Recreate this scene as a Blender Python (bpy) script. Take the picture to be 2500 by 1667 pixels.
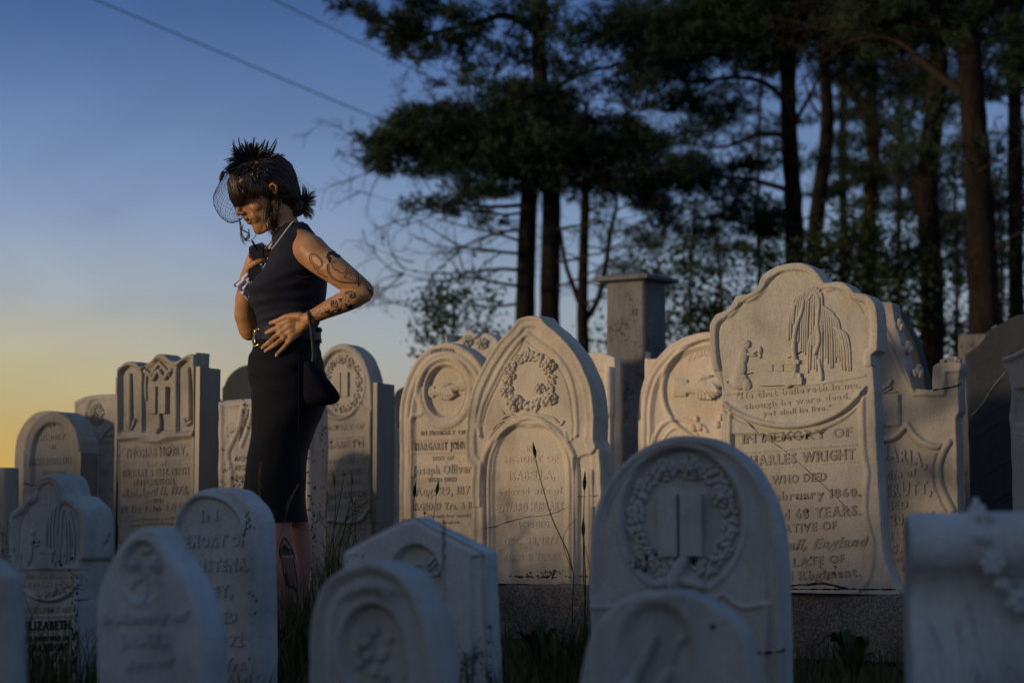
import bpy, math, random
import numpy as np
from mathutils import Vector, Matrix
from mathutils.bvhtree import BVHTree

for _o in list(bpy.data.objects):
    bpy.data.objects.remove(_o)
rad = math.radians
SC = bpy.context.scene
COL = SC.collection

# ------------------------------------------------------------------ camera
F = 4861.0                     # focal length in photo pixels (70 mm on a 36 mm wide frame, 2500 px)
CAMZ = 0.51
HOR = 1230.0                   # horizon row in the photo
PITCH = math.atan((HOR - 833.5) / F)
cd = bpy.data.cameras.new('camera')
cam = bpy.data.objects.new('camera', cd)
COL.objects.link(cam)
cam.location = (0, 0, CAMZ)
cam.rotation_euler = (math.pi / 2 + PITCH, 0, 0)
cd.sensor_width = 36.0
cd.lens = 70.0
cd.clip_start = 0.1
cd.clip_end = 3000
cd.dof.use_dof = True
cd.dof.focus_distance = 6.75
cd.dof.aperture_fstop = 3.0
SC.camera = cam

# ------------------------------------------------------------------ sky, sun, exposure
SUN_EL = 6.0
SD = Vector((0.900, 0.436, 0)).normalized()      # horizontal travel direction of the sunlight
PD = Vector((SD.y, -SD.x, 0))                     # across it
w = bpy.data.worlds.new('World')
SC.world = w
w.use_nodes = True
nt = w.node_tree
nt.nodes.clear()
N = nt.nodes.new
L = nt.links.new
out = N('ShaderNodeOutputWorld')
bg = N('ShaderNodeBackground')
bg.inputs[1].default_value = 1.0
sky = N('ShaderNodeTexSky')
sky.sky_type = 'NISHITA'
sky.sun_disc = False
sky.sun_elevation = rad(SUN_EL)
sky.sun_rotation = math.atan2(-SD.x, -SD.y)
tc = N('ShaderNodeTexCoord')
sep = N('ShaderNodeSeparateXYZ')
L(tc.outputs['Generated'], sep.inputs[0])
ramp = N('ShaderNodeValToRGB')
ramp2 = N('ShaderNodeValToRGB')
L(sep.outputs['Z'], ramp.inputs[0])
L(sep.outputs['Z'], ramp2.inputs[0])


def set_ramp(r, stops):
    e = r.color_ramp.elements
    while len(e) > 1:
        e.remove(e[-1])
    e[0].position = stops[0][0]
    e[0].color = (*stops[0][1], 1)
    for p, c in stops[1:]:
        k = e.new(p)
        k.color = (*c, 1)
    r.color_ramp.interpolation = 'B_SPLINE'


set_ramp(ramp, [(0.0, (.62, .355, .06)), (0.02, (.57, .365, .095)), (0.05, (.51, .415, .20)), (0.078, (.46, .43, .30)),
                (0.105, (.35, .39, .45)), (0.145, (.21, .30, .47)), (0.20, (.105, .185, .385)), (0.26, (.034, .083, .25)),
                (0.45, (.052, .118, .25)), (1.0, (.062, .122, .225))])
set_ramp(ramp2, [(0.0, (.40, .36, .27)), (0.05, (.36, .36, .33)), (0.09, (.30, .35, .41)),
                 (0.14, (.19, .28, .44)), (0.20, (.10, .18, .375)), (0.26, (.034, .083, .25)),
                 (0.45, (.052, .118, .25)), (1.0, (.062, .122, .225))])
mr = N('ShaderNodeMapRange')
mr.interpolation_type = 'SMOOTHSTEP'
mr.inputs[1].default_value = -0.26
mr.inputs[2].default_value = 0.02
L(sep.outputs['X'], mr.inputs[0])
mx = N('ShaderNodeMix')
mx.data_type = 'RGBA'
L(mr.outputs[0], mx.inputs['Factor'])
L(ramp.outputs[0], mx.inputs[6])
L(ramp2.outputs[0], mx.inputs[7])
nz = N('ShaderNodeVectorMath')
nz.operation = 'SCALE'
nz.inputs['Scale'].default_value = 0.004
L(sky.outputs[0], nz.inputs[0])
# warm evening glow around the low sun, behind the viewer to the left
gd = N('ShaderNodeVectorMath'); gd.operation = 'DOT_PRODUCT'
L(tc.outputs['Generated'], gd.inputs[0])
gd.inputs[1].default_value = (-SD.x * .99, -SD.y * .99, .12)
gr_ = N('ShaderNodeMapRange'); gr_.interpolation_type = 'SMOOTHSTEP'
gr_.inputs[1].default_value = -.10; gr_.inputs[2].default_value = 1.0
L(gd.outputs['Value'], gr_.inputs[0])
gv = N('ShaderNodeMapRange')
gv.inputs[1].default_value = .75; gv.inputs[2].default_value = 0.0; gv.inputs[3].default_value = 0.0; gv.inputs[4].default_value = 1.0
L(sep.outputs['Z'], gv.inputs[0])
gm = N('ShaderNodeMath'); gm.operation = 'MULTIPLY'
L(gr_.outputs[0], gm.inputs[0]); L(gv.outputs[0], gm.inputs[1])
gmx = N('ShaderNodeMix'); gmx.data_type = 'RGBA'
L(gm.outputs[0], gmx.inputs['Factor'])
L(mx.outputs[2], gmx.inputs[6])
gmx.inputs[7].default_value = (.50, .41, .32, 1)
ad = N('ShaderNodeVectorMath')
ad.operation = 'ADD'
# barely visible veils of high cloud
cn = N('ShaderNodeTexNoise'); cn.inputs['Scale'].default_value = 5.0; cn.inputs['Detail'].default_value = 5; cn.inputs['Distortion'].default_value = .6
cmap = N('ShaderNodeMapping'); cmap.inputs['Scale'].default_value = (1.6, 1.0, 4.5); cmap.inputs['Rotation'].default_value = (0, .5, 0)
L(tc.outputs['Generated'], cmap.inputs[0]); L(cmap.outputs[0], cn.inputs['Vector'])
cr = N('ShaderNodeMapRange'); cr.inputs[1].default_value = .35; cr.inputs[2].default_value = .75; cr.inputs[3].default_value = .97; cr.inputs[4].default_value = 1.12
L(cn.outputs[0], cr.inputs[0])
cs = N('ShaderNodeVectorMath'); cs.operation = 'SCALE'
L(gmx.outputs[2], cs.inputs[0]); L(cr.outputs[0], cs.inputs['Scale'])
L(cs.outputs[0], ad.inputs[0])
L(nz.outputs[0], ad.inputs[1])
L(ad.outputs[0], bg.inputs[0])
L(bg.outputs[0], out.inputs[0])

sl = bpy.data.lights.new('sun', 'SUN')
sun = bpy.data.objects.new('sun', sl)
COL.objects.link(sun)
sl.energy = 2.05
sl.angle = rad(2.8)
sl.color = (1.0, 0.73, 0.46)
_d = Vector((SD.x * math.cos(rad(SUN_EL)), SD.y * math.cos(rad(SUN_EL)), -math.sin(rad(SUN_EL))))
sun.rotation_euler = _d.to_track_quat('-Z', 'Y').to_euler()
sun.location = (-20, -10, 6)
SC.view_settings.view_transform = 'Standard'
SC.view_settings.look = 'None'
SC.view_settings.exposure = 0.0
SC.view_settings.gamma = 1.0
SC.view_settings.use_curve_mapping = False
SC.render.engine = 'CYCLES'
SC.cycles.use_denoising = True
SC.cycles.max_bounces = 6
SC.cycles.transparent_max_bounces = 8


# ------------------------------------------------------------------ helpers
def ray(px, py):
    cx, cy = (px - 1250.0) / F, (833.5 - py) / F
    s, c = math.sin(PITCH), math.cos(PITCH)
    return Vector((cx, c - cy * s, s + cy * c))


def at(px, py, Y):
    d = ray(px, py)
    return Vector((0, 0, CAMZ)) + d * (Y / d.y)


def ss(x):
    x = np.clip(x, 0, 1)
    return x * x * (3 - 2 * x)


def link(name, data, parent=None):
    o = bpy.data.objects.new(name, data)
    COL.objects.link(o)
    if parent is not None:
        o.parent = parent
    return o


def mesh_obj(name, verts, faces, mat=None, parent=None, smooth=True, loc=None):
    me = bpy.data.meshes.new(name)
    verts = [tuple(v) for v in verts] if not isinstance(verts, np.ndarray) else verts
    if isinstance(faces, np.ndarray):
        n = faces.shape[1]
        me.vertices.add(len(verts))
        me.vertices.foreach_set('co', np.asarray(verts, dtype=np.float32).ravel())
        me.loops.add(faces.size)
        me.loops.foreach_set('vertex_index', faces.astype(np.int32).ravel())
        me.polygons.add(len(faces))
        me.polygons.foreach_set('loop_start', np.arange(0, faces.size, n, dtype=np.int32))
        me.update(calc_edges=True)
    else:
        if isinstance(verts, np.ndarray):
            verts = verts.tolist()
        me.from_pydata(verts, [], faces)
        me.update()
    if smooth:
        me.polygons.foreach_set('use_smooth', np.ones(len(me.polygons), dtype=bool))
    if mat:
        me.materials.append(mat)
    me.validate()
    o = link(name, me, parent)
    if loc is not None:
        o.location = loc
    return o


def tag(o, label=None, cat=None, group=None, kind=None):
    if label: o['label'] = label
    if cat: o['category'] = cat
    if group: o['group'] = group
    if kind: o['kind'] = kind
    return o


def empty(name, loc, label=None, cat=None, group=None):
    o = link(name, None)
    o.location = loc
    return tag(o, label, cat, group)


class MB:
    """collects shapes into one mesh"""
    def __init__(s):
        s.v = []; s.f = []; s.n = 0

    def add(s, V, Fc):
        V = np.asarray(V, dtype=float).reshape(-1, 3)
        s.v.append(V)
        s.f.extend([tuple(i + s.n for i in f) for f in Fc])
        s.n += len(V)

    def tube(s, pts, radii, n=8, flat=None, cap=True):
        """tube through points; flat = (vector, factor) squeezes the section along that vector"""
        pts = [Vector(p) for p in pts]
        if not hasattr(radii, '__len__'):
            radii = [radii] * len(pts)
        V = []
        up = None
        m = len(pts)
        for i, p in enumerate(pts):
            t = (pts[min(i + 1, m - 1)] - pts[max(i - 1, 0)])
            if t.length < 1e-9: t = Vector((0, 0, 1))
            t.normalize()
            if up is None:
                up = Vector((0, 0, 1)) if abs(t.z) < .9 else Vector((1, 0, 0))
            a = up - t * up.dot(t)
            if a.length < 1e-6: a = t.orthogonal()
            a.normalize(); up = a
            b = t.cross(a)
            for k in range(n):
                th = 2 * math.pi * k / n
                q = (a * math.cos(th) + b * math.sin(th)) * radii[i]
                if flat:
                    fv, ff = flat
                    q = q - fv * (q.dot(fv) * (1 - ff))
                V.append(p + q)
        Fc = []
        for i in range(m - 1):
            for k in range(n):
                k2 = (k + 1) % n
                Fc.append((i * n + k, i * n + k2, (i + 1) * n + k2, (i + 1) * n + k))
        if cap:
            Fc.append(tuple(range(n - 1, -1, -1)))
            Fc.append(tuple(range((m - 1) * n, m * n)))
        s.add([tuple(v) for v in V], Fc)
        return s

    def limb(s, pts, radii, n=20, flat=None):
        """tube with rounded ends"""
        pts = [Vector(p) for p in pts]
        radii = list(radii)
        d0 = (pts[0] - pts[1]).normalized(); d1 = (pts[-1] - pts[-2]).normalized()
        P = []; R = []
        for a in (85, 60, 35):
            P.append(pts[0] + d0 * radii[0] * math.sin(rad(a))); R.append(radii[0] * math.cos(rad(a)))
        P += pts; R += radii
        for a in (35, 60, 85):
            P.append(pts[-1] + d1 * radii[-1] * math.sin(rad(a))); R.append(radii[-1] * math.cos(rad(a)))
        return s.tube(P, R, n, flat)

    def ell(s, c, r, M=None, nu=12, nv=8):
        V = [(0, 0, 1)]
        for j in range(1, nv):
            ph = math.pi * j / nv
            for i in range(nu):
                th = 2 * math.pi * i / nu
                V.append((math.sin(ph) * math.cos(th), math.sin(ph) * math.sin(th), math.cos(ph)))
        V.append((0, 0, -1))
        V = np.array(V) * np.array(r)
        if M is not None:
            V = V @ np.array(M).T
        V = V + np.array(c)
        Fc = [(0, 1 + i, 1 + (i + 1) % nu) for i in range(nu)]
        for j in range(nv - 2):
            for i in range(nu):
                a = 1 + j * nu + i; b = 1 + j * nu + (i + 1) % nu
                Fc.append((a, a + nu, b + nu, b))
        e = 1 + (nv - 1) * nu
        Fc += [(e, e - nu + (i + 1) % nu, e - nu + i) for i in range(nu)]
        s.add(V, Fc)
        return s

    def box(s, c, h, M=None):
        V = np.array([(x, y, z) for x in (-1, 1) for y in (-1, 1) for z in (-1, 1)], float) * np.array(h)
        if M is not None: V = V @ np.array(M).T
        V = V + np.array(c)
        s.add(V, [(0, 1, 3, 2), (4, 6, 7, 5), (0, 4, 5, 1), (2, 3, 7, 6), (0, 2, 6, 4), (1, 5, 7, 3)])
        return s

    def build(s, name, mat=None, parent=None, smooth=True, origin=None):
        V = np.concatenate(s.v)
        if origin is not None: V = V - np.array(origin)
        o = mesh_obj(name, V.tolist(), s.f, mat, parent, smooth)
        if origin is not None and parent is None: o.location = origin
        return o


def catmull(pts, k=6):
    """pts with optional third value 1 = sharp corner; returns dense polyline"""
    P = [(p[0], p[1]) for p in pts]
    C = [len(p) > 2 and p[2] == 1 for p in pts]
    outp = []
    n = len(P)
    for i in range(n - 1):
        p1, p2 = np.array(P[i]), np.array(P[i + 1])
        p0 = p1 * 2 - p2 if (i == 0 or C[i]) else np.array(P[i - 1])
        p3 = p2 * 2 - p1 if (i == n - 2 or C[i + 1]) else np.array(P[i + 2])
        for j in range(k):
            t = j / k
            q = .5 * ((2 * p1) + (-p0 + p2) * t + (2 * p0 - 5 * p1 + 4 * p2 - p3) * t * t + (-p0 + 3 * p1 - 3 * p2 + p3) * t ** 3)
            outp.append(q)
    outp.append(np.array(P[-1]))
    return np.array(outp)


# ------------------------------------------------------------------ materials
MATS = {}


def new_mat(name):
    m = bpy.data.materials.new(name)
    m.use_nodes = True
    t = m.node_tree
    b = t.nodes['Principled BSDF']
    MATS[name] = m
    return m, t, b


def noise(t, scale, detail=6, rough=.6, vec=None, dist=0):
    n = t.nodes.new('ShaderNodeTexNoise')
    n.inputs['Scale'].default_value = scale
    n.inputs['Detail'].default_value = detail
    n.inputs['Roughness'].default_value = rough
    n.inputs['Distortion'].default_value = dist
    if vec is not None: t.links.new(vec, n.inputs['Vector'])
    return n


def cramp(t, src, stops):
    r = t.nodes.new('ShaderNodeValToRGB')
    e = r.color_ramp.elements
    e[0].position, e[0].color = stops[0][0], (*stops[0][1], 1)
    e[1].position, e[1].color = stops[1][0], (*stops[1][1], 1)
    for p, c in stops[2:]:
        k = e.new(p); k.color = (*c, 1)
    t.links.new(src, r.inputs[0])
    return r


def mixc(t, fac, a, b, mode='MIX'):
    m = t.nodes.new('ShaderNodeMix')
    m.data_type = 'RGBA'; m.blend_type = mode
    for s_, v in ((m.inputs['Factor'], fac), (m.inputs[6], a), (m.inputs[7], b)):
        if isinstance(v, (int, float)): s_.default_value = v
        elif isinstance(v, tuple): s_.default_value = (*v, 1) if len(v) == 3 else v
        else: t.links.new(v, s_)
    return m.outputs[2]


def bump(t, b, src, strength, dist=.01, prev=None):
    n = t.nodes.new('ShaderNodeBump')
    n.inputs['Strength'].default_value = strength
    n.inputs['Distance'].default_value = dist
    t.links.new(src, n.inputs['Height'])
    if prev is not None: t.links.new(prev, n.inputs['Normal'])
    t.links.new(n.outputs[0], b.inputs['Normal'])
    return n.outputs[0]


def coords(t, scale=(1, 1, 1), loc=(0, 0, 0), kind='Object'):
    c = t.nodes.new('ShaderNodeTexCoord')
    m = t.nodes.new('ShaderNodeMapping')
    m.inputs['Scale'].default_value = scale
    m.inputs['Location'].default_value = loc
    t.links.new(c.outputs[kind], m.inputs[0])
    return m.outputs[0]


def stone_mat(name, base=(.50, .455, .39), lichen=0.0, seed=0.0, stain=.6, blue=0.0, rough=.8):
    m, t, b = new_mat(name)
    v = coords(t, loc=(seed, seed * 1.7, seed * .3))
    vs = coords(t, scale=(1, 1, .18), loc=(seed * 2, 0, seed))
    n1 = noise(t, 3.2, 8, .62, v, .4)
    dark = tuple(c * .62 for c in base); mid = tuple(c * .88 for c in base)
    warm = (base[0] * .92, base[1] * .80, base[2] * .62)
    c1 = cramp(t, n1.outputs[0], [(.30, dark), (.46, mid), (.58, base), (.80, tuple(min(1, c * 1.1) for c in base))]).outputs[0]
    n2 = noise(t, 22, 6, .65, vs, .3)                       # rain streaks
    f2 = cramp(t, n2.outputs[0], [(.46, (0, 0, 0)), (.74, (stain, stain, stain))]).outputs[0]
    c2 = mixc(t, f2, c1, tuple(c * .50 for c in base))
    n3 = noise(t, 5.5, 5, .55, coords(t, loc=(seed + 9, 3, 1)), .8)      # rusty warm patches
    f3 = cramp(t, n3.outputs[0], [(.55, (0, 0, 0)), (.72, (.55, .55, .55))]).outputs[0]
    c3 = mixc(t, f3, c2, warm)
    n4 = noise(t, 160, 3, .7, v)                             # grain
    f4 = cramp(t, n4.outputs[0], [(.30, (.72, .72, .72)), (.62, (1.06, 1.06, 1.06))]).outputs[0]
    c4 = mixc(t, .8, c3, f4, 'MULTIPLY')
    # dark lichen specks gathered in patches
    na = noise(t, 4.5, 4, .6, coords(t, loc=(seed + 4, 8, 2)), .6)
    nb = noise(t, 55, 5, .75, v, .4)
    ma = t.nodes.new('ShaderNodeMath'); ma.operation = 'MULTIPLY_ADD'
    t.links.new(na.outputs[0], ma.inputs[0]); ma.inputs[1].default_value = .75
    t.links.new(nb.outputs[0], ma.inputs[2])
    th = 1.12 - lichen * .17
    f5 = cramp(t, ma.outputs[0], [(max(th - .02, 0), (0, 0, 0)), (min(th + .02, 1), (.92, .92, .92))]).outputs[0]
    c5 = mixc(t, f5, c4, (.025, .022, .022))
    t.links.new(c5, b.inputs['Base Color'])
    b.inputs['Roughness'].default_value = rough
    b.inputs['Specular IOR Level'].default_value = .3
    h1 = noise(t, 90, 6, .7, v)
    p = bump(t, b, h1.outputs[0], .35, .004)
    h2 = noise(t, 14, 5, .6, v, .5)
    p = bump(t, b, h2.outputs[0], .35, .012, p)
    # fine tool lines across the face
    wv = t.nodes.new('ShaderNodeTexWave')
    wv.bands_direction = 'Z'
    wv.inputs['Scale'].default_value = 55
    wv.inputs['Distortion'].default_value = 2.5
    wv.inputs['Detail'].default_value = 3
    t.links.new(v, wv.inputs[0])
    bump(t, b, wv.outputs[0], .10, .002, p)
    return m


def simple_mat(name, col, rough=.6, metal=0, spec=.5, nscale=0, namp=.25, bstr=0, bscale=200, scale=(1, 1, 1)):
    m, t, b = new_mat(name)
    b.inputs['Roughness'].default_value = rough
    b.inputs['Metallic'].default_value = metal
    b.inputs['Specular IOR Level'].default_value = spec
    v = coords(t, scale)
    if nscale:
        n = noise(t, nscale, 5, .6, v)
        r = cramp(t, n.outputs[0], [(.3, tuple(c * (1 - namp) for c in col)), (.7, tuple(min(1, c * (1 + namp)) for c in col))])
        t.links.new(r.outputs[0], b.inputs['Base Color'])
    else:
        b.inputs['Base Color'].default_value = (*col, 1)
    if bstr:
        n = noise(t, bscale, 4, .6, v)
        bump(t, b, n.outputs[0], bstr, .003)
    return m
# ------------------------------------------------------------------ stone builder
TEXT_CACHE = {}


GLYPHS = {}


def glyph(ch, bold):
    key = (ch, bold)
    if key in GLYPHS: return GLYPHS[key]
    cu = bpy.data.curves.new('lettering', 'FONT')
    cu.body = ch
    cu.size = 1.0
    cu.extrude = 0.5
    cu.offset = bold
    cu.resolution_u = 2
    o = bpy.data.objects.new('lettering', cu)
    COL.objects.link(o)
    dg = bpy.context.evaluated_depsgraph_get()
    me = o.evaluated_get(dg).to_mesh()
    V = np.array([tuple(v.co) for v in me.vertices])
    Fc = [tuple(p.vertices) for p in me.polygons]
    o.evaluated_get(dg).to_mesh_clear()
    bpy.data.objects.remove(o)
    bpy.data.curves.remove(cu)
    V[:, 0] -= V[:, 0].min()
    GLYPHS[key] = (V, Fc)
    return V, Fc


# feet of the slab letters: L/R/C = left, right, centre; upper case at cap height, lower case at the baseline
SERIF = {**{c: 'LRlr' for c in 'HKXMN'}, 'I': 'Cc', 'T': 'c', 'Y': 'LRc', 'V': 'LR', 'W': 'LR', 'A': 'lr', 'E': 'Ll', 'F': 'Ll', 'L': 'Ll', 'P': 'Ll', 'R': 'Llr', 'D': 'Ll', 'B': 'Ll', 'J': 'R', 'U': 'LR', '1': 'c',
         **{c: 'lr' for c in 'nhm'}, 'r': 'l', 'i': 'c', 'l': 'Cc', 'f': 'c', 'd': 'R', 'p': 'd', 'b': 'L', 'u': 'mr', 'k': 'lr'}


def text_mesh(body, shear=0.0, bold=.012):
    """slab-serif lettering laid out glyph by glyph"""
    key = (body, shear, bold)
    if key in TEXT_CACHE: return TEXT_CACHE[key]
    VV = []; FF = []; n = 0; x = 0.0
    for ch in body:
        if ch == ' ':
            x += .34; continue
        V, Fc = glyph(ch, bold + .012)
        V = V.copy()
        w_ = V[:, 0].max()
        V[:, 0] *= .92; w_ *= .92
        V[:, 0] += x
        VV.append(V); FF += [tuple(i + n for i in f) for f in Fc]; n += len(V)
        t = .058; hw = .105; sw = .055
        for c in SERIF.get(ch, ''):
            cx = {'L': sw, 'l': sw, 'm': sw, 'd': sw, 'R': w_ - sw, 'r': w_ - sw, 'C': w_ / 2, 'c': w_ / 2}[c] + x
            top = V[:, 1].max()
            y = {'L': top - t / 2, 'R': top - t / 2, 'C': top - t / 2, 'm': top - t / 2, 'd': V[:, 1].min() + t / 2}.get(c, t / 2 - .005)
            B = np.array([(cx + a * hw, y + b_ * t / 2, c_ * .49) for a in (-1, 1) for b_ in (-1, 1) for c_ in (-1, 1)])
            VV.append(B); FF += [tuple(i + n for i in f) for f in ((0, 1, 3, 2), (4, 6, 7, 5), (0, 4, 5, 1), (2, 3, 7, 6), (1, 5, 7, 3))]; n += 8
        x += w_ + .115
    V = np.vstack(VV)
    if shear: V[:, 0] += V[:, 1] * shear
    TEXT_CACHE[key] = (V, FF)
    return V, FF


def seg_dist(P, A, B):
    """distance of points P (n,2) to segments A-B (m,2): returns min dist and nearest point"""
    best = np.full(len(P), 1e9, dtype=np.float32)
    near = np.zeros((len(P), 2), dtype=np.float32)
    for a, b in zip(A, B):
        ab = b - a
        l2 = float(ab @ ab)
        if l2 < 1e-14: continue
        t = np.clip(((P - a) @ ab) / l2, 0, 1)
        q = a + t[:, None] * ab
        d = np.hypot(P[:, 0] - q[:, 0], P[:, 1] - q[:, 1])
        m = d < best
        best[m] = d[m]
        near[m] = q[m]
    return best, near


def inside(P, poly):
    c = np.zeros(len(P), dtype=bool)
    n = len(poly)
    for i in range(n):
        x0, y0 = poly[i]; x1, y1 = poly[(i + 1) % n]
        if y0 == y1: continue
        m = ((y0 > P[:, 1]) != (y1 > P[:, 1]))
        xx = x0 + (P[:, 1] - y0) / (y1 - y0) * (x1 - x0)
        c ^= m & (P[:, 0] < xx)
    return c


class Stone:
    def __init__(S, name, label, cat, pts, d, refx, mat, yaw=25, thick=.09, step=.006, zb=0.0, bev=.006,
                 relief=None, group=None, seed=0, k=6, back_lean=0.0):
        a = rad(yaw)
        S.r = Vector((math.cos(a), -math.sin(a), 0)); S.nb = Vector((math.sin(a), math.cos(a), 0))
        S.P0 = at(refx, HOR, d)
        S.yaw = a; S.mat = mat; S.thick = thick
        uvp = [(*S.uv(p[0], p[1]), *(p[2:])) for p in pts]
        line = catmull(uvp, k)
        rng = np.random.default_rng(seed + 5)
        line = np.vstack([[line[0][0], zb], line, [line[-1][0], zb]])
        # resample evenly, keep it slightly worn
        dd = np.r_[0, np.cumsum(np.hypot(*np.diff(line, axis=0).T))]
        ns = int(dd[-1] / max(step, .006)) + 2
        tt = np.linspace(0, dd[-1], ns)
        oc = np.c_[np.interp(tt, dd, line[:, 0]), np.interp(tt, dd, line[:, 1])]
        ww = np.convolve(rng.normal(0, 1, ns + 8), np.ones(9) / 9, 'valid') * .0022
        tg = np.gradient(oc, axis=0); tg /= np.maximum(np.hypot(*tg.T)[:, None], 1e-9)
        oc[1:-1] += (np.c_[-tg[:, 1], tg[:, 0]] * ww[:, None])[1:-1]
        S.outline = oc
        lo = oc.min(0); hi = oc.max(0)
        nu = int((hi[0] - lo[0]) / step) + 3; nv = int((hi[1] - lo[1]) / step) + 3
        us = lo[0] - step * .5 + np.arange(nu) * step; vs = lo[1] + np.arange(nv) * step
        S.us, S.vs, S.step = us, vs, step
        U, V = np.meshgrid(us, vs)
        P = np.c_[U.ravel(), V.ravel()].astype(np.float32)
        A = oc; B = np.roll(oc, -1, axis=0)
        A2 = A[:-1].astype(np.float32); B2 = B[:-1].astype(np.float32)    # ignore bottom edge for the distance
        dist, near = seg_dist(P, A2, B2)
        ins = inside(P, oc)
        S.U, S.V = U, V
        S.sd = np.where(ins, dist, -dist).reshape(U.shape)
        S.Z = np.zeros_like(U)
        if relief: relief(S)
        sdp = np.clip(S.sd, 0, None)
        S.Z = S.Z * ss(sdp / .005)
        S.Z = S.Z - bev * (1 - np.sqrt(1 - np.clip(1 - sdp / bev, 0, 1) ** 2))
        Pn = P.copy().astype(float)
        snap = ~ins & (dist < step * 1.6)
        Pn[snap] = near[snap]
        Pn[:, 1] = np.maximum(Pn[:, 1], zb)
        insg = ins.reshape(U.shape)
        cell = insg[:-1, :-1] | insg[1:, :-1] | insg[:-1, 1:] | insg[1:, 1:]
        idx = np.arange(nu * nv).reshape(nv, nu)
        q = np.stack([idx[:-1, :-1][cell], idx[:-1, 1:][cell], idx[1:, 1:][cell], idx[1:, :-1][cell]], axis=1)
        used = np.unique(q)
        remap = -np.ones(nu * nv, dtype=int); remap[used] = np.arange(len(used))
        Zf = S.Z.ravel()
        fv = np.c_[Pn[used, 0], -Zf[used], Pn[used, 1]]
        fq = remap[q]
        # side wall with a softened back edge, as quads
        n = len(oc)
        cen = oc.mean(0)
        rings = [(0, bev), (0, thick * .33), (0, thick * .66), (0, thick - .004), (.004, thick)]
        nrm = np.c_[tg[:, 1], -tg[:, 0]]
        if (nrm * (oc - cen)).sum() < 0: nrm = -nrm
        wv = []
        for ins_, y in rings:
            q2 = oc - nrm * ins_
            jit = np.zeros(n) if y in (bev,) else rng.normal(0, .0006, n)
            wv.append(np.c_[q2[:, 0], np.full(n, y), np.maximum(q2[:, 1], zb) + jit])
        wv = np.vstack(wv)
        base = len(fv)
        wf = []
        for j in range(len(rings) - 1):
            i0 = np.arange(n - 1)
            wf.append(np.c_[base + j * n + i0, base + (j + 1) * n + i0, base + (j + 1) * n + i0 + 1, base + j * n + i0 + 1])
        wf = np.vstack(wf)
        Vv = np.vstack([fv, wv]).tolist()
        Ff = fq.tolist() + wf.tolist() + [tuple(base + (len(rings) - 1) * n + i for i in range(n))]
        S.o = mesh_obj(name, Vv, Ff, mat)
        S.o.data.polygons[-1].use_smooth = False
        S.o.location = (S.P0.x, S.P0.y, 0)
        S.o.rotation_euler = (0, 0, -a)
        tag(S.o, label, cat, group)

    # -- pixel of the photo -> place on the stone's face
    def uv(S, px, py):
        d = ray(px, py); c = Vector((0, 0, CAMZ))
        t = (S.P0 - c).dot(S.nb) / d.dot(S.nb)
        p = c + d * t
        return ((p - S.P0).dot(S.r), p.z)

    def m_per_px(S, px, py):
        a = S.uv(px, py); b = S.uv(px, py + 10)
        return abs(a[1] - b[1]) / 10

    def h(S, u, v):
        i = int(np.clip((u - S.us[0]) / S.step, 0, len(S.us) - 1)); j = int(np.clip((v - S.vs[0]) / S.step, 0, len(S.vs) - 1))
        return float(S.Z[j, i])

    # -- relief fields
    def poly_px(S, pts, k=6, close=False):
        l = catmull([(*S.uv(p[0], p[1]), *(p[2:])) for p in pts], k)
        if close: l = np.vstack([l, l[:1]])
        return l

    def pdist(S, line):
        A = line[:-1].astype(np.float32); B = line[1:].astype(np.float32)
        P = np.c_[S.U.ravel(), S.V.ravel()].astype(np.float32)
        return seg_dist(P, A, B)[0].reshape(S.U.shape)

    def stroke(S, pts, w, hgt, k=6, flat=False):
        d = S.pdist(S.poly_px(pts, k))
        S.Z += hgt * (ss((w - d) / (w * .35)) if flat else np.sqrt(np.clip(1 - (d / w) ** 2, 0, 1)))

    def fill(S, pts, hgt, soft=.004, k=6):
        l = S.poly_px(pts, k)
        P = np.c_[S.U.ravel(), S.V.ravel()].astype(np.float32)
        i = inside(P, l).reshape(S.U.shape)
        d = S.pdist(np.vstack([l, l[:1]]))
        sd = np.where(i, d, -d)
        S.Z += hgt * ss(sd / soft + .5)
        return sd

    def ell_sd(S, cx, cy, rx, ry):
        c = S.uv(cx, cy); a = abs(S.uv(cx + rx, cy)[0] - S.uv(cx - rx, cy)[0]) / 2
        b = abs(S.uv(cx, cy + ry)[1] - S.uv(cx, cy - ry)[1]) / 2
        q = np.sqrt(((S.U - c[0]) / a) ** 2 + ((S.V - c[1]) / b) ** 2)
        return (1 - q) * min(a, b)

    def disc(S, cx, cy, rx, ry, hgt, soft=.008, dome=0.0):
        sd = S.ell_sd(cx, cy, rx, ry)
        S.Z += hgt * ss(sd / soft + .5)
        if dome: S.Z += dome * ss(sd / (min(sd.max(), 1)))
        return sd

    def ringe(S, cx, cy, rx, ry, w, hgt):
        sd = S.ell_sd(cx, cy, rx, ry)
        S.Z += hgt * np.sqrt(np.clip(1 - (sd / w) ** 2, 0, 1))

    def inset(S, d0, w, hgt, vmin=-9, flat=False):
        d = np.abs(S.sd - d0)
        S.Z += hgt * (ss((w - d) / (w * .35)) if flat else np.sqrt(np.clip(1 - (d / w) ** 2, 0, 1))) * (S.V > vmin)

    def rough(S, amp, scale=1.0, seed=0):
        rng = np.random.default_rng(seed)
        for k in range(10):
            fx, fy = rng.normal(0, 22 * scale, 2); ph = rng.uniform(0, 6.3)
            S.Z += amp / 4 * np.sin(S.U * fx + S.V * fy + ph)

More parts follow.
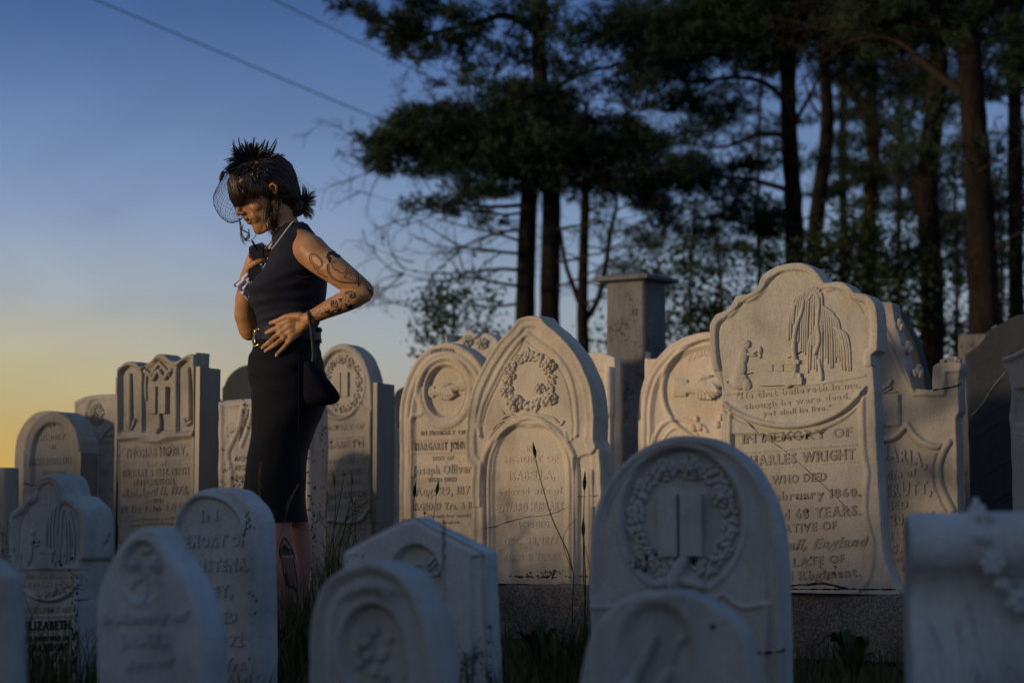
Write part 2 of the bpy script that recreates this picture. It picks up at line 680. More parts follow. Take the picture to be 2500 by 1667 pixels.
    # -- child pieces on the face
    def text(S, body, x0, y0, x1, y1, cap, mat=None, depth=.0035, shear=0.0, bold=.012, bend=0.0, name='inscription'):
        V, Fc = text_mesh(body, shear, bold)
        a = np.array(S.uv(x0, y0)); b = np.array(S.uv(x1, y1))
        hgt = cap * S.m_per_px((x0 + x1) / 2, (y0 + y1) / 2)
        xmin, xmax = V[:, 0].min(), V[:, 0].max()
        t = (V[:, 0] - xmin) / (xmax - xmin)
        ax = b - a
        y = V[:, 1] / .70 * hgt + bend * 4 * t * (1 - t) * S.m_per_px((x0 + x1) / 2, y0)
        u = a[0] + ax[0] * t; v = a[1] + ax[1] * t + y
        i = np.clip(((u - S.us[0]) / S.step).astype(int), 0, len(S.us) - 1); j = np.clip(((v - S.vs[0]) / S.step).astype(int), 0, len(S.vs) - 1)
        zc = S.Z[j, i]
        z = np.where(V[:, 2] > 0, zc + depth, zc - .004)
        W = np.c_[u, -z, v]
        o = mesh_obj(name, W.tolist(), Fc, mat or S.mat, S.o, False)
        return o

    def blobs(S, lst, mat=None, name='carving', lift=.4, nu=10, nv=6):
        """lst of (px, py, rx, ry, angle_deg, thickness_px[, lift])"""
        mb = MB()
        for e in lst:
            px, py, rx, ry, an, tz = e[:6]
            s_ = S.m_per_px(px, py)
            u, v = S.uv(px, py)
            th = rad(an)
            M = np.array([[math.cos(th), 0, -math.sin(th)], [0, 1, 0], [math.sin(th), 0, math.cos(th)]])
            z = S.h(u, v) + tz * s_ * (e[6] if len(e) > 6 else lift)
            mb.ell((u, -z, v), (rx * s_, tz * s_, ry * s_), M, nu, nv)
        o = mb.build(name, mat or S.mat, S.o)
        o['kind'] = 'stuff' if len(lst) > 8 else 'thing'
        return o

    def tubes(S, lst, mat=None, name='carving', lift=.5, n=7, k=5):
        """lst of (points_px, r0_px, r1_px)"""
        mb = MB()
        for pts, r0, r1 in lst:
            l = S.poly_px(pts, k)
            s_ = S.m_per_px(pts[0][0], pts[0][1])
            m = len(l)
            R = [(r0 + (r1 - r0) * i / (m - 1)) * s_ for i in range(m)]
            mb.limb([(p[0], -(S.h(p[0], p[1]) + R[i] * lift), p[1]) for i, p in enumerate(l)], R, n)
        return mb.build(name, mat or S.mat, S.o)


def rose(cx, cy, r, rng):
    """open flower: dome in a ring of overlapping petals"""
    o = [(cx, cy, r * .36, r * .36, 0, r * .62, .9)]
    for i in range(5):
        a = 2 * math.pi * (i + rng.uniform(-.2, .2)) / 5
        o.append((cx + r * .46 * math.cos(a), cy - r * .46 * math.sin(a), r * .24, r * .32, math.degrees(a), r * .42, .8))
    for i in range(7):
        a = 2 * math.pi * (i + rng.uniform(-.2, .2)) / 7 + .3
        o.append((cx + r * .80 * math.cos(a), cy - r * .80 * math.sin(a), r * .26, r * .40, math.degrees(a), r * .40, .45))
    return o


def leaf(cx, cy, ln, wd, ang, tz=None):
    return [(cx, cy, ln / 2, wd / 2, ang, tz or wd * .35, .35)]


def wreath(cx, cy, rx, ry, rng, n=26, s=1.0, roses=(), a0=0, a1=360):
    o = []
    for lay, (off, ls) in enumerate(((0, 1.0), (7, .9), (-7, .8))):
        for i in range(n):
            a = rad(a0 + (a1 - a0) * (i + rng.uniform(-.3, .3)) / n)
            x = cx + (rx + off * s) * math.cos(a) + rng.uniform(-2, 2) * s; y = cy - (ry + off * s) * math.sin(a) + rng.uniform(-2, 2) * s
            t = math.degrees(a) + 90 + rng.choice([-48, 42, 12]) + rng.uniform(-15, 15)
            o += leaf(x, y, 21 * s * ls, 9.5 * s * ls, t, 5.2 * s)
    for k in range(n):
        a = rad(a0 + (a1 - a0) * rng.uniform(0, 1))
        o.append((cx + rx * math.cos(a) + rng.uniform(-6, 6) * s, cy - ry * math.sin(a) + rng.uniform(-6, 6) * s, 4.2 * s, 4.2 * s, 0, 6 * s, .6))
    for (x, y, r) in roses: o += rose(x, y, r, rng)
    return o
# ------------------------------------------------------------------ ground, added rise shaped to shade the rows, plinth
def ground_mat():
    m, t, b = new_mat('soil_and_turf')
    v = coords(t)
    n1 = noise(t, 1.3, 8, .65, v)
    n2 = noise(t, 30, 6, .7, v)
    c = cramp(t, n1.outputs[0], [(.35, (.022, .028, .010)), (.65, (.050, .050, .024))]).outputs[0]
    c = mixc(t, .6, c, cramp(t, n2.outputs[0], [(.3, (.4, .4, .4)), (.7, (1.3, 1.3, 1.2))]).outputs[0], 'MULTIPLY')
    t.links.new(c, b.inputs['Base Color'])
    b.inputs['Roughness'].default_value = .95
    bump(t, b, n2.outputs[0], .6, .03)
    return m


M_GROUND = ground_mat()
rng0 = np.random.default_rng(3)
gx = np.r_[-1500, -400, np.linspace(-100, -12, 12), np.linspace(-10, 10, 41), np.linspace(12, 100, 12), 400, 1500]
gy = np.r_[-600, -100, np.linspace(-30, -2, 8), np.linspace(0, 14, 29), np.linspace(16, 100, 14), 400, 2500]
GX, GY = np.meshgrid(gx, gy)
near = (np.abs(GX) < 12) & (GY > -1) & (GY < 15)
GZ = np.where(near, .012 * np.sin(GX * 2.1 + GY) + .015 * np.sin(GY * 1.7 - GX * .8), 0) - .02
nx, ny = len(gx), len(gy)
idx = np.arange(nx * ny).reshape(ny, nx)
q = np.stack([idx[:-1, :-1].ravel(), idx[:-1, 1:].ravel(), idx[1:, 1:].ravel(), idx[1:, :-1].ravel()], axis=1)
ground = mesh_obj('ground', np.c_[GX.ravel(), GY.ravel(), GZ.ravel()], q, M_GROUND)
tag(ground, 'dark turf and bare soil under the gravestones', kind='structure')

# added unseen rise, left behind the viewer, ridge shaped to shade chosen stones; the low sun clears its lower saddle
SH = -12.0
prof = [(-60, 1.2), (-40, 1.9), (-25, 2.05), (-9.9, 2.05), (-9.3, 2.15), (-8.8, 2.38), (-8.2, 2.34), (-7.95, 2.15), (-7.65, 1.93), (-7.2, 1.97), (-6.6, 2.05), (-6.1, 2.10), (-5.6, 2.22),
        (-5.1, 2.6), (-4.4, 3.0), (-3, 3.1), (0, 3.2), (6, 2.8), (15, 1.5), (30, .2)]
pp = np.r_[np.linspace(-60, -11, 36), np.linspace(-10.6, -3, 40), np.linspace(-2, 30, 20)]
hh = np.interp(pp, [a for a, _ in prof], [b for _, b in prof])
cross = [(-16, 0), (-9, .45), (-5, .75), (-2, .93), (0, 1.0), (1.2, .92), (2.6, .6), (4.2, .2), (5.5, 0)]
V = []
for i, p in enumerate(pp):
    for s_, k in cross:
        P = SD * (SH + s_) + PD * float(p)
        V.append((P.x, P.y, max(-.06, hh[i] * k + (.05 * math.sin(p * 3.1 + s_) if 0 < k < 1 else 0)) - (0 if k else .06)))
nc = len(cross)
Fq = [(i * nc + j, (i + 1) * nc + j, (i + 1) * nc + j + 1, i * nc + j + 1) for i in range(len(pp) - 1) for j in range(nc - 1)]
shading_rise = mesh_obj('shading_rise', V, Fq, M_GROUND)
tag(shading_rise, 'added grassy rise out of view, shaped to shade the gravestone rows', kind='structure')


def concrete_mat():
    m, t, b = new_mat('weathered_concrete')
    v = coords(t)
    n1 = noise(t, 5, 6, .6, v)
    n2 = noise(t, 120, 4, .8, v)
    c = cramp(t, n1.outputs[0], [(.3, (.13, .12, .105)), (.7, (.28, .255, .22))]).outputs[0]
    c = mixc(t, .85, c, cramp(t, n2.outputs[0], [(.38, (.12, .12, .12)), (.52, (.8, .8, .8)), (.66, (1.9, 1.8, 1.7))]).outputs[0], 'MULTIPLY')
    t.links.new(c, b.inputs['Base Color'])
    b.inputs['Roughness'].default_value = .95
    p = bump(t, b, n2.outputs[0], .8, .006)
    bump(t, b, n1.outputs[0], .6, .02, p)
    return m


M_CONC = concrete_mat()
YA = rad(36)
RU = Vector((math.cos(YA), -math.sin(YA), 0)); RB = Vector((math.sin(YA), math.cos(YA), 0))
PL0 = at(1325, HOR, 7.66); PL0.z = 0
rr = random.Random(5)
mb = MB()
# front face grid with crumbled arris
us = np.linspace(-1.35, 1.75, 150)
V = []; rows = [(0.0, -.02), (0.0, .05), (0.0, .12), (0.0, .19), (.012, .203), (.05, .205), (.80, .205), (.81, -.02)]
for u in us:
    for b_, z in rows:
        j = .004 if z > .1 else .002
        V.append(tuple(PL0 + RU * float(u) + RB * (-.045 + b_ + rr.uniform(-j, j)) + Vector((0, 0, z + rr.uniform(-j, j) + .004 * math.sin(u * 9)))))
nr = len(rows)
Fq = [(i * nr + j, (i + 1) * nr + j, (i + 1) * nr + j + 1, i * nr + j + 1) for i in range(len(us) - 1) for j in range(nr - 1)]
Fq += [tuple(range(nr)), tuple(range((len(us) - 1) * nr + nr - 1, (len(us) - 1) * nr - 1, -1))]
mb.add(V, Fq)
plinth = mb.build('concrete_plinth', M_CONC, origin=(PL0.x, PL0.y, 0))
tag(plinth, 'long rough grey concrete plinth under the pointed marble stone and the tall scalloped stone', 'plinth')
# ------------------------------------------------------------------ gravestones
M_ISA = stone_mat('marble_cream', (.66, .59, .48), .22, 1.0, .25)
M_WRI = stone_mat('marble_grey_cream', (.55, .51, .43), .28, 2.3, .35)
M_HAND = stone_mat('marble_warm', (.76, .67, .54), .02, 3.1, .2)
M_MARG = stone_mat('marble_sandy', (.60, .53, .43), .30, 4.7, .3)
M_MAR = stone_mat('marble_buff', (.46, .42, .36), .05, 5.9, .3)
M_THO = stone_mat('marble_dull', (.42, .39, .335), .30, 6.4, .5)
M_LIC = stone_mat('marble_lichen', (.50, .46, .41), 1.05, 7.7, .6)
M_ELZ = stone_mat('marble_grey', (.46, .42, .36), .25, 8.2, .35)
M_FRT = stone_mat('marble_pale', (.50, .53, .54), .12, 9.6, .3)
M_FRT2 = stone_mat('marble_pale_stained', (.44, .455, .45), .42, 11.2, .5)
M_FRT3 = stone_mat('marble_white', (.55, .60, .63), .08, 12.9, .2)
M_BOOK = stone_mat('marble_book', (.49, .51, .51), .38, 14.9, .4)
M_SLATE = stone_mat('slate_blue', (.034, .041, .052), .1, 15.3, .5, rough=.75)
M_PIL = stone_mat('slate_pillar', (.17, .175, .18), .6, 17.3, 1.0, rough=.7)
M_LETT = stone_mat('lettering_dirty', (.40, .36, .30), .62, 19.0, .7)
M_LETT2 = stone_mat('lettering_clean', (.50, .45, .37), .25, 20.0, .4)
M_LETTF = stone_mat('lettering_pale', (.46, .44, .41), .3, 21.0, .4)
M_DIRT = simple_mat('black_crust', (.02, .018, .018), .95, nscale=40)
M_STEEL = simple_mat('brushed_steel', (.20, .19, .175), .55, .6, nscale=30, namp=.15, scale=(1, 1, .05))
G_ = 'old marble gravestones standing in rows'
R = np.random.default_rng(21)


def cracks(S, lst, name='crack'):
    mb = MB()
    for pts, w_ in lst:
        P = []
        l = S.poly_px(pts, 4)
        rg = np.random.default_rng(len(pts) * 7)
        l = l + rg.normal(0, .0012, l.shape)
        mb.tube([(p[0], -(S.h(p[0], p[1]) + .0004), p[1]) for p in l], [w_ * S.m_per_px(*pts[0]) * rg.uniform(.5, 1.3) for _ in l], 5)
    return mb.build(name, M_DIRT, S.o)


# --- pointed arch stone with the flower wreath
def rel(S):
    S.inset(.0, .018, .006)
    S.Z += .010 * ss((.05 - S.sd) / .012) * (S.V > .5)
    arch = [(1172, 1062, 1), (1169, 1035), (1180, 985), (1205, 930), (1232, 880), (1262, 838), (1288, 813, 1), (1318, 838), (1352, 862), (1385, 905), (1402, 960), (1408, 1020), (1408, 1060)]
    S.stroke(arch, .009, .007); S.stroke([(a[0] + (9 if a[0] < 1288 else -9), a[1] + 12, *a[2:]) for a in arch], .004, -.006)
    S.stroke([(1172, 1064), (1182, 1074), (1188, 1083), (1200, 1058), (1222, 1035)], .006, .006)
    S.stroke([(1408, 1064), (1398, 1068), (1390, 1075), (1380, 1056)], .006, .006)
    def legs(w):
        return [(1292 - w, 1445), (1292 - w, 1300), (1292 - w, 1150), (1292 - w * .86, 1090), (1292 - w * .5, 1044), (1292, 1031 - (w - 100) * .9), (1292 + w * .5, 1044), (1292 + w * .86, 1090), (1292 + w, 1150), (1292 + w, 1300), (1292 + w, 1445)]
    sd = S.fill(legs(112) + [], 0, .01)
    S.stroke(legs(113), .013, .014); S.stroke(legs(98), .007, .008)
    S.Z -= .008 * ss(S.fill(legs(90), 0) / .01)
    S.stroke([(1430, 1380), (1430, 1290), (1430, 1190), (1428, 1150)], .016, .007)
    S.fill([(1405, 1445), (1402, 1150), (1412, 1118), (1445, 1108), (1475, 1108), (1475, 1445)], -.012, .008)
    S.stroke([(1440, 1400), (1440, 1300), (1440, 1200), (1440, 1152)], .014, .013)
    S.rough(.0008, 1, 2)


S_ISA = Stone('pointed_gravestone', 'cream pointed-arch gravestone with a carved flower wreath over a round-headed panel, on the plinth', 'gravestone',
              [(1153, 1410, 1), (1153, 1240), (1152, 1186), (1156, 1140, 1), (1142, 1128, 1), (1138, 1100), (1138, 1048), (1147, 977), (1165, 925), (1196, 865), (1230, 821), (1252, 799), (1266, 779, 1), (1290, 771), (1322, 771, 1), (1336, 790, 1), (1370, 816), (1405, 856), (1432, 905), (1449, 954), (1456, 1020), (1454, 1075, 1), (1466, 1100, 1), (1470, 1180), (1474, 1300), (1476, 1412)],
              7.68, 1290, M_ISA, 25, .125, .0036, .205, .009, rel, G_, 1)
w1 = wreath(1292, 930, 54, 60, R, 26, 1.0, [(1236, 955, 15), (1258, 984, 21), (1340, 893, 17), (1345, 973, 16), (1318, 948, 13), (1247, 918, 12)])
w1 += leaf(1290, 860, 26, 10, 95) + leaf(1270, 872, 26, 10, 60) + leaf(1312, 872, 26, 10, 120) + leaf(1226, 1006, 22, 8, -40) + leaf(1306, 1000, 30, 9, 100)
S_ISA.blobs(w1, name='carved_wreath')
S_ISA.tubes([([(1228, 1020), (1245, 1012), (1262, 1018), (1285, 1008), (1310, 1012), (1340, 1018), (1352, 1022), (1368, 1036), (1376, 1028)], 4, 3.4), ([(1205, 1046), (1216, 1034), (1228, 1030)], 4, 3)], name='carved_ribbon')
for b_, x0, y0, x1, y1, c_ in (('IN', 1283, 1101, 1301, 1101, 14), ('MEMORY OF', 1228, 1129, 1360, 1125, 15), ('ISABELLA,', 1240, 1172, 1352, 1168, 22), ('beloved wife of', 1214, 1208, 1370, 1203, 17),
                               ('EDWARD HUBBART', 1208, 1250, 1374, 1244, 22), ('WHO DIED', 1262, 1290, 1338, 1287, 17), ('DEC. 28, 1877', 1228, 1330, 1362, 1326, 18), ('AGED 31 YEARS', 1225, 1370, 1366, 1366, 17)):
    S_ISA.text(b_, x0, y0, x1, y1, c_, M_ISA, .0022)
cracks(S_ISA, [([(1180, 1290), (1210, 1283), (1250, 1270), (1290, 1262), (1330, 1258), (1365, 1247), (1394, 1233)], .9), ([(1410, 1213), (1440, 1210), (1458, 1210)], .9)])
S_ISA.blobs([(1338 + R.normal(0, 22), 1392 + abs(R.normal(0, 8)), R.uniform(1, 4), R.uniform(1, 3), R.uniform(0, 180), .8, 0) for _ in range(34)] + [(1240 + R.uniform(0, 200), 1411 - R.uniform(0, 5), R.uniform(2, 12), R.uniform(.6, 2.4), 0, 1, 0) for i in range(24)], M_DIRT, 'lichen_crust')

# --- tall scalloped stone with the willow
WR = [(1775, 1440, 1), (1772, 1250), (1764, 1079), (1760, 943, 1), (1741, 905), (1733, 862), (1732, 800), (1736, 785), (1748, 766, 1), (1779, 752), (1797, 722, 1), (1830, 716), (1850, 700, 1), (1862, 672), (1894, 650), (1935, 641), (1972, 645), (1998, 662), (2018, 690, 1), (2045, 687), (2069, 693), (2090, 713, 1), (2120, 720), (2140, 742), (2147, 790), (2147, 856, 1), (2131, 868, 1), (2137, 980), (2142, 1088), (2150, 1235), (2160, 1352), (2177, 1404), (2196, 1440)]
def rel(S):
    S.Z += .012 * ss((.035 - S.sd) / .012) * (S.V > .98)
    S.stroke([(1769, 950), (1756, 860), (1754, 808), (1770, 780), (1795, 758), (1822, 735), (1856, 716), (1880, 690), (1905, 668), (1935, 662), (1965, 667), (1990, 682), (2005, 708, 1), (2040, 706), (2070, 722), (2098, 742), (2112, 765)], .003, -.006)
    S.stroke([(1770, 962), (1830, 954), (1900, 946), (1970, 940), (2050, 928), (2112, 916)], .004, .005)
    # hanging drapery band
    S.stroke([(1768, 985), (1800, 1008), (1850, 1028), (1900, 1038), (1950, 1038), (2000, 1028), (2050, 1005), (2085, 975), (2112, 948)], .010, .012)
    S.stroke([(1766, 996), (1800, 1021), (1850, 1041), (1900, 1051), (1950, 1050), (2004, 1038), (2056, 1014), (2095, 980), (2116, 950)], .008, -.009)
    sd = S.fill([(1795, 1440, 1), (1790, 1200), (1788, 1060, 1), (1850, 1060), (1920, 1066), (1990, 1056), (2060, 1022), (2094, 992, 1), (2098, 1060), (2103, 1110), (2110, 1150), (2106, 1200), (2106, 1260), (2122, 1320), (2122, 1370), (2112, 1410), (2098, 1432), (2092, 1440)], -.010, .010)
    S.stroke([(2105, 960), (2106, 1040), (2110, 1110), (2118, 1150), (2114, 1200), (2114, 1260), (2130, 1320), (2130, 1370), (2119, 1412), (2100, 1438)], .010, .008)
    S.stroke([(1782, 1000), (1781, 1100), (1783, 1300), (1786, 1440)], .007, .007)
    for k in range(34):
        x = 1808 + k * 8.4; y = 1104 - k * .62
        S.stroke([(x, y), (x + 3, y - .2)], .0045, .004)
        S.stroke([(x + 14, y + 41), (x + 17, y + 40.8)], .003, .003)
    S.rough(.0008, 1, 7)


S_WRI = Stone('scalloped_gravestone', 'tall weathered marble gravestone with a scalloped top, carved weeping willow and kneeling mourner', 'gravestone', WR, 6.92, 1950, M_WRI, 25, .10, .0036, .205, .008, rel, G_, 2)
TB = [([(1925, 940), (1937, 930), (1942, 890), (1938, 850), (1944, 800), (1958, 760), (1962, 735)], 8, 5)]
rg = random.Random(4)
for i, (x0, y0, x1, y1) in enumerate([(1960, 718, 1934, 800), (1966, 712, 1946, 842), (1975, 706, 1958, 862), (1984, 704, 1968, 858), (1992, 704, 1982, 850), (1998, 708, 1995, 838), (2003, 716, 2006, 820), (2010, 750, 2018, 880), (2016, 752, 2030, 892), (2022, 757, 2042, 880), (1996, 790, 1990, 905), (2004, 790, 2004, 900), (2028, 770, 2052, 875), (2036, 800, 2058, 900), (2040, 803, 2066, 905), (1985, 820, 1975, 912), (2048, 806, 2074, 898), (1948, 738, 1928, 830)]):
    xm = (x0 + x1) / 2 + (x1 - x0) * .42
    for dx_ in (-2.6, 2.6):
        TB.append(([(x0 + dx_ * .5, y0), ((x0 + xm) / 2 + (x1 - x0) * .16 + dx_, y0 + (y1 - y0) * .12), (xm + dx_, (y0 + y1) / 2), (x1 + dx_, y1 + rg.uniform(-12, 8))], 3.3, 2.4))
TB.append(([(1990, 862), (2000, 830), (1996, 790), (2000, 745), (1996, 722), (1985, 716), (1975, 730)], 6, 4))
TB.append(([(2006, 925), (2004, 905), (2000, 880)], 5, 5))
S_WRI.tubes(TB, name='carved_willow')
S_WRI.blobs([(1826, 840, 8, 10, 0, 5), (1822, 836, 9, 5, 30, 6), (1814, 872, 13, 24, -8, 6), (1808, 900, 16, 20, 0, 6), (1804, 930, 26, 22, 0, 6), (1822, 938, 12, 16, 0, 6), (1845, 858, 14, 4, 25, 5), (1835, 866, 15, 4.5, -10, 5), (1855, 855, 7, 11, 0, 5), (1856, 868, 4, 8, 0, 4), (1826, 940, 10, 13, 10, 5)], name='carved_mourner')
mb = MB()
for (x, y, rx, ry, t_) in ((1905, 885, 46, 5, 9), (1905, 900, 41, 14, 7), (1907, 918, 48, 6, 9), (1907, 932, 52, 9, 11)):
    u, v = S_WRI.uv(x, y); s_ = S_WRI.m_per_px(x, y)
    mb.box((u, -S_WRI.h(u, v), v), (rx * s_ * 1.05, t_ * s_, ry * s_))
for x in (1880, 1905, 1930):
    u, v = S_WRI.uv(x, 899); s_ = S_WRI.m_per_px(x, 899)
    mb.box((u, -S_WRI.h(u, v) - 8 * s_, v), (9 * s_, 2 * s_, 8 * s_))
mb.build('carved_tomb', M_WRI, S_WRI.o, False)
for t_ in (('"He that believeth in me,', 1798, 975, 2100, 945, 15, .0), ('though he were dead,', 1816, 999, 2075, 972, 14, .0), ('yet shall he live."', 1862, 1016, 2028, 1000, 13, .0)):
    S_WRI.text(t_[0], *t_[1:6], M_LETT2, .0028)
for b_, x0, y0, x1, y1, c_, sh in (('IN MEMORY OF', 1809, 1083, 2078, 1064, 22, 0), ('CHARLES WRIGHT', 1806, 1139, 2086, 1119, 25, 0), ('WHO DIED', 1880, 1181, 2016, 1172, 20, 0), ('4th February 1860.', 1806, 1226, 2100, 1210, 21, 0),
                                   ('Aged 68 YEARS.', 1850, 1271, 2100, 1256, 24, 0), ('NATIVE OF', 1888, 1302, 2040, 1291, 20, 0), ('Cornwall, England', 1806, 1347, 2122, 1331, 24, .35), ('LATE OF', 1934, 1382, 2060, 1372, 20, 0), ('32nd Regiment.', 1868, 1421, 2100, 1405, 22, 0)):
    S_WRI.text(b_, x0, y0, x1, y1, c_, M_LETT, .003, sh, .02)
cracks(S_WRI, [([(1762, 942), (1790, 925), (1812, 914), (1838, 911)], 1.3), ([(1764, 985), (1800, 1012), (1850, 1055), (1905, 1095), (1960, 1140), (2030, 1205), (2075, 1250)], .9), ([(1925, 874), (1950, 862), (1975, 842), (1988, 828)], 1.4), ([(1905, 1432), (1955, 1427), (2010, 1424), (2050, 1432), (2070, 1438)], 3)])
S_WRI.blobs([(R.uniform(1960, 2040), R.uniform(1365, 1430), R.uniform(.8, 2.4), R.uniform(.8, 2.4), 0, .6, 0) for _ in range(40)] + [(x, 1438, R.uniform(4, 9), R.uniform(1, 3), 0, 1.5, 0) for x in range(1930, 2190, 9)], M_DIRT, 'lichen_crust')

# --- clasped hands, warm round-topped stone behind it
def rel(S):
    S.inset(.030, .012, .007); S.inset(.058, .008, .007); S.inset(.010, .008, .004)
    S.Z -= .008 * ss((S.sd - .07) / .008)
    sd = S.disc(1748, 950, 128, 122, -.008, .006)
    S.ringe(1748, 950, 134, 128, .010, .009)
    S.stroke([(1592, 1100), (1600, 1060), (1622, 1032), (1655, 1022), (1690, 1032), (1712, 1040), (1722, 1052)], .010, .010)
    S.stroke([(1608, 1110), (1620, 1070), (1645, 1045), (1680, 1048), (1700, 1060)], .006, .007)
    S.rough(.0006, 1, 9)


S_HAND = Stone('round_gravestone', 'warm sunlit round-topped gravestone with clasped hands, partly behind the tall scalloped stone', 'gravestone',
               [(1556, 1300, 1), (1556, 1089), (1557, 1004), (1568, 936), (1592, 889), (1630, 846), (1678, 820), (1742, 809), (1800, 818), (1850, 842), (1890, 885), (1915, 935), (1926, 1000), (1926, 1300)],
               8.7, 1700, M_HAND, 25, .10, .0040, 0, .008, rel, G_, 3)


def clasped(S, cx, cy, s):
    """two hands shaking in low relief, fused into one carved form; s = size in px"""
    m = S.m_per_px(cx, cy)
    u0, v0 = S.uv(cx, cy)
    z0 = S.h(u0, v0)

    def g(x, y, z=0.0):
        return (u0 + x * s * m, -z0 - z * s * m, v0 - y * s * m)
    fl = (Vector((0, 1, 0)), .62)
    q = s * m
    mb = MB()
    # sleeves with a square cuff edge
    mb.tube([g(-1.35, .02), g(-.80, .06)], [.40 * q, .36 * q], 16, (Vector((0, 1, 0)), .42))
    mb.tube([g(1.30, -.42), g(.78, -.22)], [.36 * q, .33 * q], 16, (Vector((0, 1, 0)), .42))
    mb.limb([g(-.9, .05, .02), g(-.55, .06, .04), g(-.25, .04, .06)], [.22 * q, .24 * q, .28 * q], 16, fl)
    mb.limb([g(-.35, -.02, .05), g(.0, .02, .08), g(.3, .04, .06)], [.33 * q, .34 * q, .26 * q], 16, fl)
    mb.limb([g(.9, -.24, .02), g(.55, -.16, .06), g(.25, -.06, .10)], [.20 * q, .24 * q, .28 * q], 16, fl)
    mb.limb([g(.16, -.36, .14), g(-.10, -.33, .20), g(-.32, -.16, .18)], [.095 * q, .09 * q, .075 * q], 10)
    for i in range(4):
        mb.limb([g(-.12 + i * .14, -.02 - i * .03, .20), g(.08 + i * .15, .20 + i * .01, .26), g(.24 + .14 * i, .50 - i * .08, .16)], [.085 * q, .082 * q, .066 * q], 10)
        mb.limb([g(-.34 + i * .15, .26 + .04 * i, .14), g(-.34 + i * .15, .40 + .03 * i, .12), g(-.26 + i * .15, .50 + .01 * i, .04)], [.075 * q, .07 * q, .055 * q], 10)
    o = mb.build('carved_hands', S.mat, S.o)
    md = o.modifiers.new('r', 'REMESH'); md.mode = 'VOXEL'; md.voxel_size = .0022; md.use_smooth_shade = True
    m2 = o.modifiers.new('s', 'SMOOTH'); m2.iterations = 2; m2.factor = .5


clasped(S_HAND, 1722, 942, 62)
S_HAND.blobs([(1698, 1022, 6, 9, 20, 5), (1688, 1044, 9, 12, 40, 5), (1706, 1042, 9, 10, -30, 5), (1756, 1018, 7, 9, 0, 5), (1748, 1036, 9, 10, 20, 5), (1765, 1038, 8, 10, -20, 5)], name='carved_leaf')
S_HAND.text('FAREWELL', 1676, 884, 1800, 872, 15, M_HAND, .003, bend=14)

# --- Margaret stone with handshake in an oval
def rel(S):
    S.inset(.012, .010, .005); S.inset(.040, .010, .007); S.inset(.060, .006, .004)
    S.Z -= .006 * ss((S.sd - .068) / .008)
    S.disc(1084, 955, 46, 62, -.020, .014)
    S.ringe(1084, 955, 62, 83, .014, .010); S.ringe(1084, 955, 50, 68, .007, .006)
    S.stroke([(1002, 1275), (1002, 1100), (1003, 1030), (1012, 1015), (1030, 1010)], .009, .008)
    S.stroke([(1008, 1074), (1165, 1070)], .0045, .005); S.stroke([(1008, 1105), (1165, 1101)], .0045, .005)
    S.rough(.0008, 1, 3)


S_MG = Stone('round_gravestone', 'sandy round-topped gravestone with clasped hands in an oval, left of the pointed stone', 'gravestone',
             [(973, 1380, 1), (973, 1276), (974, 1100), (974, 1005), (985, 944), (1008, 888), (1042, 853), (1078, 838), (1108, 838), (1146, 857), (1176, 890), (1196, 940), (1204, 1005), (1205, 1100), (1206, 1380)],
             7.85, 1080, M_MARG, 25, .10, .0042, 0, .008, rel, G_, 4)
clasped(S_MG, 1084, 953, 42)
S_MG.text('FAREWELL.', 1052, 864, 1113, 862, 9, M_LETT2, .003, bend=5)
for b_, x0, y0, x1, y1, c_, m_ in (('IN MEMORY OF', 1026, 1062, 1136, 1059, 10, M_LETT), ('MARGARET JOHNSTON', 1011, 1099, 1176, 1094, 18, M_LETT), ('WIFE OF', 1052, 1124, 1106, 1122, 10, M_LETT2), ('Joseph Olliver', 1006, 1158, 1150, 1153, 21, M_LETT2), ('WHO DIED', 1042, 1176, 1113, 1174, 10, M_LETT),
                                   ('Aug: 29, 1876', 1010, 1210, 1160, 1205, 20, M_LETT2), ('AGED 19 Yrs. & 11 Ms', 1008, 1245, 1176, 1240, 17, M_LETT2), ('Though her mould of', 1040, 1263, 1165, 1260, 8, M_LETT2), ('is broken', 1066, 1279, 1120, 1277, 8, M_LETT2)):
    S_MG.text(b_, x0, y0, x1, y1, c_, m_, .003, bold=.02)

# --- Elizabeth stone behind the woman
def rel(S):
    S.inset(.012, .008, .003)
    S.disc(832, 936, 52, 80, -.014, .010); S.ringe(832, 936, 58, 86, .007, .006)
    S.stroke([(770, 1005), (800, 1016), (832, 1020), (860, 1008), (876, 980, 1), (890, 998), (908, 1006)], .008, .008)
    S.stroke([(905, 1010), (903, 1060), (905, 1110), (900, 1160), (905, 1220), (902, 1262)], .009, .008)
    S.stroke([(900, 1245), (885, 1266), (860, 1275), (830, 1272), (790, 1268)], .010, .012)
    S.stroke([(797, 1070), (888, 1064)], .004, .005)
    S.rough(.0008, 1, 5)


S_EL = Stone('oval_wreath_gravestone', 'grey round-topped gravestone with an oval flower wreath, half hidden behind the woman', 'gravestone',
             [(756, 1380, 1), (755, 1200), (755, 980), (762, 925), (780, 878), (804, 850), (834, 839), (862, 848), (886, 872), (903, 915), (909, 960), (910, 1100), (910, 1380)],
             9.2, 832, M_ELZ, 27, .11, .0045, 0, .008, rel, G_, 5)
S_EL.blobs(wreath(832, 936, 40, 62, R, 26, .75, [(806, 888, 9), (830, 878, 10), (852, 890, 9)]), name='carved_wreath')
u_, v_ = S_EL.uv(830, 938); k_ = S_EL.m_per_px(830, 938)
mb = MB(); mb.box((u_ - 11 * k_, -S_EL.h(u_, v_) - .004, v_), (9 * k_, .006, 30 * k_)); mb.box((u_ + 11 * k_, -S_EL.h(u_, v_) - .004, v_), (9 * k_, .006, 30 * k_)); mb.build('carved_book', M_ELZ, S_EL.o, False)
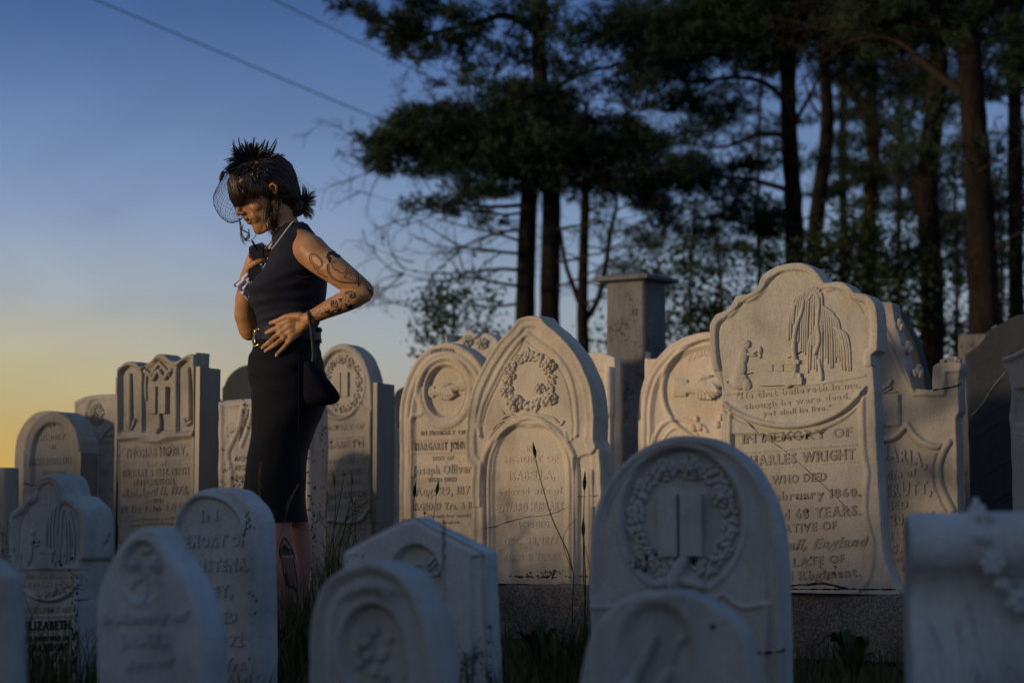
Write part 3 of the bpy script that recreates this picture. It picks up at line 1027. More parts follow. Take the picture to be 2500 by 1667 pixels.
for b_, x0, y0, x1, y1, c_, m_ in (('IN MEMORY OF', 770, 1052, 889, 1046, 13, M_LETT), ('ELISABETH', 772, 1096, 888, 1090, 18, M_LETT), ('beloved wife of', 780, 1132, 896, 1126, 14, M_LETT2), ('WM. CAMPBELL', 780, 1160, 896, 1154, 13, M_LETT2), ('WHO DIED', 795, 1184, 880, 1180, 11, M_LETT2), ('April 2, 1870.', 790, 1216, 896, 1210, 14, M_LETT), ('AGED 24 Yrs.', 795, 1244, 890, 1240, 12, M_LETT2)):
    S_EL.text(b_, x0, y0, x1, y1, c_, m_, .003, bold=.02)

# --- lichen covered stone behind the woman's skirt
def rel(S):
    S.inset(.02, .010, .006)
    S.stroke([(592, 1000), (585, 1040), (570, 1075), (556, 1110), (565, 1160), (560, 1230)], .012, .010)
    S.stroke([(616, 1000), (604, 1050), (590, 1090)], .008, .008)
    S.rough(.002, 1.4, 5)


S_LI = Stone('lichen_gravestone', 'rough marble gravestone blotched with black lichen, straight behind the woman in black', 'gravestone',
             [(533, 1390, 1), (531, 1200), (531, 1000), (534, 984), (545, 978), (562, 976), (600, 973), (640, 970), (700, 972), (745, 980), (758, 992), (761, 1040), (761, 1200), (763, 1390)],
             7.85, 650, M_LIC, 25, .13, .005, 0, .012, rel, G_, 6)
S_LI.text('WILKINS', 583, 1082, 606, 1012, 16, M_LETT, .004)
for i, b_ in enumerate(('AGED', 'RICH.', 'June', '22')):
    S_LI.text(b_, 572, 1125 + i * 22, 608, 1124 + i * 22, 12, M_LETT, .004)
S_LI.blobs([(R.uniform(762, 764) - 5 + R.normal(0, 6) - R.uniform(0, 10), R.uniform(1000, 1390) ** 1.0, R.uniform(1, 4), R.uniform(1, 6), R.uniform(0, 180), 1, 0) for _ in range(40)], M_DIRT, 'lichen_crust')

# --- Thomas Henry stone
def rel(S):
    for x0, x1 in ((290, 341), (347, 420), (431, 472)):
        S.fill([(x0, 1055, 1), (x0, 915 if x0 < 300 else 900, 1), (x0 + 8, 902 if x0 < 300 else 888), ((x0 + x1) / 2, 893 if x0 < 300 else 880), (x1 - 8, 902 if x0 < 300 else 888), (x1, 912 if x0 < 300 else 898, 1), (x1, 1050, 1)], -.016, .010)
    S.stroke([(285, 1070), (330, 1066), (345, 1066), (365, 1074), (390, 1074), (415, 1065), (470, 1060)], .009, .012)
    S.fill([(288, 1330, 1), (288, 1078, 1), (330, 1075), (360, 1083), (395, 1083), (420, 1074), (468, 1069, 1), (466, 1330, 1)], -.010, .008)
    S.stroke([(297, 1092), (455, 1082)], .004, .004); S.stroke([(297, 1092), (297, 1125), (455, 1117), (455, 1082)], .003, .003)
    S.Z += .008 * ss((.022 - S.sd) / .010) * (S.V > .8)
    S.rough(.001, 1, 11)


S_TH = Stone('crested_gravestone', 'dull grey gravestone with a three-humped crest and torch carvings between two metal posts', 'gravestone',
             [(286, 1400, 1), (285, 1100), (285, 912), (289, 900), (308, 883), (332, 884), (343, 895, 1), (356, 888), (370, 879), (383, 865), (402, 866), (417, 878), (430, 882, 1), (446, 872), (461, 865), (474, 867), (477, 880), (476, 1100), (475, 1400)],
             8.2, 380, M_THO, 27, .10, .0042, 0, .008, rel, G_, 7)
S_TH.tubes([([(313, 1040), (313, 1000), (313, 950), (313, 915)], 7, 5), ([(304, 1040), (308, 1050), (318, 1042), (324, 1025)], 5, 4)], name='carved_torch')
S_TH.tubes([([(458, 1020), (458, 980), (457, 940), (455, 900)], 8, 5), ([(445, 1025), (452, 1035), (462, 1028)], 6, 5)], name='carved_torch')
S_TH.tubes([([(350, 905), (362, 915), (370, 925), (376, 912), (384, 905), (390, 916), (398, 922), (404, 912), (414, 902)], 6, 6), ([(384, 885), (370, 905), (362, 920)], 5, 4), ([(384, 885), (398, 900), (408, 915)], 5, 4), ([(353, 912), (351, 940), (352, 975)], 4, 3), ([(384, 1052), (386, 1030), (384, 1012)], 7, 6)], name='carved_drapery')
mb = MB()
for x in (371, 395):
    u_, v_ = S_TH.uv(x, 976); k_ = S_TH.m_per_px(x, 976)
    mb.box((u_, -S_TH.h(u_, v_) - .006, v_), (10.5 * k_, .012, 33 * k_))
mb.build('carved_book', M_THO, S_TH.o, False)
for b_, x0, y0, x1, y1, c_, m_, sh in (('THOMAS HENRY,', 302, 1117, 454, 1109, 21, M_LETT, 0), ('Son of', 352, 1138, 402, 1136, 12, M_LETT2, 0), ('THOMAS & ELIZABETH', 293, 1164, 458, 1157, 17, M_LETT, 0), ('HUTCHINSON,', 322, 1186, 426, 1181, 15, M_LETT, 0),
                                       ('died April 13, 1878,', 295, 1213, 456, 1204, 19, M_LETT, .3), ('AGED', 350, 1227, 396, 1225, 9, M_LETT, 0), ('20 Yrs. 6 Mos. & 12 Ds', 290, 1252, 450, 1244, 17, M_LETT, .3), ('Weep not for me my parents dear,', 295, 1272, 448, 1266, 7, M_LETT2, 0), ('I am not dead but sleeping here', 300, 1284, 445, 1279, 7, M_LETT2, 0)):
    S_TH.text(b_, x0, y0, x1, y1, c_, m_, .003, sh, .02)

# --- left pair
def rel(S):
    S.Z += .018 * ss((.055 - S.sd) / .014) * (S.V > .2)
    S.rough(.0008, 1, 13)


S_LB = Stone('round_gravestone', 'plain round-topped gravestone whose left edge shows behind the leftmost arched stone', 'gravestone',
             [(33, 1400, 1), (33, 1242), (35, 1097), (48, 1049), (70, 1019), (94, 1005), (122, 1004), (150, 1016), (172, 1044), (183, 1090), (184, 1400)], 9.2, 105, M_ELZ, 25, .08, .007, 0, .008, None, G_, 8)
S_LA = Stone('round_gravestone', 'bluish round-topped gravestone with a raised rim, held by short metal posts', 'gravestone',
             [(62, 1400, 1), (61, 1200), (62, 1105), (70, 1062), (88, 1030), (112, 1010), (140, 1005), (164, 1012), (184, 1032), (197, 1065), (202, 1110), (203, 1400)], 8.5, 135, M_ELZ, 25, .11, .0045, 0, .008, rel, G_, 9)
for b_, x0, y0, x1, y1, c_ in (('IN', 120, 1043, 133, 1042, 10), ('MEMORY', 97, 1075, 160, 1071, 13), ('OF', 118, 1096, 136, 1095, 10), ('JAMES ROBERTSON', 76, 1136, 182, 1130, 17), ('WHO DIED', 100, 1160, 160, 1157, 10), ('AGED 43', 95, 1184, 160, 1181, 12)):
    S_LA.text(b_, x0, y0, x1, y1, c_, M_ELZ, .003, bold=.015)
cracks(S_LA, [([(62, 1177), (75, 1182), (86, 1185)], 1.5)])
def rel(S):
    S.disc(233, 1012, 22, 36, -.008, .008); S.inset(.015, .006, .004)
    S.stroke([(182, 1010), (206, 1010), (212, 1030), (215, 1060)], .006, .006)
S_FL = Stone('segmental_gravestone', 'shallow-arched grey gravestone with a small flower carving, behind the crested stone', 'gravestone',
             [(181, 1400, 1), (181, 1200), (180, 980, 1), (203, 969), (241, 963), (290, 963), (322, 972), (323, 1400)], 9.3, 245, M_ELZ, 25, .08, .006, 0, .006, rel, G_, 10)
S_FL.blobs(wreath(234, 1010, 12, 20, R, 12, .6, [(236, 992, 9), (228, 1012, 9), (240, 1026, 8)]) + leaf(262, 1050, 34, 9, 40) + leaf(252, 1062, 34, 9, 60) + leaf(270, 1060, 30, 8, 20), name='carved_flower')
for b_, x0, y0, x1, y1, c_ in (('In memory of', 226, 1084, 300, 1081, 9), ('MARY ELLEN', 223, 1112, 310, 1108, 15), ('wife of', 232, 1134, 272, 1132, 9), ('PETER HALL', 226, 1158, 310, 1154, 13), ('who died', 232, 1200, 290, 1198, 9)):
    S_FL.text(b_, x0, y0, x1, y1, c_, M_ELZ, .003)
Stone('flat_gravestone', 'narrow dark flat-topped gravestone standing at the extreme left edge behind', 'gravestone', [(-60, 1300, 1), (-60, 1141, 1), (-20, 1140), (11, 1141, 1), (12, 1300)], 8.8, -20, M_ELZ, 25, .10, .008, 0, .008, None, G_, 11)
Stone('slate_gravestone', 'smooth blue-grey round-topped slate gravestone peeping over the lichen-blotched one', 'gravestone', [(541, 1300, 1), (541, 979), (545, 945), (558, 917), (584, 896), (614, 889), (645, 896), (670, 917), (684, 950), (688, 1300)], 10.6, 615, M_SLATE, 25, .10, .008, 0, .008, None, 'dark slate gravestones in the rear rows', 12)
Stone('round_gravestone', 'pale narrow rounded gravestone between the metal post and the lichen-blotched stone', 'gravestone', [(470, 1300, 1), (470, 990), (480, 965), (498, 953), (513, 960), (524, 980), (531, 1005), (533, 1300)], 9.6, 500, M_ELZ, 25, .07, .008, 0, .008, None, G_, 13)
Stone('slate_gravestone', 'dark slate gravestone peeping out left of the sandy handshake stone', 'gravestone', [(957, 1300, 1), (957, 1010), (962, 965), (976, 948), (1000, 942), (1030, 945), (1050, 960), (1052, 1300)], 11.2, 1000, M_SLATE, 25, .1, .008, 0, .008, None, 'dark slate gravestones in the rear rows', 14)
Stone('small_gravestone', 'small pale round-topped gravestone right beside the tall metal post in the middle', 'gravestone', [(905, 1300, 1), (905, 990), (912, 966), (925, 956), (938, 962), (950, 990), (953, 1045, 1), (966, 1046, 1), (968, 1300)], 9.9, 930, M_MARG, 25, .07, .007, 0, .008, None, G_, 15)
S_OR = Stone('ornate_gravestone', 'ornate scrolled gravestone top rising behind the sandy handshake stone', 'gravestone',
             [(1085, 1300, 1), (1085, 850), (1095, 836), (1112, 834), (1128, 822), (1136, 808), (1150, 806), (1160, 814), (1172, 816), (1184, 812), (1200, 818), (1214, 830), (1222, 845), (1235, 850), (1240, 1300)], 10.3, 1160, M_WRI, 25, .12, .006, 0, .01, lambda S: S.rough(.004, 1.5, 3), G_, 16)
S_OR.blobs(rose(1142, 832, 14, R) + rose(1178, 838, 14, R) + leaf(1160, 822, 30, 10, 30), name='carved_scroll')

# --- stepped stone right of the pointed one
def rel(S):
    S.fill([(1430, 1300, 1), (1430, 905, 1), (1482, 905, 1), (1482, 1300, 1)], -.01, .004)
S_ST = Stone('stepped_gravestone', 'flat-topped sandy gravestone with a corner column, tucked right behind the pointed stone', 'gravestone', [(1400, 1300, 1), (1400, 870, 1), (1440, 861), (1470, 862), (1502, 873, 1), (1503, 1300)], 8.8, 1450, M_HAND, 25, .06, .005, 0, .006, rel, G_, 17)
S_ST.tubes([([(1489, 1010), (1489, 960), (1488, 915), (1488, 905)], 11, 11), ([(1489, 1200), (1489, 1100), (1489, 985)], 7, 7)], name='corner_column', n=10)
Stone('small_gravestone', 'small rounded gravestone corner showing between the slate pillar and the sunlit handshake stone', 'gravestone', [(1574, 1300, 1), (1573, 890), (1578, 878), (1590, 875), (1620, 876), (1640, 885), (1642, 1300)], 9.2, 1600, M_HAND, 25, .07, .008, 0, .008, None, G_, 18)

# --- slate pillar with cap
pc = at(1556, HOR, 11.0); pc.z = 0
pil = empty('stone_pillar', pc, 'tall square grey slate pillar with a shallow pyramid cap behind the stones', 'pillar')
k = 11.0 / F
hz = lambda y: CAMZ + (HOR - y) * k
Mz = lambda a: np.array([[math.cos(a), -math.sin(a), 0], [math.sin(a), math.cos(a), 0], [0, 0, 1]])
mb = MB()
A_ = rad(-35)
zs = [0, .4, .8, 1.2, hz(690)]
V = []
for z in zs:
    hw = (.132 - .012 * z / hz(690))
    for dx, dy in ((-1, -1), (-.92, -1), (.92, -1), (1, -.92), (1, .92), (.92, 1), (-.92, 1), (-1, .92)):
        if dx == -1 and dy == -1: dx, dy = -1, -.92
        x, y = dx * hw, dy * hw
        V.append((x * math.cos(A_) - y * math.sin(A_), x * math.sin(A_) + y * math.cos(A_), z))
Fq = [(j * 8 + i, j * 8 + (i + 1) % 8, (j + 1) * 8 + (i + 1) % 8, (j + 1) * 8 + i) for j in range(len(zs) - 1) for i in range(8)]
mb.add(V, Fq + [tuple(range((len(zs) - 1) * 8, len(zs) * 8))])
mb.build('shaft', M_PIL, pil, False)
mb = MB(); V = []
for hw, z in ((.13, hz(692)), (.172, hz(688)), (.176, hz(682)), (.170, hz(678)), (.02, hz(661))):
    for dx, dy in ((-1, -1), (1, -1), (1, 1), (-1, 1)):
        x, y = dx * hw, dy * hw
        V.append((x * math.cos(A_) - y * math.sin(A_), x * math.sin(A_) + y * math.cos(A_), z))
mb.add(V, [(j * 4 + i, j * 4 + (i + 1) % 4, (j + 1) * 4 + (i + 1) % 4, (j + 1) * 4 + i) for j in range(4) for i in range(4)] + [(16, 17, 18, 19)])
mb.build('cap', M_PIL, pil, False)
V, Fc = text_mesh('BROWN', 0, .02)
t_ = (V[:, 0] - V[:, 0].min()) / (V[:, 0].max() - V[:, 0].min())
th = (t_ - .5) * 1.9
rr_ = .075 + V[:, 1] * .045
X = rr_ * np.sin(th); Zt = rr_ * np.cos(th) + hz(1085)
fy = -.1225 - np.where(V[:, 2] > 0, .003, -.004)
c_, s_ = math.cos(A_), math.sin(A_)
X = X + .01
mesh_obj('inscription', np.c_[X * c_ - fy * s_, X * s_ + fy * c_, Zt].tolist(), Fc, M_LETTF, pil, False)

# --- gabled stone with crockets (right)
def rel(S):
    S.stroke([(2140, 800), (2172, 850), (2200, 905), (2226, 952), (2232, 962, 1), (2270, 962), (2296, 962), (2304, 956), (2306, 905, 1), (2345, 903)], .010, .012)
    S.stroke([(2160, 800), (2190, 860), (2232, 948, 1), (2276, 950)], .005, .010)
    S.fill([(2100, 1040, 1), (2100, 965, 1), (2197, 962, 1), (2196, 1040, 1)], .014, .003)
    ar = [(2110, 1062), (2157, 1072), (2190, 1062), (2214, 1037, 1), (2232, 1062), (2258, 1082), (2290, 1090), (2316, 1080, 1), (2302, 1105), (2292, 1140), (2296, 1180), (2310, 1215), (2326, 1245)]
    S.stroke(ar, .014, .014)
    S.stroke([(a[0], a[1] + 12, *a[2:]) if a[0] < 2300 and a[1] < 1095 else (a[0] - 12, a[1] + 4, *a[2:]) for a in ar], .006, -.008)
    S.rough(.0008, 1, 15)


S_MA = Stone('gabled_gravestone', 'buff gravestone with a steep crocketed gable and square corner block', 'gravestone',
             [(2066, 1420, 1), (2068, 1000, 1), (2100, 860), (2150, 735, 1), (2180, 738, 1), (2184, 778, 1), (2207, 860), (2232, 948, 1), (2276, 952, 1), (2276, 895, 1), (2290, 886), (2320, 884), (2345, 886), (2348, 905, 1), (2341, 925, 1), (2342, 1005, 1), (2334, 1018, 1), (2338, 1150), (2344, 1420)],
             7.75, 2200, M_MAR, 25, .11, .0042, .0, .006, rel, G_, 19)
for i, (x, y) in enumerate(((2190, 800), (2212, 855), (2238, 912))):
    S_MA.blobs([(x, y - 6, 11, 17, -15, 16, -1.0), (x + 2, y - 18, 8, 7, 0, 10, -1.2), (x - 6, y - 2, 6, 11, 20, 8, -.6), (x + 8, y, 6, 12, -20, 9, -1.0)], name='crocket')
S_MA.blobs([(2318, 879, 26, 11, 0, 20, -1.2), (2300, 882, 9, 7, 0, 10, -1), (2332, 877, 10, 8, 0, 12, -1)] + [(2296 + i * 9, 875 + abs(i - 2.5) * 2, 4, 3, 0, 5, -1) for i in range(6)], name='block_finial')
S_MA.blobs([(2160, 945, 10, 7, 20, 8), (2172, 936, 6, 12, -30, 7), (2150, 940, 10, 6, -20, 7), (2168, 952, 14, 4, 30, 5), (2180, 956, 14, 3, 0, 4)], name='carved_flower')
S_MA.text('MARIA,', 2144, 1113, 2262, 1140, 31, M_MAR, .006, bold=.03)
for b_, x0, y0, x1, y1, c_ in (('wife of', 2152, 1170, 2236, 1160, 19), ('STRUTT,', 2140, 1210, 2274, 1205, 31), ('DIED', 2150, 1242, 2216, 1239, 18), ('Nov. 20, 1885,', 2098, 1284, 2290, 1274, 27), ('aged 42 yrs.', 2110, 1320, 2300, 1312, 19), ('LILES, ENG.', 2105, 1350, 2300, 1342, 19), ('She sleeps', 2110, 1372, 2280, 1366, 10), ('Gone home', 2110, 1395, 2280, 1390, 12)):
    S_MA.text(b_, x0, y0, x1, y1, c_, M_MAR if c_ > 12 else M_LETT, .005, bold=.03)
cracks(S_MA, [([(2279, 953), (2295, 949), (2315, 947), (2335, 941), (2346, 938)], 2.2)])

Stone('slate_obelisk', 'dark pointed slate gravestone rising right behind the crocketed gable', 'gravestone', [(2120, 1300, 1), (2140, 900), (2184, 757, 1), (2194, 756, 1), (2216, 796), (2242, 853), (2270, 1000), (2290, 1300)], 10.5, 2190, M_SLATE, 25, .12, .008, 0, .01, None, 'dark slate gravestones in the rear rows', 20)
Stone('small_gravestone', 'distant pale lilac-grey stone top peeking over the big dark slate slab', 'gravestone', [(2352, 1200, 1), (2340, 900, 1), (2339, 828), (2350, 818), (2404, 815), (2440, 822), (2442, 1200)], 11.5, 2380, M_PIL, 25, .1, .009, 0, .01, None, G_, 21)
def slate_rel(S):
    S.rough(.003, .8, 31)
    rs = np.random.default_rng(61)
    for _ in range(26):
        x, y = rs.uniform(2360, 2540), rs.uniform(790, 1350); l_ = rs.uniform(20, 70)
        S.stroke([(x, y), (x + l_, y - l_ * rs.uniform(.5, .75))], rs.uniform(.003, .008), rs.choice([-1, 1]) * .003)


S_SL = Stone('slate_slab', 'huge dark blue slate slab with a slanting broken top near the right edge', 'gravestone', [(2370, 1400, 1), (2364, 1100), (2354, 866, 1), (2384, 846, 1), (2402, 826, 1), (2409, 808, 1), (2446, 788, 1), (2482, 767, 1), (2520, 766, 1), (2600, 772, 1), (2690, 900, 1), (2692, 1400)], 8.7, 2500, M_SLATE, 25, .16, .006, 0, .012, slate_rel, 'dark slate gravestones in the rear rows', 22)
S_SL.tubes([([(2372, 1015), (2395, 990), (2425, 945), (2450, 915), (2475, 885)], 2.2, 2.0)], stone_mat('rope', (.22, .20, .18), .8, 2), 'pale_rope')  # thin pale rope across the face of the slab
def rel(S):
    S.stroke([(2440, 880), (2470, 872), (2520, 853), (2580, 850)], .012, .012)
    S.fill([(2478, 1035, 1), (2480, 950, 1), (2560, 948, 1), (2560, 1035, 1)], -.012, .006)
Stone('flared_gravestone', 'pale buff gravestone with a flared moulded top, in front of the huge slate slab', 'gravestone',
      [(2474, 1400, 1), (2472, 1240), (2466, 1060), (2462, 1020, 1), (2468, 960), (2462, 920), (2448, 895), (2444, 873, 1), (2470, 865), (2500, 850), (2540, 842), (2620, 850), (2640, 1400)], 7.4, 2540, M_MAR, 25, .10, .006, 0, .008, rel, G_, 23)

# ------------------------------------------------------------------ front rows, in the shade
def rel(S):
    S.inset(.010, .009, .006); S.inset(.034, .006, -.004)
    S.disc(1662, 1268, 146, 172, -.018, .014); S.ringe(1662, 1268, 152, 178, .010, .005)
    S.stroke([(1420, 1480), (1480, 1482), (1560, 1475), (1640, 1490), (1700, 1482), (1744, 1462), (1768, 1448, 1), (1790, 1470), (1820, 1482), (1876, 1472)], .006, .006)
    S.stroke([(1872, 1480), (1866, 1600), (1868, 1680)], .007, .008)
    S.rough(.0008, 1, 17)


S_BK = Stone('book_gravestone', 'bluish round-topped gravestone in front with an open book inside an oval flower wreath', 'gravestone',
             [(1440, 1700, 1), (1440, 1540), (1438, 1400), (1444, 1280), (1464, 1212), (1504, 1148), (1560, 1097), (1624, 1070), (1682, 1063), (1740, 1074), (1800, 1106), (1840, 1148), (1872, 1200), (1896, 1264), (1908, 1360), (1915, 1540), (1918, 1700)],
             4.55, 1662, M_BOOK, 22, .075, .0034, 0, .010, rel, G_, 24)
S_BK.blobs(wreath(1662, 1270, 116, 138, R, 40, 1.75, [(1620, 1146, 28), (1686, 1144, 28), (1762, 1212, 28), (1556, 1190, 17), (1540, 1260, 16)]), name='carved_wreath')
mb = MB()
for x0, x1, y0, y1 in ((1606, 1650, 1206, 1358), (1660, 1712, 1206, 1356)):
    u0, v0 = S_BK.uv(x0, y1); u1, v1 = S_BK.uv(x1, y0); z = S_BK.h((u0 + u1) / 2, (v0 + v1) / 2)
    mb.box(((u0 + u1) / 2, -z - .006, (v0 + v1) / 2), ((u1 - u0) / 2, .010, (v1 - v0) / 2))
mb.build('carved_book', M_BOOK, S_BK.o, False)
S_BK.tubes([([(1640, 1425), (1656, 1385), (1668, 1360), (1672, 1330)], 22, 9), ([(1640, 1380), (1634, 1368), (1640, 1350)], 9, 7), ([(1610, 1425), (1660, 1418), (1712, 1430)], 18, 14)], name='carved_hand')
S_BK.blobs([(1572 + R.normal(0, 14), 1374 + R.normal(0, 11), R.uniform(2, 6), R.uniform(2, 5), R.uniform(0, 180), 3, .9) for _ in range(40)] + [(1692 + R.normal(0, 5), 1385 + R.normal(0, 18), R.uniform(2, 5), R.uniform(2, 6), 0, 3, .6) for _ in range(24)] + [(1632 + R.normal(0, 8), 1400 + R.normal(0, 8), 3, 3, 0, 3, .6) for _ in range(10)], M_DIRT, 'lichen_crust')
cracks(S_BK, [([(1836, 1594), (1870, 1592), (1900, 1589), (1914, 1586)], 3)])

def rel(S):
    S.disc(1600, 1600, 88, 120, -.016, .02)
    S.rough(.001, 1, 18)
S_SM = Stone('low_gravestone', 'lowest round-topped gravestone at the bottom, blurred, in front of the open-book stone', 'gravestone',
             [(1408, 1760, 1), (1412, 1667), (1438, 1556), (1478, 1490), (1532, 1455), (1608, 1442), (1660, 1444), (1720, 1463), (1780, 1500), (1820, 1556), (1846, 1667), (1850, 1760)], 3.45, 1630, M_FRT2, 18, .07, .004, 0, .012, rel, G_, 25)
S_SM.tubes([([(1530, 1680), (1560, 1620), (1590, 1560)], 20, 14), ([(1660, 1560), (1645, 1580), (1640, 1610)], 10, 8), ([(1600, 1680), (1620, 1650)], 18, 18)], name='carving')
S_SM.blobs([(1642, 1592, 7, 16, -20, 3, .9), (1740, 1530, 9, 7, 0, 1.2, .2)], M_DIRT, 'stain')

def rel(S):
    S.inset(.006, .007, .004); S.inset(.026, .008, -.006); S.inset(.046, .008, .005)
    S.disc(908, 1590, 78, 112, -.014, .012); S.ringe(908, 1590, 84, 118, .006, .005)
    S.rough(.001, 1, 19)
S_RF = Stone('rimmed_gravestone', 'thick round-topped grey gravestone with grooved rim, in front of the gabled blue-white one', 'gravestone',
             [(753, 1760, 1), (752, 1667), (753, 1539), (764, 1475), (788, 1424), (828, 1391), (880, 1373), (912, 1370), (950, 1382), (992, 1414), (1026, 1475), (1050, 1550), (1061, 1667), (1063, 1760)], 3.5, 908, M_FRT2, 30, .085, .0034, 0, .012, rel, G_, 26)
S_RF.blobs([(882, 1570, 22, 14, 20, 10), (905, 1540, 14, 18, -20, 10), (925, 1600, 22, 14, 40, 10), (868, 1620, 16, 14, 0, 10), (905, 1640, 18, 16, 20, 9), (940, 1560, 12, 14, 0, 9), (930, 1650, 16, 12, -30, 10), (862, 1590, 10, 16, 10, 9), (890, 1604, 12, 12, 0, 12)], name='carved_flower')
S_RF.text('IN MEMORY OF', 850, 1462, 975, 1462, 16, M_FRT2, .003, bend=16)

def rel(S):
    S.disc(1012, 1420, 62, 88, -.022, .012)
    S.Z -= .012 * ss((.014 - S.sd) / .012)
    S.fill([(1149, 1700, 1), (1149, 1360, 1), (1185, 1352, 1), (1200, 1700, 1)], -.010, .006)
    S.rough(.0006, 1, 20)
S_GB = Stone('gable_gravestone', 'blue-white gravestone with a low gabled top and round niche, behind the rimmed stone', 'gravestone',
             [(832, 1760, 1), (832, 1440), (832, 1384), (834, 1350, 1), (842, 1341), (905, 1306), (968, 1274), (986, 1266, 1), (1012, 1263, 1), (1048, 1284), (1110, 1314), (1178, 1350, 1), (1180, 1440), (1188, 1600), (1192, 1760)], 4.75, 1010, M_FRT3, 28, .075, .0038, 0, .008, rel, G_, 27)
S_GB.tubes([([(1000, 1384), (1010, 1376), (1025, 1380), (1032, 1392)], 5, 4), ([(1028, 1394), (1042, 1404), (1058, 1402), (1064, 1392)], 5, 5), ([(1036, 1378), (1046, 1366), (1052, 1360)], 6, 4), ([(1040, 1390), (1050, 1378), (1056, 1372)], 5, 4)], name='carved_bird')
cracks(S_GB, [([(1032, 1395), (1044, 1407), (1060, 1404)], 1.6)])
S_GB.blobs([(R.uniform(1145, 1200), R.uniform(1560, 1667), R.uniform(1, 4), R.uniform(1, 5), 0, 1, 0) for _ in range(40)] + [(R.uniform(848, 890), R.uniform(1350, 1378), R.uniform(1, 3), R.uniform(1, 2.4), 30, .8, 0) for _ in range(12)], M_DIRT, 'lichen_crust')

def rel(S):
    S.disc(345, 1396, 50, 72, -.012, .014); S.ringe(345, 1396, 54, 78, .005, .003)
    S.inset(.0, .008, .002)
    S.rough(.0008, 1, 21)
S_JA = Stone('pointed_gravestone', 'blue-grey gravestone with blunt pointed top and flower oval, lettered James', 'gravestone',
             [(240, 1760, 1), (236, 1667), (232, 1577), (234, 1476), (243, 1427), (266, 1372), (293, 1328), (320, 1299), (349, 1288), (376, 1294), (405, 1342), (447, 1409), (477, 1470), (490, 1543), (497, 1664), (500, 1760)], 3.75, 360, M_FRT3, 33, .07, .0038, 0, .012, rel, G_, 28)
S_JA.blobs(rose(318, 1378, 18, R) + rose(370, 1380, 18, R) + [(345, 1345, 26, 8, 10, 6), (330, 1415, 14, 7, 40, 6), (366, 1418, 14, 7, -40, 6)], name='carved_flower')
S_JA.tubes([([(346, 1470), (348, 1430), (345, 1396)], 5, 4), ([(312, 1435), (322, 1410), (335, 1398)], 5, 4), ([(378, 1440), (372, 1410), (358, 1398)], 5, 4)], name='carved_stem')
for b_, x0, y0, x1, y1, c_, sh in (('In Memory of', 248, 1522, 462, 1514, 24, .3), ('JAMES', 292, 1578, 414, 1572, 30, 0), ('Son of', 305, 1632, 428, 1626, 22, .3)):
    S_JA.text(b_, x0, y0, x1, y1, c_, M_FRT3, .004, sh, .03)

def rel(S):
    S.stroke([(612, 1740), (612, 1500), (610, 1380), (600, 1290), (575, 1240), (545, 1216), (500, 1208), (470, 1218), (446, 1250), (432, 1290)], .009, .012)
    S.rough(.0022, 1.3, 22)
S_US = Stone('worn_gravestone', 'worn pale round-topped gravestone with a chipped rim, directly left of the woman\'s bare legs', 'gravestone',
             [(412, 1740, 1), (412, 1450), (412, 1310), (428, 1266), (450, 1224), (478, 1200), (518, 1191), (565, 1197), (592, 1218), (615, 1247), (627, 1291), (630, 1400), (632, 1740)], 5.3, 520, M_FRT, 30, .085, .0038, 0, .012, rel, G_, 29)
for b_, x0, y0, x1, y1, c_ in (('IN', 488, 1270, 535, 1268, 24), ('MEMORY OF', 432, 1335, 602, 1330, 27), ('CHRISTENA,', 432, 1396, 614, 1388, 27), ('RILEY,', 470, 1459, 568, 1454, 27), ('DIED', 510, 1520, 578, 1516, 27), ('Jan. 3, 1892:', 420, 1580, 604, 1574, 30), ('Aged 6 Yrs:', 450, 1638, 602, 1632, 27)):
    S_US.text(b_, x0, y0, x1, y1, c_, M_FRT, .005, bold=.03)
S_US.blobs([(R.uniform(636, 640) - 20 + R.normal(0, 5), R.uniform(1250, 1660), R.uniform(1, 3), R.uniform(1, 4), 0, 1, 0) for _ in range(14)] + [(606 + R.normal(0, 3), 1250 + i * 5, R.uniform(1, 3), R.uniform(2, 5), 0, 2, .3) for i in range(12)], M_DIRT, 'lichen_crust')

def rel(S):
    S.Z += .010 * ss((.028 - S.sd) / .010)
    S.stroke([(45, 1385), (48, 1300), (58, 1262), (80, 1225), (98, 1180), (122, 1172), (142, 1182), (153, 1218, 1), (175, 1240), (190, 1268), (192, 1330), (190, 1388)], .004, -.005)
    S.stroke([(48, 1388), (196, 1386)], .005, .006)
    S.stroke([(56, 1440), (80, 1456), (110, 1464), (140, 1462), (170, 1448), (190, 1432)], .007, .008)
    S.stroke([(56, 1446), (80, 1463), (110, 1471), (140, 1469), (170, 1455), (192, 1438)], .005, -.008)
    S.stroke([(186, 1450), (186, 1530), (184, 1660)], .012, .006)
    S.stroke([(60, 1504), (178, 1502)], .003, .004)
    S.rough(.001, 1, 23)
S_WL = Stone('scalloped_gravestone', 'smaller scalloped gravestone with carved willow and mourner, stained black at the foot', 'gravestone',
             [(36, 1740, 1), (34, 1500), (32, 1389), (25, 1355), (25, 1261), (37, 1244), (56, 1232, 1), (64, 1216), (79, 1209), (82, 1205, 1), (84, 1190), (98, 1166), (122, 1157), (142, 1165), (153, 1185), (158, 1209, 1), (176, 1214), (190, 1227), (208, 1244), (213, 1274), (212, 1355), (203, 1370, 1), (200, 1500), (200, 1740)], 5.6, 120, M_FRT2, 30, .11, .0036, 0, .008, rel, G_, 30)
TB = []
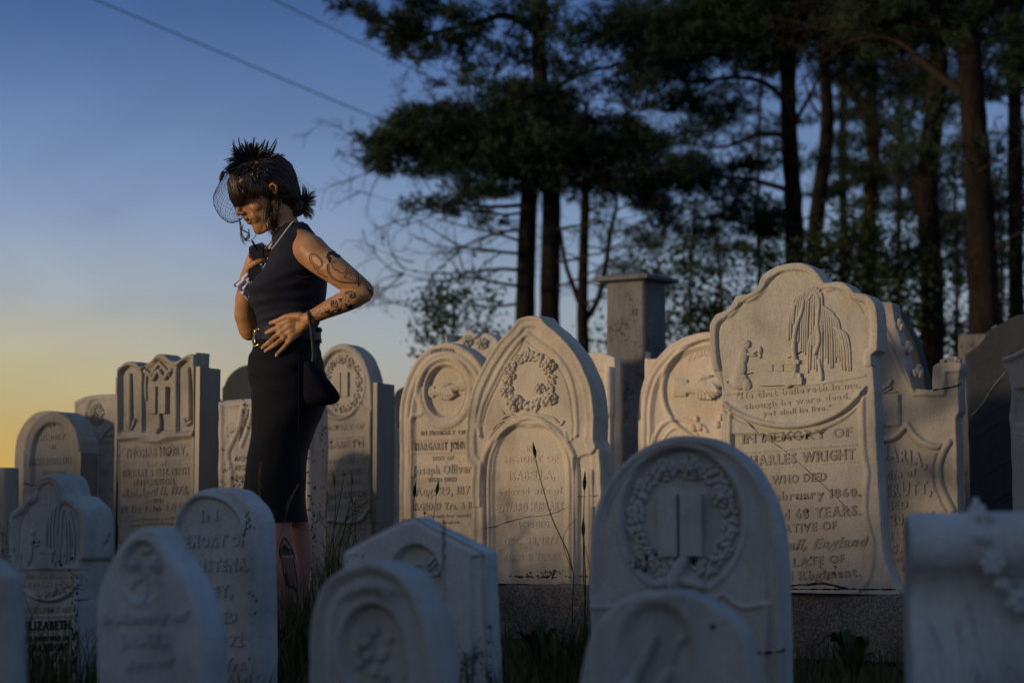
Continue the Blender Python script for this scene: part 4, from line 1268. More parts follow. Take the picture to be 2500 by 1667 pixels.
for (x0, y0, x1, y1) in ((128, 1252, 114, 1330), (134, 1240, 122, 1335), (142, 1232, 130, 1335), (150, 1230, 140, 1332), (156, 1245, 150, 1330), (162, 1268, 162, 1360), (168, 1270, 170, 1365), (158, 1302, 160, 1372), (175, 1262, 182, 1362), (148, 1300, 146, 1372), (171, 1250, 177, 1330)):
    TB.append(([(x0, y0), ((x0 + x1) / 2 - 1, y0 + 14), (x1, (y0 + y1) / 2), (x1, y1)], 4, 3))
S_WL.tubes(TB, name='carved_willow')
S_WL.blobs([(81, 1300, 7, 8, 0, 5), (78, 1318, 9, 14, -5, 5), (73, 1350, 11, 32, -6, 5), (60, 1382, 16, 6, 10, 4), (95, 1320, 8, 3, 45, 4), (92, 1330, 10, 3, 20, 4)], name='carved_mourner')
mb = MB()
for (x, y, rx, ry, t_) in ((115, 1345, 26, 4, 7), (115, 1360, 20, 14, 5), (115, 1380, 30, 7, 8)):
    u, v = S_WL.uv(x, y); s_ = S_WL.m_per_px(x, y)
    mb.box((u, -S_WL.h(u, v), v), (rx * s_, t_ * s_, ry * s_))
mb.build('carved_tomb', M_FRT2, S_WL.o, False)
for b_, x0, y0, x1, y1, c_, m_ in (('He that believeth in me, though', 46, 1412, 204, 1408, 14, M_LETT2), ('he were dead, yet shall', 50, 1432, 180, 1428, 13, M_LETT2), ('he live,"', 90, 1454, 140, 1452, 13, M_LETT2), ('IN MEMORY OF', 60, 1497, 172, 1494, 14, M_LETT), ('ELIZABETH,', 62, 1538, 178, 1534, 21, M_DIRT), ('BELOVED WIFE OF', 62, 1564, 170, 1562, 11, M_DIRT), ('CRAWFORD', 68, 1590, 170, 1586, 17, M_DIRT), ('DIED', 98, 1608, 136, 1606, 11, M_LETT)):
    S_WL.text(b_, x0, y0, x1, y1, c_, m_, .003, bold=.02)
S_WL.blobs([(R.uniform(178, 196), R.uniform(1440, 1660), R.uniform(1, 4), R.uniform(2, 8), 0, 1.4, 0) for _ in range(50)] + [(R.uniform(60, 190), 1600 + abs(R.normal(0, 40)), R.uniform(1, 4), R.uniform(1, 4), 0, 1, 0) for _ in range(60)] + [(x, y, 3, 4, 0, 3, .8) for x, y in ((146, 1370), (150, 1378), (170, 1390), (177, 1362), (160, 1355), (84, 1322))], M_DIRT, 'lichen_crust')
cracks(S_WL, [([(186, 1463), (200, 1464), (212, 1463)], 1.3)])

Stone('notched_gravestone', 'blurred dark gravestone corner at the bottom left edge, nearest of the left-hand stones', 'gravestone',
      [(-110, 1800, 1), (-110, 1390, 1), (-60, 1366), (-26, 1374), (-8, 1396, 1), (12, 1402, 1), (20, 1667), (23, 1800)], 3.2, -20, M_FRT2, 38, .040, .005, 0, .012, None, G_, 31)

# --- scroll-topped stone, right foreground
sc0 = at(2400, HOR, 3.35); sc0.z = 0
scr = empty('scroll_gravestone', sc0, 'pale blue gravestone with a rolled scroll top and flower garland, bottom right corner', 'gravestone', G_)
scr.rotation_euler = (0, 0, rad(-6))
k = 3.35 / F
zt = CAMZ + (HOR - 1250) * k
mb = MB()
profile = [(.0, 0), (.0, .18), (.012, .26), (.018, .33), (.010, .375), (-.012, .395), (-.03, .42)]
r_ = .058
pr = [(.0, -.02), (-.004, .10), (-.003, .20), (.010, .27), (.024, .32), (.032, .345), (.030, zt - 1.85 * r_)]
for a in range(-35, 181, 14):
    pr.append((.055 - r_ * math.cos(rad(a)) * 1.0, zt - r_ + r_ * math.sin(rad(a))))
pr += [(.115, zt - r_ * 1.6), (.12, .1), (.12, -.02)]
xs = np.linspace(-.122, .40, 60)
V = []
for i, x in enumerate(xs):
    for y, z in pr:
        edge = .006 * math.exp(-((x - xs[0]) / .006) ** 2)
        V.append((x, y + edge + .0012 * math.sin(x * 60 + z * 40), z - (edge if z > .2 else 0) + .0015 * math.sin(x * 23)))
m_ = len(pr)
Fq = [(i * m_ + j, (i + 1) * m_ + j, (i + 1) * m_ + j + 1, i * m_ + j + 1) for i in range(len(xs) - 1) for j in range(m_ - 1)]
Fq += [tuple(range(m_ - 1, -1, -1)), tuple(range((len(xs) - 1) * m_, len(xs) * m_))]
mb.add(V, Fq); mb.build('slab', M_FRT3, scr)
mb = MB()
rq = random.Random(8)
path = [(.000, .055, zt + .006), (.004, .02, zt - .01), (.0, .0, zt - .045), (.012, -.004, zt - .085), (.03, .0, zt - .12), (.05, .0, zt - .145), (.085, 0, zt - .165), (.12, 0, zt - .17)]
for i, (x, y, z) in enumerate(path):
    for k_ in range(5):
        mb.ell((x + rq.uniform(-.010, .010), y - .004, z + rq.uniform(-.010, .010)), (rq.uniform(.006, .012), .007, rq.uniform(.006, .012)))
for (x, z) in ((.012, zt - .085), (.06, zt - .15)):
    for q_ in range(6):
        a = q_ * 1.047
        mb.ell((x + .013 * math.cos(a), -.008, z + .013 * math.sin(a)), (.009, .006, .009))
mb.build('carved_garland', M_FRT3, scr)
V, Fc = text_mesh('In Memory of', .2, .03)
mesh_obj('inscription', np.c_[-.03 + V[:, 0] * .05, np.where(V[:, 2] > 0, -.007, .0), .20 + V[:, 1] * .055].tolist(), Fc, M_FRT3, scr, False)

# --- metal posts that hold the loose stones
def post(px, py, d, wpx, dep, label, sidepx=0):
    p = at(px, HOR, d); p.z = 0
    t = empty('metal_post', p, label, 'metal post', 'metal posts clamped beside old stones')
    t.rotation_euler = (0, 0, -rad(25))
    k_ = d / F
    z1 = CAMZ + (HOR - py) * k_
    hw = wpx * k_ / 2 / math.cos(rad(25))
    mb = MB(); mb.box((0, 0, z1 / 2), (hw, .003, z1 / 2)); mb.build('flange', M_STEEL, t, False)
    mb = MB(); mb.box((hw - .003, dep / 2 + .003, z1 / 2 - .001), (.003, dep / 2, z1 / 2 - .001)); mb.build('web', M_STEEL, t, False)
    mb = MB(); mb.box((hw * .2, dep + .009, z1 / 2 - .002), (hw * .8, .003, z1 / 2 - .002)); mb.build('rear_flange', M_STEEL, t, False)
    return t


post(480, 895, 8.05, 11, .135, 'tall grey metal post on the right side of the crested stone')
post(281, 920, 8.30, 6, .08, 'thin metal post with a golden glint on the left side of the crested stone')
post(192, 1104, 8.4, 10, .10, 'short broad metal post right of the bluish rimmed stone')
post(59, 1108, 8.60, 5, .08, 'short thin metal post left of the bluish rimmed stone')
post(915, 934, 9.0, 10, .15, 'metal post on the right side of the oval wreath stone behind the woman')
# ------------------------------------------------------------------ trees
def bark_mat():
    m, t, b = new_mat('pine_bark')
    v = coords(t, scale=(1, 1, .35))
    n1 = noise(t, 9, 6, .7, v, .6)
    n2 = noise(t, 2, 3, .5, coords(t))
    c = cramp(t, n1.outputs[0], [(.35, (.010, .008, .006)), (.5, (.016, .013, .011)), (.68, (.031, .026, .021))]).outputs[0]
    c = mixc(t, .7, c, cramp(t, n2.outputs[0], [(.4, (.55, .55, .55)), (.65, (1.3, 1.2, 1.1))]).outputs[0], 'MULTIPLY')
    t.links.new(c, b.inputs['Base Color'])
    b.inputs['Roughness'].default_value = .95
    b.inputs['Specular IOR Level'].default_value = .15
    bump(t, b, n1.outputs[0], .9, .03)
    return m


def leaf_mat(name, a, b_, scale=1.2):
    m, t, b = new_mat(name)
    n1 = noise(t, scale, 3, .5, coords(t))
    c = cramp(t, n1.outputs[0], [(.35, a), (.65, b_)]).outputs[0]
    t.links.new(c, b.inputs['Base Color'])
    b.inputs['Roughness'].default_value = .8
    b.inputs['Specular IOR Level'].default_value = .1
    return m


M_BARK = bark_mat()
M_TWIG = simple_mat('dead_twigs', (.035, .028, .024), .95, spec=.1)
M_NEED = leaf_mat('pine_needles', (.016, .028, .018), (.036, .062, .034), .9)
M_LEAF = leaf_mat('bush_leaves', (.016, .028, .012), (.036, .060, .022), 1.5)
rt = np.random.default_rng(77)


def tufts(C, D, n, ln, wd, rng):
    """needle tufts: centres C, main directions D; n thin blades each"""
    m = len(C)
    C = np.repeat(C, n, axis=0); D = np.repeat(D, n, axis=0)
    L_ = rng.normal(0, 1, (m * n, 3)); L_ /= np.linalg.norm(L_, axis=1)[:, None]
    dirs = L_ * .85 + D * .75; dirs /= np.linalg.norm(dirs, axis=1)[:, None]
    base = C + D * rng.uniform(-.5, .6, (m * n, 1)) * ln
    tip = base + dirs * ln * rng.uniform(.6, 1.1, (m * n, 1))
    s_ = np.cross(dirs, rng.normal(0, 1, (m * n, 3))); s_ /= np.linalg.norm(s_, axis=1)[:, None]
    V = np.empty((m * n, 3, 3))
    V[:, 0] = base - s_ * wd / 2; V[:, 1] = base + s_ * wd / 2; V[:, 2] = tip
    return V.reshape(-1, 3), np.arange(m * n * 3).reshape(-1, 3)


def leaves(C, ln, rng):
    m = len(C)
    d = rng.normal(0, 1, (m, 3)); d /= np.linalg.norm(d, axis=1)[:, None]
    s_ = np.cross(d, rng.normal(0, 1, (m, 3))); s_ /= np.linalg.norm(s_, axis=1)[:, None]
    l_ = ln * rng.uniform(.6, 1.2, (m, 1))
    V = np.empty((m, 4, 3))
    V[:, 0] = C - d * l_ * .5; V[:, 1] = C + s_ * l_ * .3; V[:, 2] = C + d * l_ * .5; V[:, 3] = C - s_ * l_ * .3
    return V.reshape(-1, 3), np.arange(m * 4).reshape(-1, 4)


def blob_pts(bl, Y, rng, dep=1.2, per=1.0):
    """blobs (px,py,rx,ry,density): clustered points through the volume about depth Y"""
    P = []; D = []
    k = Y / F
    for e in bl:
        px, py, rx, ry = e[:4]; dens = e[4] if len(e) > 4 else 1.0
        area = rx * ry * k * k * 3.14
        nt = max(5, int(area * 1150 * dens * per))
        ncl = max(4, nt // 40)
        cc = rng.normal(0, .48, (ncl, 3))
        which = rng.integers(0, ncl, nt)
        o = cc[which] + rng.normal(0, .27, (nt, 3))
        # flatten each cluster into a layer, as pine sprays lie
        c0 = at(px, py, Y)
        pts = np.c_[c0.x + o[:, 0] * rx * k, c0.y + o[:, 1] * dep * max(.5, rx * k * .7), c0.z + o[:, 2] * ry * k]
        P.append(pts)
        dd = np.c_[o[:, 0] + rng.normal(0, .4, nt), o[:, 1] + rng.normal(0, .4, nt), rng.normal(.35, .3, nt)]
        D.append(dd / np.linalg.norm(dd, axis=1)[:, None])
    return np.vstack(P), np.vstack(D)


def branchlets(mb, p, d, ln, r, depth, rng, droop=.0, tips=None, spread=.7, kids=4):
    """recursive bare boughs"""
    n = 6
    pts = [Vector(p)]; d = Vector(d).normalized(); q = Vector(p)
    for i in range(n):
        d = (d + Vector((rng.normal(0, .16), rng.normal(0, .16), rng.normal(0, .16) - droop))).normalized()
        q = q + d * ln / n
        pts.append(q.copy())
    mb.tube(pts, [max(r * (1 - .8 * i / n), .0025) for i in range(n + 1)], 5 if depth > 1 else 4)
    if tips is not None: tips.append(pts[-1])
    if depth > 0:
        for k in range(kids):
            i = int(rng.integers(1, n + 1))
            s_ = Vector(rng.normal(0, 1, 3)); s_ = (s_ - d * s_.dot(d)).normalized()
            s_.y *= .6
            branchlets(mb, pts[i], (d * rng.uniform(.5, 1.0) + s_ * spread), ln * rng.uniform(.35, .6), r * .5, depth - 1, rng, droop * .5, tips, spread, max(2, kids - 1))


def trunk_pts(path, Y):
    P = [at(x, y, Y) for x, y in path]
    P[0].z = -.05 if path[0][1] > 800 else P[0].z
    return P


def tree(name, label, Y, trunks, blobs_, boughs=(), group='dark pines behind the graveyard', per=1.0, leafy=False, bare=(), seed=0, lsz=.055, nn=9):
    rng = np.random.default_rng(seed)
    k = Y / F
    x0 = trunks[0][0][0][0] if trunks else blobs_[0][0]
    base = at(x0, HOR, Y); base.z = 0
    t = empty(name, base, label, 'tree' if not leafy else 'bush', group)
    for path, w0, w1 in trunks:
        l = catmull(path, 5)
        mb = MB()
        P = []; Rr = []
        for i, (x, y) in enumerate(l):
            f = i / (len(l) - 1)
            p = at(float(x), float(y), Y)
            P.append(p - base); Rr.append((w0 + (w1 - w0) * f) * k / 2 * (1 + rng.normal(0, .035)))
        mb.tube(P, Rr, 14)
        mb.build('trunk', M_BARK, t)
    if boughs:
        mb = MB()
        for path, w0, w1 in boughs:
            l = catmull(path, 5)
            off = rng.uniform(-.5, .5)
            P = [at(float(x), float(y), Y + off * (i / len(l))) - base for i, (x, y) in enumerate(l)]
            mb.tube(P, [(w0 + (w1 - w0) * i / (len(l) - 1)) * k / 2 for i in range(len(l))], 8)
            for i in range(2, len(l), 2):
                if rng.uniform() < .8:
                    dd = P[i] - P[i - 1]
                    branchlets(mb, P[i], dd.normalized() + Vector((rng.normal(0, .6), rng.normal(0, .6), rng.normal(0, .6))), rng.uniform(.3, .9), max(.006, w1 * k * .4), 2, rng)
        o = mb.build('boughs', M_TWIG, t); o['kind'] = 'stuff'
    if bare:
        mb = MB()
        for (x, y, dx, dz, ln, r, dp, kd) in bare:
            branchlets(mb, at(x, y, Y + rng.uniform(-.4, .4)) - base, Vector((dx, rng.normal(0, .3), dz)), ln, r, dp, rng, 0.0, None, .8, kd)
        o = mb.build('dead_branches', M_TWIG, t); o['kind'] = 'stuff'
    if blobs_:
        P, D = blob_pts(blobs_, Y, rng, per=per * (.48 if leafy else 1))
        P = P - np.array(base)
        if leafy:
            P = np.repeat(P, 5, axis=0) + rng.normal(0, .09, (len(P) * 5, 3))
            V, Fc = leaves(P, lsz, rng)
        else:
            V, Fc = tufts(P, D, nn, .115, .014, rng)
        o = mesh_obj('crown', V, Fc, M_LEAF if leafy else M_NEED, t, False)
        o['kind'] = 'stuff'
    return t


# left pine with its two stems
bl = [(850, 8, 45, 16, .9), (905, 38, 55, 24), (960, 92, 60, 28), (1040, 70, 70, 36), (1000, 118, 50, 20), (1090, 112, 60, 30), (1150, 62, 70, 38), (1085, 22, 90, 26), (930, 70, 40, 18, .8), (1120, 150, 50, 22, .7),
      (1230, 130, 90, 50, .45), (1180, 195, 80, 34, .4), (1420, 120, 110, 70, .55), (1500, 60, 110, 60, .8), (1330, 50, 110, 55, .55), (1250, 30, 90, 40, .4), (1400, 215, 110, 50, .6), (1520, 200, 90, 70, .6), (1220, 240, 90, 30, .5),
      (1060, 285, 90, 36, 1.0), (1150, 300, 110, 60, 1.25), (1250, 330, 130, 80, 1.3), (1120, 375, 130, 52, 1.25), (1000, 320, 50, 40, .9), (945, 372, 50, 26, .9), (965, 408, 45, 26, .9), (1050, 415, 85, 26, 1.0), (905, 350, 30, 16, 1.2), (945, 366, 60, 24, 1.1), (970, 335, 50, 26, 1.0), (930, 395, 50, 14, .9), (1080, 340, 80, 50, 1.0),
      (1350, 380, 130, 70, 1.3), (1450, 380, 120, 66, 1.2), (1545, 330, 80, 60, .9), (1310, 262, 130, 46, 1.0), (1590, 425, 90, 52, 1.0), (1240, 425, 120, 34, 1.2), (1500, 445, 110, 34, .9), (1180, 350, 100, 70, 1.0), (1400, 320, 110, 60, 1.0),
      (1015, 505, 30, 10, .8), (1060, 490, 60, 20, .8), (1120, 485, 80, 26, .9), (1170, 520, 60, 18, .6), (1000, 520, 18, 8, .9), (1230, 470, 60, 22, 1), (1110, 520, 40, 14, .5)]
tree('pine_tree', 'spreading dark pine nearest the woman, with a broad low layer of needles', 21.0,
     [([(1283, 1300), (1282, 900), (1282, 780), (1286, 600), (1292, 480), (1300, 420)], 54, 40), ([(1341, 1300), (1342, 900), (1342, 780), (1345, 600), (1346, 480), (1338, 330), (1324, 230), (1316, 140), (1318, 40), (1322, -80), (1322, -260)], 56, 30)],
     bl, boughs=[([(1330, 90), (1240, 40), (1170, 55), (1060, 80), (960, 90), (870, 20)], 22, 5), ([(1330, 330), (1230, 330), (1120, 330), (1010, 350), (930, 380), (890, 360)], 20, 4), ([(1340, 360), (1440, 350), (1540, 340), (1620, 330)], 22, 6),
                 ([(1335, 230), (1420, 180), (1520, 160)], 16, 5), ([(1290, 500), (1200, 505), (1110, 500), (1020, 510)], 12, 3), ([(1300, 430), (1200, 400), (1100, 410)], 14, 4)],
     bare=[(905, 420, -.9, -.55, .6, .007, 1, 3), (930, 425, -.5, -1.0, .6, .008, 1, 3), (1275, 560, -1, .1, 1.1, .020, 3, 4), (1275, 620, -1, .05, 1.3, .020, 3, 4), (1275, 660, -1, .12, 1.4, .022, 3, 4), (1275, 700, -1, .05, 1.3, .02, 3, 4), (1275, 590, -.9, .35, 1.0, .018, 3, 4),
           (1275, 740, -1, -.1, 1.2, .018, 3, 4), (1360, 560, 1, .2, .9, .016, 3, 4), (1360, 640, 1, .15, 1.0, .016, 3, 4), (1275, 520, -1, -.15, 1.1, .018, 3, 4), (1360, 700, .9, .3, .9, .015, 3, 4), (1010, 640, -1, .1, .5, .008, 2, 3), (985, 690, -1, -.1, .5, .008, 2, 3), (1000, 735, -1, .05, .55, .008, 2, 3), (985, 250, -.6, .8, .35, .006, 1, 2)],
     seed=1, per=1.0)
# thin forking tree
tree('forked_tree', 'thin bare forked tree between the two-stemmed pine and the grey pillar', 23.0,
     [([(1428, 1280), (1426, 900), (1422, 780), (1424, 650), (1428, 520), (1430, 420), (1432, 300)], 34, 16), ([(1424, 760), (1400, 700), (1380, 640), (1368, 560)], 16, 8), ([(1424, 790), (1460, 730), (1480, 640), (1492, 560), (1505, 500), (1498, 440)], 16, 7)],
     [(1440, 470, 60, 30, .35), (1500, 560, 60, 30, .25)], group='bare and thin trees behind the graveyard',
     bare=[(x, y, dx, dz, ln, .012, 3, 5) for x, y, dx, dz, ln in ((1428, 700, 1, .4, .9), (1428, 640, -1, .3, .9), (1428, 600, 1, .2, 1.0), (1480, 640, 1, .4, .9), (1490, 570, 1, .1, 1.0), (1495, 520, .8, .6, .9), (1495, 500, -.8, .5, .8), (1430, 520, 1, .3, 1.0), (1430, 480, -1, .2, .8), (1426, 740, 1, .1, .9), (1370, 570, -.5, .8, .6), (1500, 600, 1, -.1, 1.1), (1500, 470, 1, .2, 1.0), (1426, 560, -1, -.1, .8), (1440, 690, 1, -.1, 1.1))], seed=2)
# leafy bush low left of the pines
tree('leafy_bush', 'leafy dark bush at the foot of the pines, above the ornate gravestone top', 19.0, [([(1100, 1300), (1105, 900), (1110, 740)], 10, 5)],
     [(1090, 720, 70, 40, .45), (1060, 770, 60, 40, .6), (1120, 790, 90, 50, .8), (1150, 740, 60, 50, .5), (1060, 830, 60, 40, .8), (1180, 800, 50, 50, .5), (1130, 680, 60, 26, .3)],
     leafy=True, group='leafy bushes under the trees', seed=3, bare=[(1105, 860, -.4, 1, .9, .008, 2, 4), (1115, 860, .4, 1, .9, .008, 2, 4)])


def rand_blobs(rng, x0, x1, y0, y1, n, dens, sz=(50, 110)):
    o = []
    for i in range(n):
        x = rng.uniform(x0, x1); y = rng.uniform(y0, y1)
        r = rng.uniform(*sz)
        o.append((x, y, r, r * rng.uniform(.28, .5), dens * rng.uniform(.7, 1.2)))
    return o


rb = np.random.default_rng(12)
tree('pine_tree', 'straight pine just above the scalloped gravestone, warm light on its left edge', 23.0, [([(1945, 1300), (1942, 900), (1940, 640), (1936, 480), (1926, 300), (1924, 120), (1926, -200)], 56, 34)],
     rand_blobs(rb, 1560, 2000, -60, 130, 22, 1.0) + rand_blobs(rb, 1560, 1900, 130, 420, 16, .42, (40, 90)) + rand_blobs(rb, 1600, 1900, 400, 600, 12, .5, (50, 90)) + [(1640, 60, 130, 80, 1.1), (1600, 160, 90, 50, 1.0), (1780, 40, 150, 70, 1.1), (1640, 250, 60, 30, .8), (1620, 520, 90, 40, .9), (1740, 420, 110, 40, .8)],
     boughs=[([(1925, 250), (1860, 200), (1780, 190), (1690, 200), (1600, 180)], 16, 5), ([(1930, 330), (1850, 330), (1760, 360), (1660, 350)], 14, 4), ([(1938, 470), (1840, 440), (1740, 430), (1640, 410)], 14, 4), ([(1940, 560), (1860, 560), (1760, 530), (1670, 540)], 12, 4), ([(1926, 100), (1840, 60), (1740, 60), (1640, 20)], 18, 5), ([(1940, 300), (1980, 230), (2010, 160)], 12, 5)],
     bare=[(1930, 400, -1, .1, 1.2, .016, 3, 4), (1935, 500, -1, .1, 1.2, .016, 3, 4), (1945, 540, 1, .2, .8, .014, 3, 3), (1650, 620, 1, .3, 1.0, .01, 3, 4), (1600, 640, .2, 1, .9, .01, 3, 4)], seed=4)
tree('pine_tree', 'slightly leaning pine second from the scalloped stone, with a thin curving trunk', 25.0, [([(1968, 1300), (1976, 900), (1985, 640), (2000, 480), (2014, 380), (2020, 280), (2014, 180), (2012, 60), (2020, -200)], 44, 28)],
     rand_blobs(rb, 1850, 2200, -60, 140, 14, .85) + rand_blobs(rb, 1880, 2200, 150, 420, 8, .4, (40, 80)),
     boughs=[([(2018, 200), (2080, 150), (2150, 110)], 14, 5), ([(2016, 300), (1980, 250), (1960, 180)], 10, 4)], bare=[(2010, 420, 1, .3, 1.0, .012, 3, 4), (2000, 480, -1, .3, .9, .012, 3, 4)], seed=5)
tree('pine_tree', 'crooked pine with a kinked upper trunk, in the middle of the pine stand', 27.0, [([(2118, 1300), (2120, 900), (2122, 660), (2124, 500), (2134, 400), (2130, 320), (2100, 250), (2070, 215), (2050, 190)], 46, 16), ([(2132, 380), (2128, 250), (2126, 120), (2130, -150)], 32, 24)],
     rand_blobs(rb, 2000, 2300, -60, 150, 12, .8) + rand_blobs(rb, 2030, 2260, 150, 420, 8, .42, (40, 80)) + rand_blobs(rb, 2020, 2240, 400, 520, 8, .6, (40, 80)), seed=6,
     bare=[(2124, 480, 1, .2, 1.0, .012, 3, 4), (2120, 440, -1, .2, .9, .012, 3, 4)])
tree('pine_tree', 'sturdy pine left of the largest trunk, glowing faintly on its left side', 21.0, [([(2272, 1300), (2276, 900), (2276, 700), (2268, 560), (2264, 440), (2278, 300), (2290, 180), (2292, 60), (2296, -200)], 62, 44)],
     rand_blobs(rb, 2100, 2400, -60, 120, 14, .8) + rand_blobs(rb, 2150, 2400, 120, 420, 10, .42, (40, 80)) + rand_blobs(rb, 2200, 2420, 380, 700, 9, .42, (40, 80)),
     boughs=[([(2280, 300), (2340, 240), (2420, 200)], 12, 4), ([(2270, 480), (2230, 420), (2210, 340)], 12, 5), ([(2268, 560), (2235, 480), (2230, 430)], 9, 4)], bare=[(2268, 430, -1, .4, .9, .012, 3, 4), (2275, 620, 1, .3, .9, .012, 3, 4)], seed=7)
tree('pine_tree', 'largest pine trunk toward the right edge, with long boughs reaching left', 19.0, [([(2400, 1300), (2404, 900), (2402, 760), (2396, 560), (2384, 380), (2374, 240), (2368, 120), (2372, 0), (2372, -220)], 84, 52)],
     rand_blobs(rb, 2050, 2560, -80, 60, 16, .9) + rand_blobs(rb, 2250, 2560, 60, 400, 9, .45, (40, 80)),
     boughs=[([(2368, 110), (2290, 70), (2200, 50), (2120, 60), (2040, 70)], 26, 8), ([(2372, 240), (2300, 190), (2240, 140), (2190, 100), (2130, 90), (2050, 110)], 26, 6), ([(2372, 90), (2400, 50), (2430, 10), (2450, -40)], 16, 8), ([(2400, 640), (2440, 600), (2500, 560)], 10, 4)],
     bare=[(2400, 660, 1, .4, .9, .013, 3, 4), (2390, 500, 1, .3, .9, .012, 3, 4), (2395, 700, -1, .4, .8, .012, 3, 4), (2385, 420, 1, .5, .8, .012, 3, 4)], seed=8)
tree('pine_tree', 'dark pine trunk hard against the right edge of the view', 24.0, [([(2484, 1300), (2482, 900), (2480, 600), (2478, 300), (2476, 100), (2478, -200)], 44, 30)],
     rand_blobs(rb, 2380, 2640, -60, 200, 10, .8) + rand_blobs(rb, 2400, 2620, 200, 700, 12, .45, (40, 80)), seed=9, bare=[(2480, 500, -1, .4, .8, .012, 3, 4), (2480, 640, -1, .3, .8, .012, 3, 4)])
# dense dark stand beyond
bk = rand_blobs(rb, 1540, 2560, 420, 700, 44, .30, (50, 90)) + rand_blobs(rb, 1560, 2560, 100, 420, 50, .26, (40, 90)) + rand_blobs(rb, 1950, 2560, -60, 200, 12, .6, (60, 110))
tree('pine_tree', 'background mass of thinner pines filling the gaps between the nearer trunks', 31.0, [([(2062, 1300), (2060, 800), (2058, 300), (2060, -100)], 26, 16)], bk, seed=10,
     boughs=[([(2190, 1200), (2192, 700), (2196, 400), (2200, 100)], 18, 10), ([(2330, 1200), (2336, 700), (2330, 400)], 16, 8), ([(1860, 1200), (1858, 800), (1850, 500), (1856, 200)], 16, 8), ([(1760, 1200), (1764, 800), (1750, 560)], 14, 8), ([(1690, 1200), (1684, 800), (1690, 600), (1700, 480)], 14, 6), ([(2440, 1200), (2446, 700), (2440, 500)], 16, 8)])
for i, (lab, Y, bb) in enumerate((
        ('leafy bush behind the grey pillar and the sunlit round stone', 20.0, [(1760, 800, 120, 60, .8), (1560, 660, 60, 60, .5), (1640, 700, 90, 70, .55), (1600, 780, 80, 60, .6), (1700, 760, 90, 60, .6), (1680, 640, 90, 60, .45), (1560, 840, 70, 60, .6), (1480, 730, 40, 50, .2), (1500, 830, 60, 60, .3)]),
        ('dark green bush straight above the scalloped gravestone top', 20.5, [(1820, 650, 90, 60, .55), (1780, 720, 80, 50, .6), (1900, 640, 100, 50, .6), (2020, 600, 80, 60, 1.0), (2080, 640, 110, 80, 1.5), (2180, 680, 100, 70, 1.4), (2130, 560, 90, 50, .9), (2060, 720, 100, 60, 1.0), (2160, 740, 90, 60, .8)]),
        ('straggly bush low among the trunks at the right', 22.0, [(2250, 760, 90, 60, .5), (2340, 740, 90, 60, .4), (2460, 720, 80, 70, .3), (2340, 840, 100, 60, .8), (2240, 850, 90, 60, .8), (2440, 640, 70, 60, .3), (2440, 820, 80, 50, .6), (2280, 600, 70, 50, .35)]))):
    tree('leafy_bush', lab, Y, [], bb, leafy=True, group='leafy bushes under the trees', seed=20 + i, lsz=.06)

# far hedgerow at the left horizon
hg = np.random.default_rng(5)
n_ = 9000
X = hg.uniform(-60, 10, n_); Yh = hg.uniform(118, 124, n_)
top = 1.15 + .5 * np.sin(X * .31) + .35 * np.sin(X * .9 + 1) + .2 * np.sin(X * 2.3)
Z = hg.uniform(0, 1, n_) ** .7 * top
V, Fc = leaves(np.c_[X, Yh, Z], .7, hg)
hd = mesh_obj('hedgerow', V, Fc, M_LEAF, None, False)
tag(hd, 'far dark hedgerow low along the yellow horizon', 'hedgerow', kind='stuff')

# two overhead wires
for (a, b_, ya, yb, lab) in (((100, -62), (1060, 345), 26, 31, 'lower overhead wire running down to the pine'), ((560, -60), (1160, 240), 26, 31, 'upper overhead wire crossing behind the topmost pine bough')):
    A = at(*a, ya); B = at(*b_, yb)
    A2 = A + (A - B) * 1.2; B2 = B + (B - A) * .8
    P = [A2.lerp(B2, i / 40) for i in range(41)]
    for i, p in enumerate(P): p.z -= .03 * (1 - (i / 20 - 1) ** 2)
    mb = MB(); mb.tube(P, .0095, 6)
    o = mb.build('overhead_wire', simple_mat('wire_rubber', (.05, .055, .07), .6))
    tag(o, lab, 'wire', 'overhead wires')
# ------------------------------------------------------------------ the woman in black
WY = 6.8
KW = WY / F                     # metres per photo pixel where she stands
wb = at(700, HOR, WY); wb.z = 0
WOM = empty('person', wb, 'woman in a black dress and feathered hat looking down, one hand on her belt', 'person')


def W(px, py, dy=0.0):
    return at(px, py, WY + dy) - wb


def bezel(pts, n):
    """smooth list of (..values..) rows by index to n samples"""
    A = np.array(pts, float)
    t = np.linspace(0, len(A) - 1, n)
    i = np.clip(t.astype(int), 0, len(A) - 2); f = (t - i)[:, None]
    g = lambda k: A[np.clip(k, 0, len(A) - 1)]
    p0, p1, p2, p3 = g(i - 1), g(i), g(i + 1), g(i + 2)
    return .5 * ((2 * p1) + (-p0 + p2) * f + (2 * p0 - 5 * p1 + 4 * p2 - p3) * f * f + (-p0 + 3 * p1 - 3 * p2 + p3) * f ** 3)


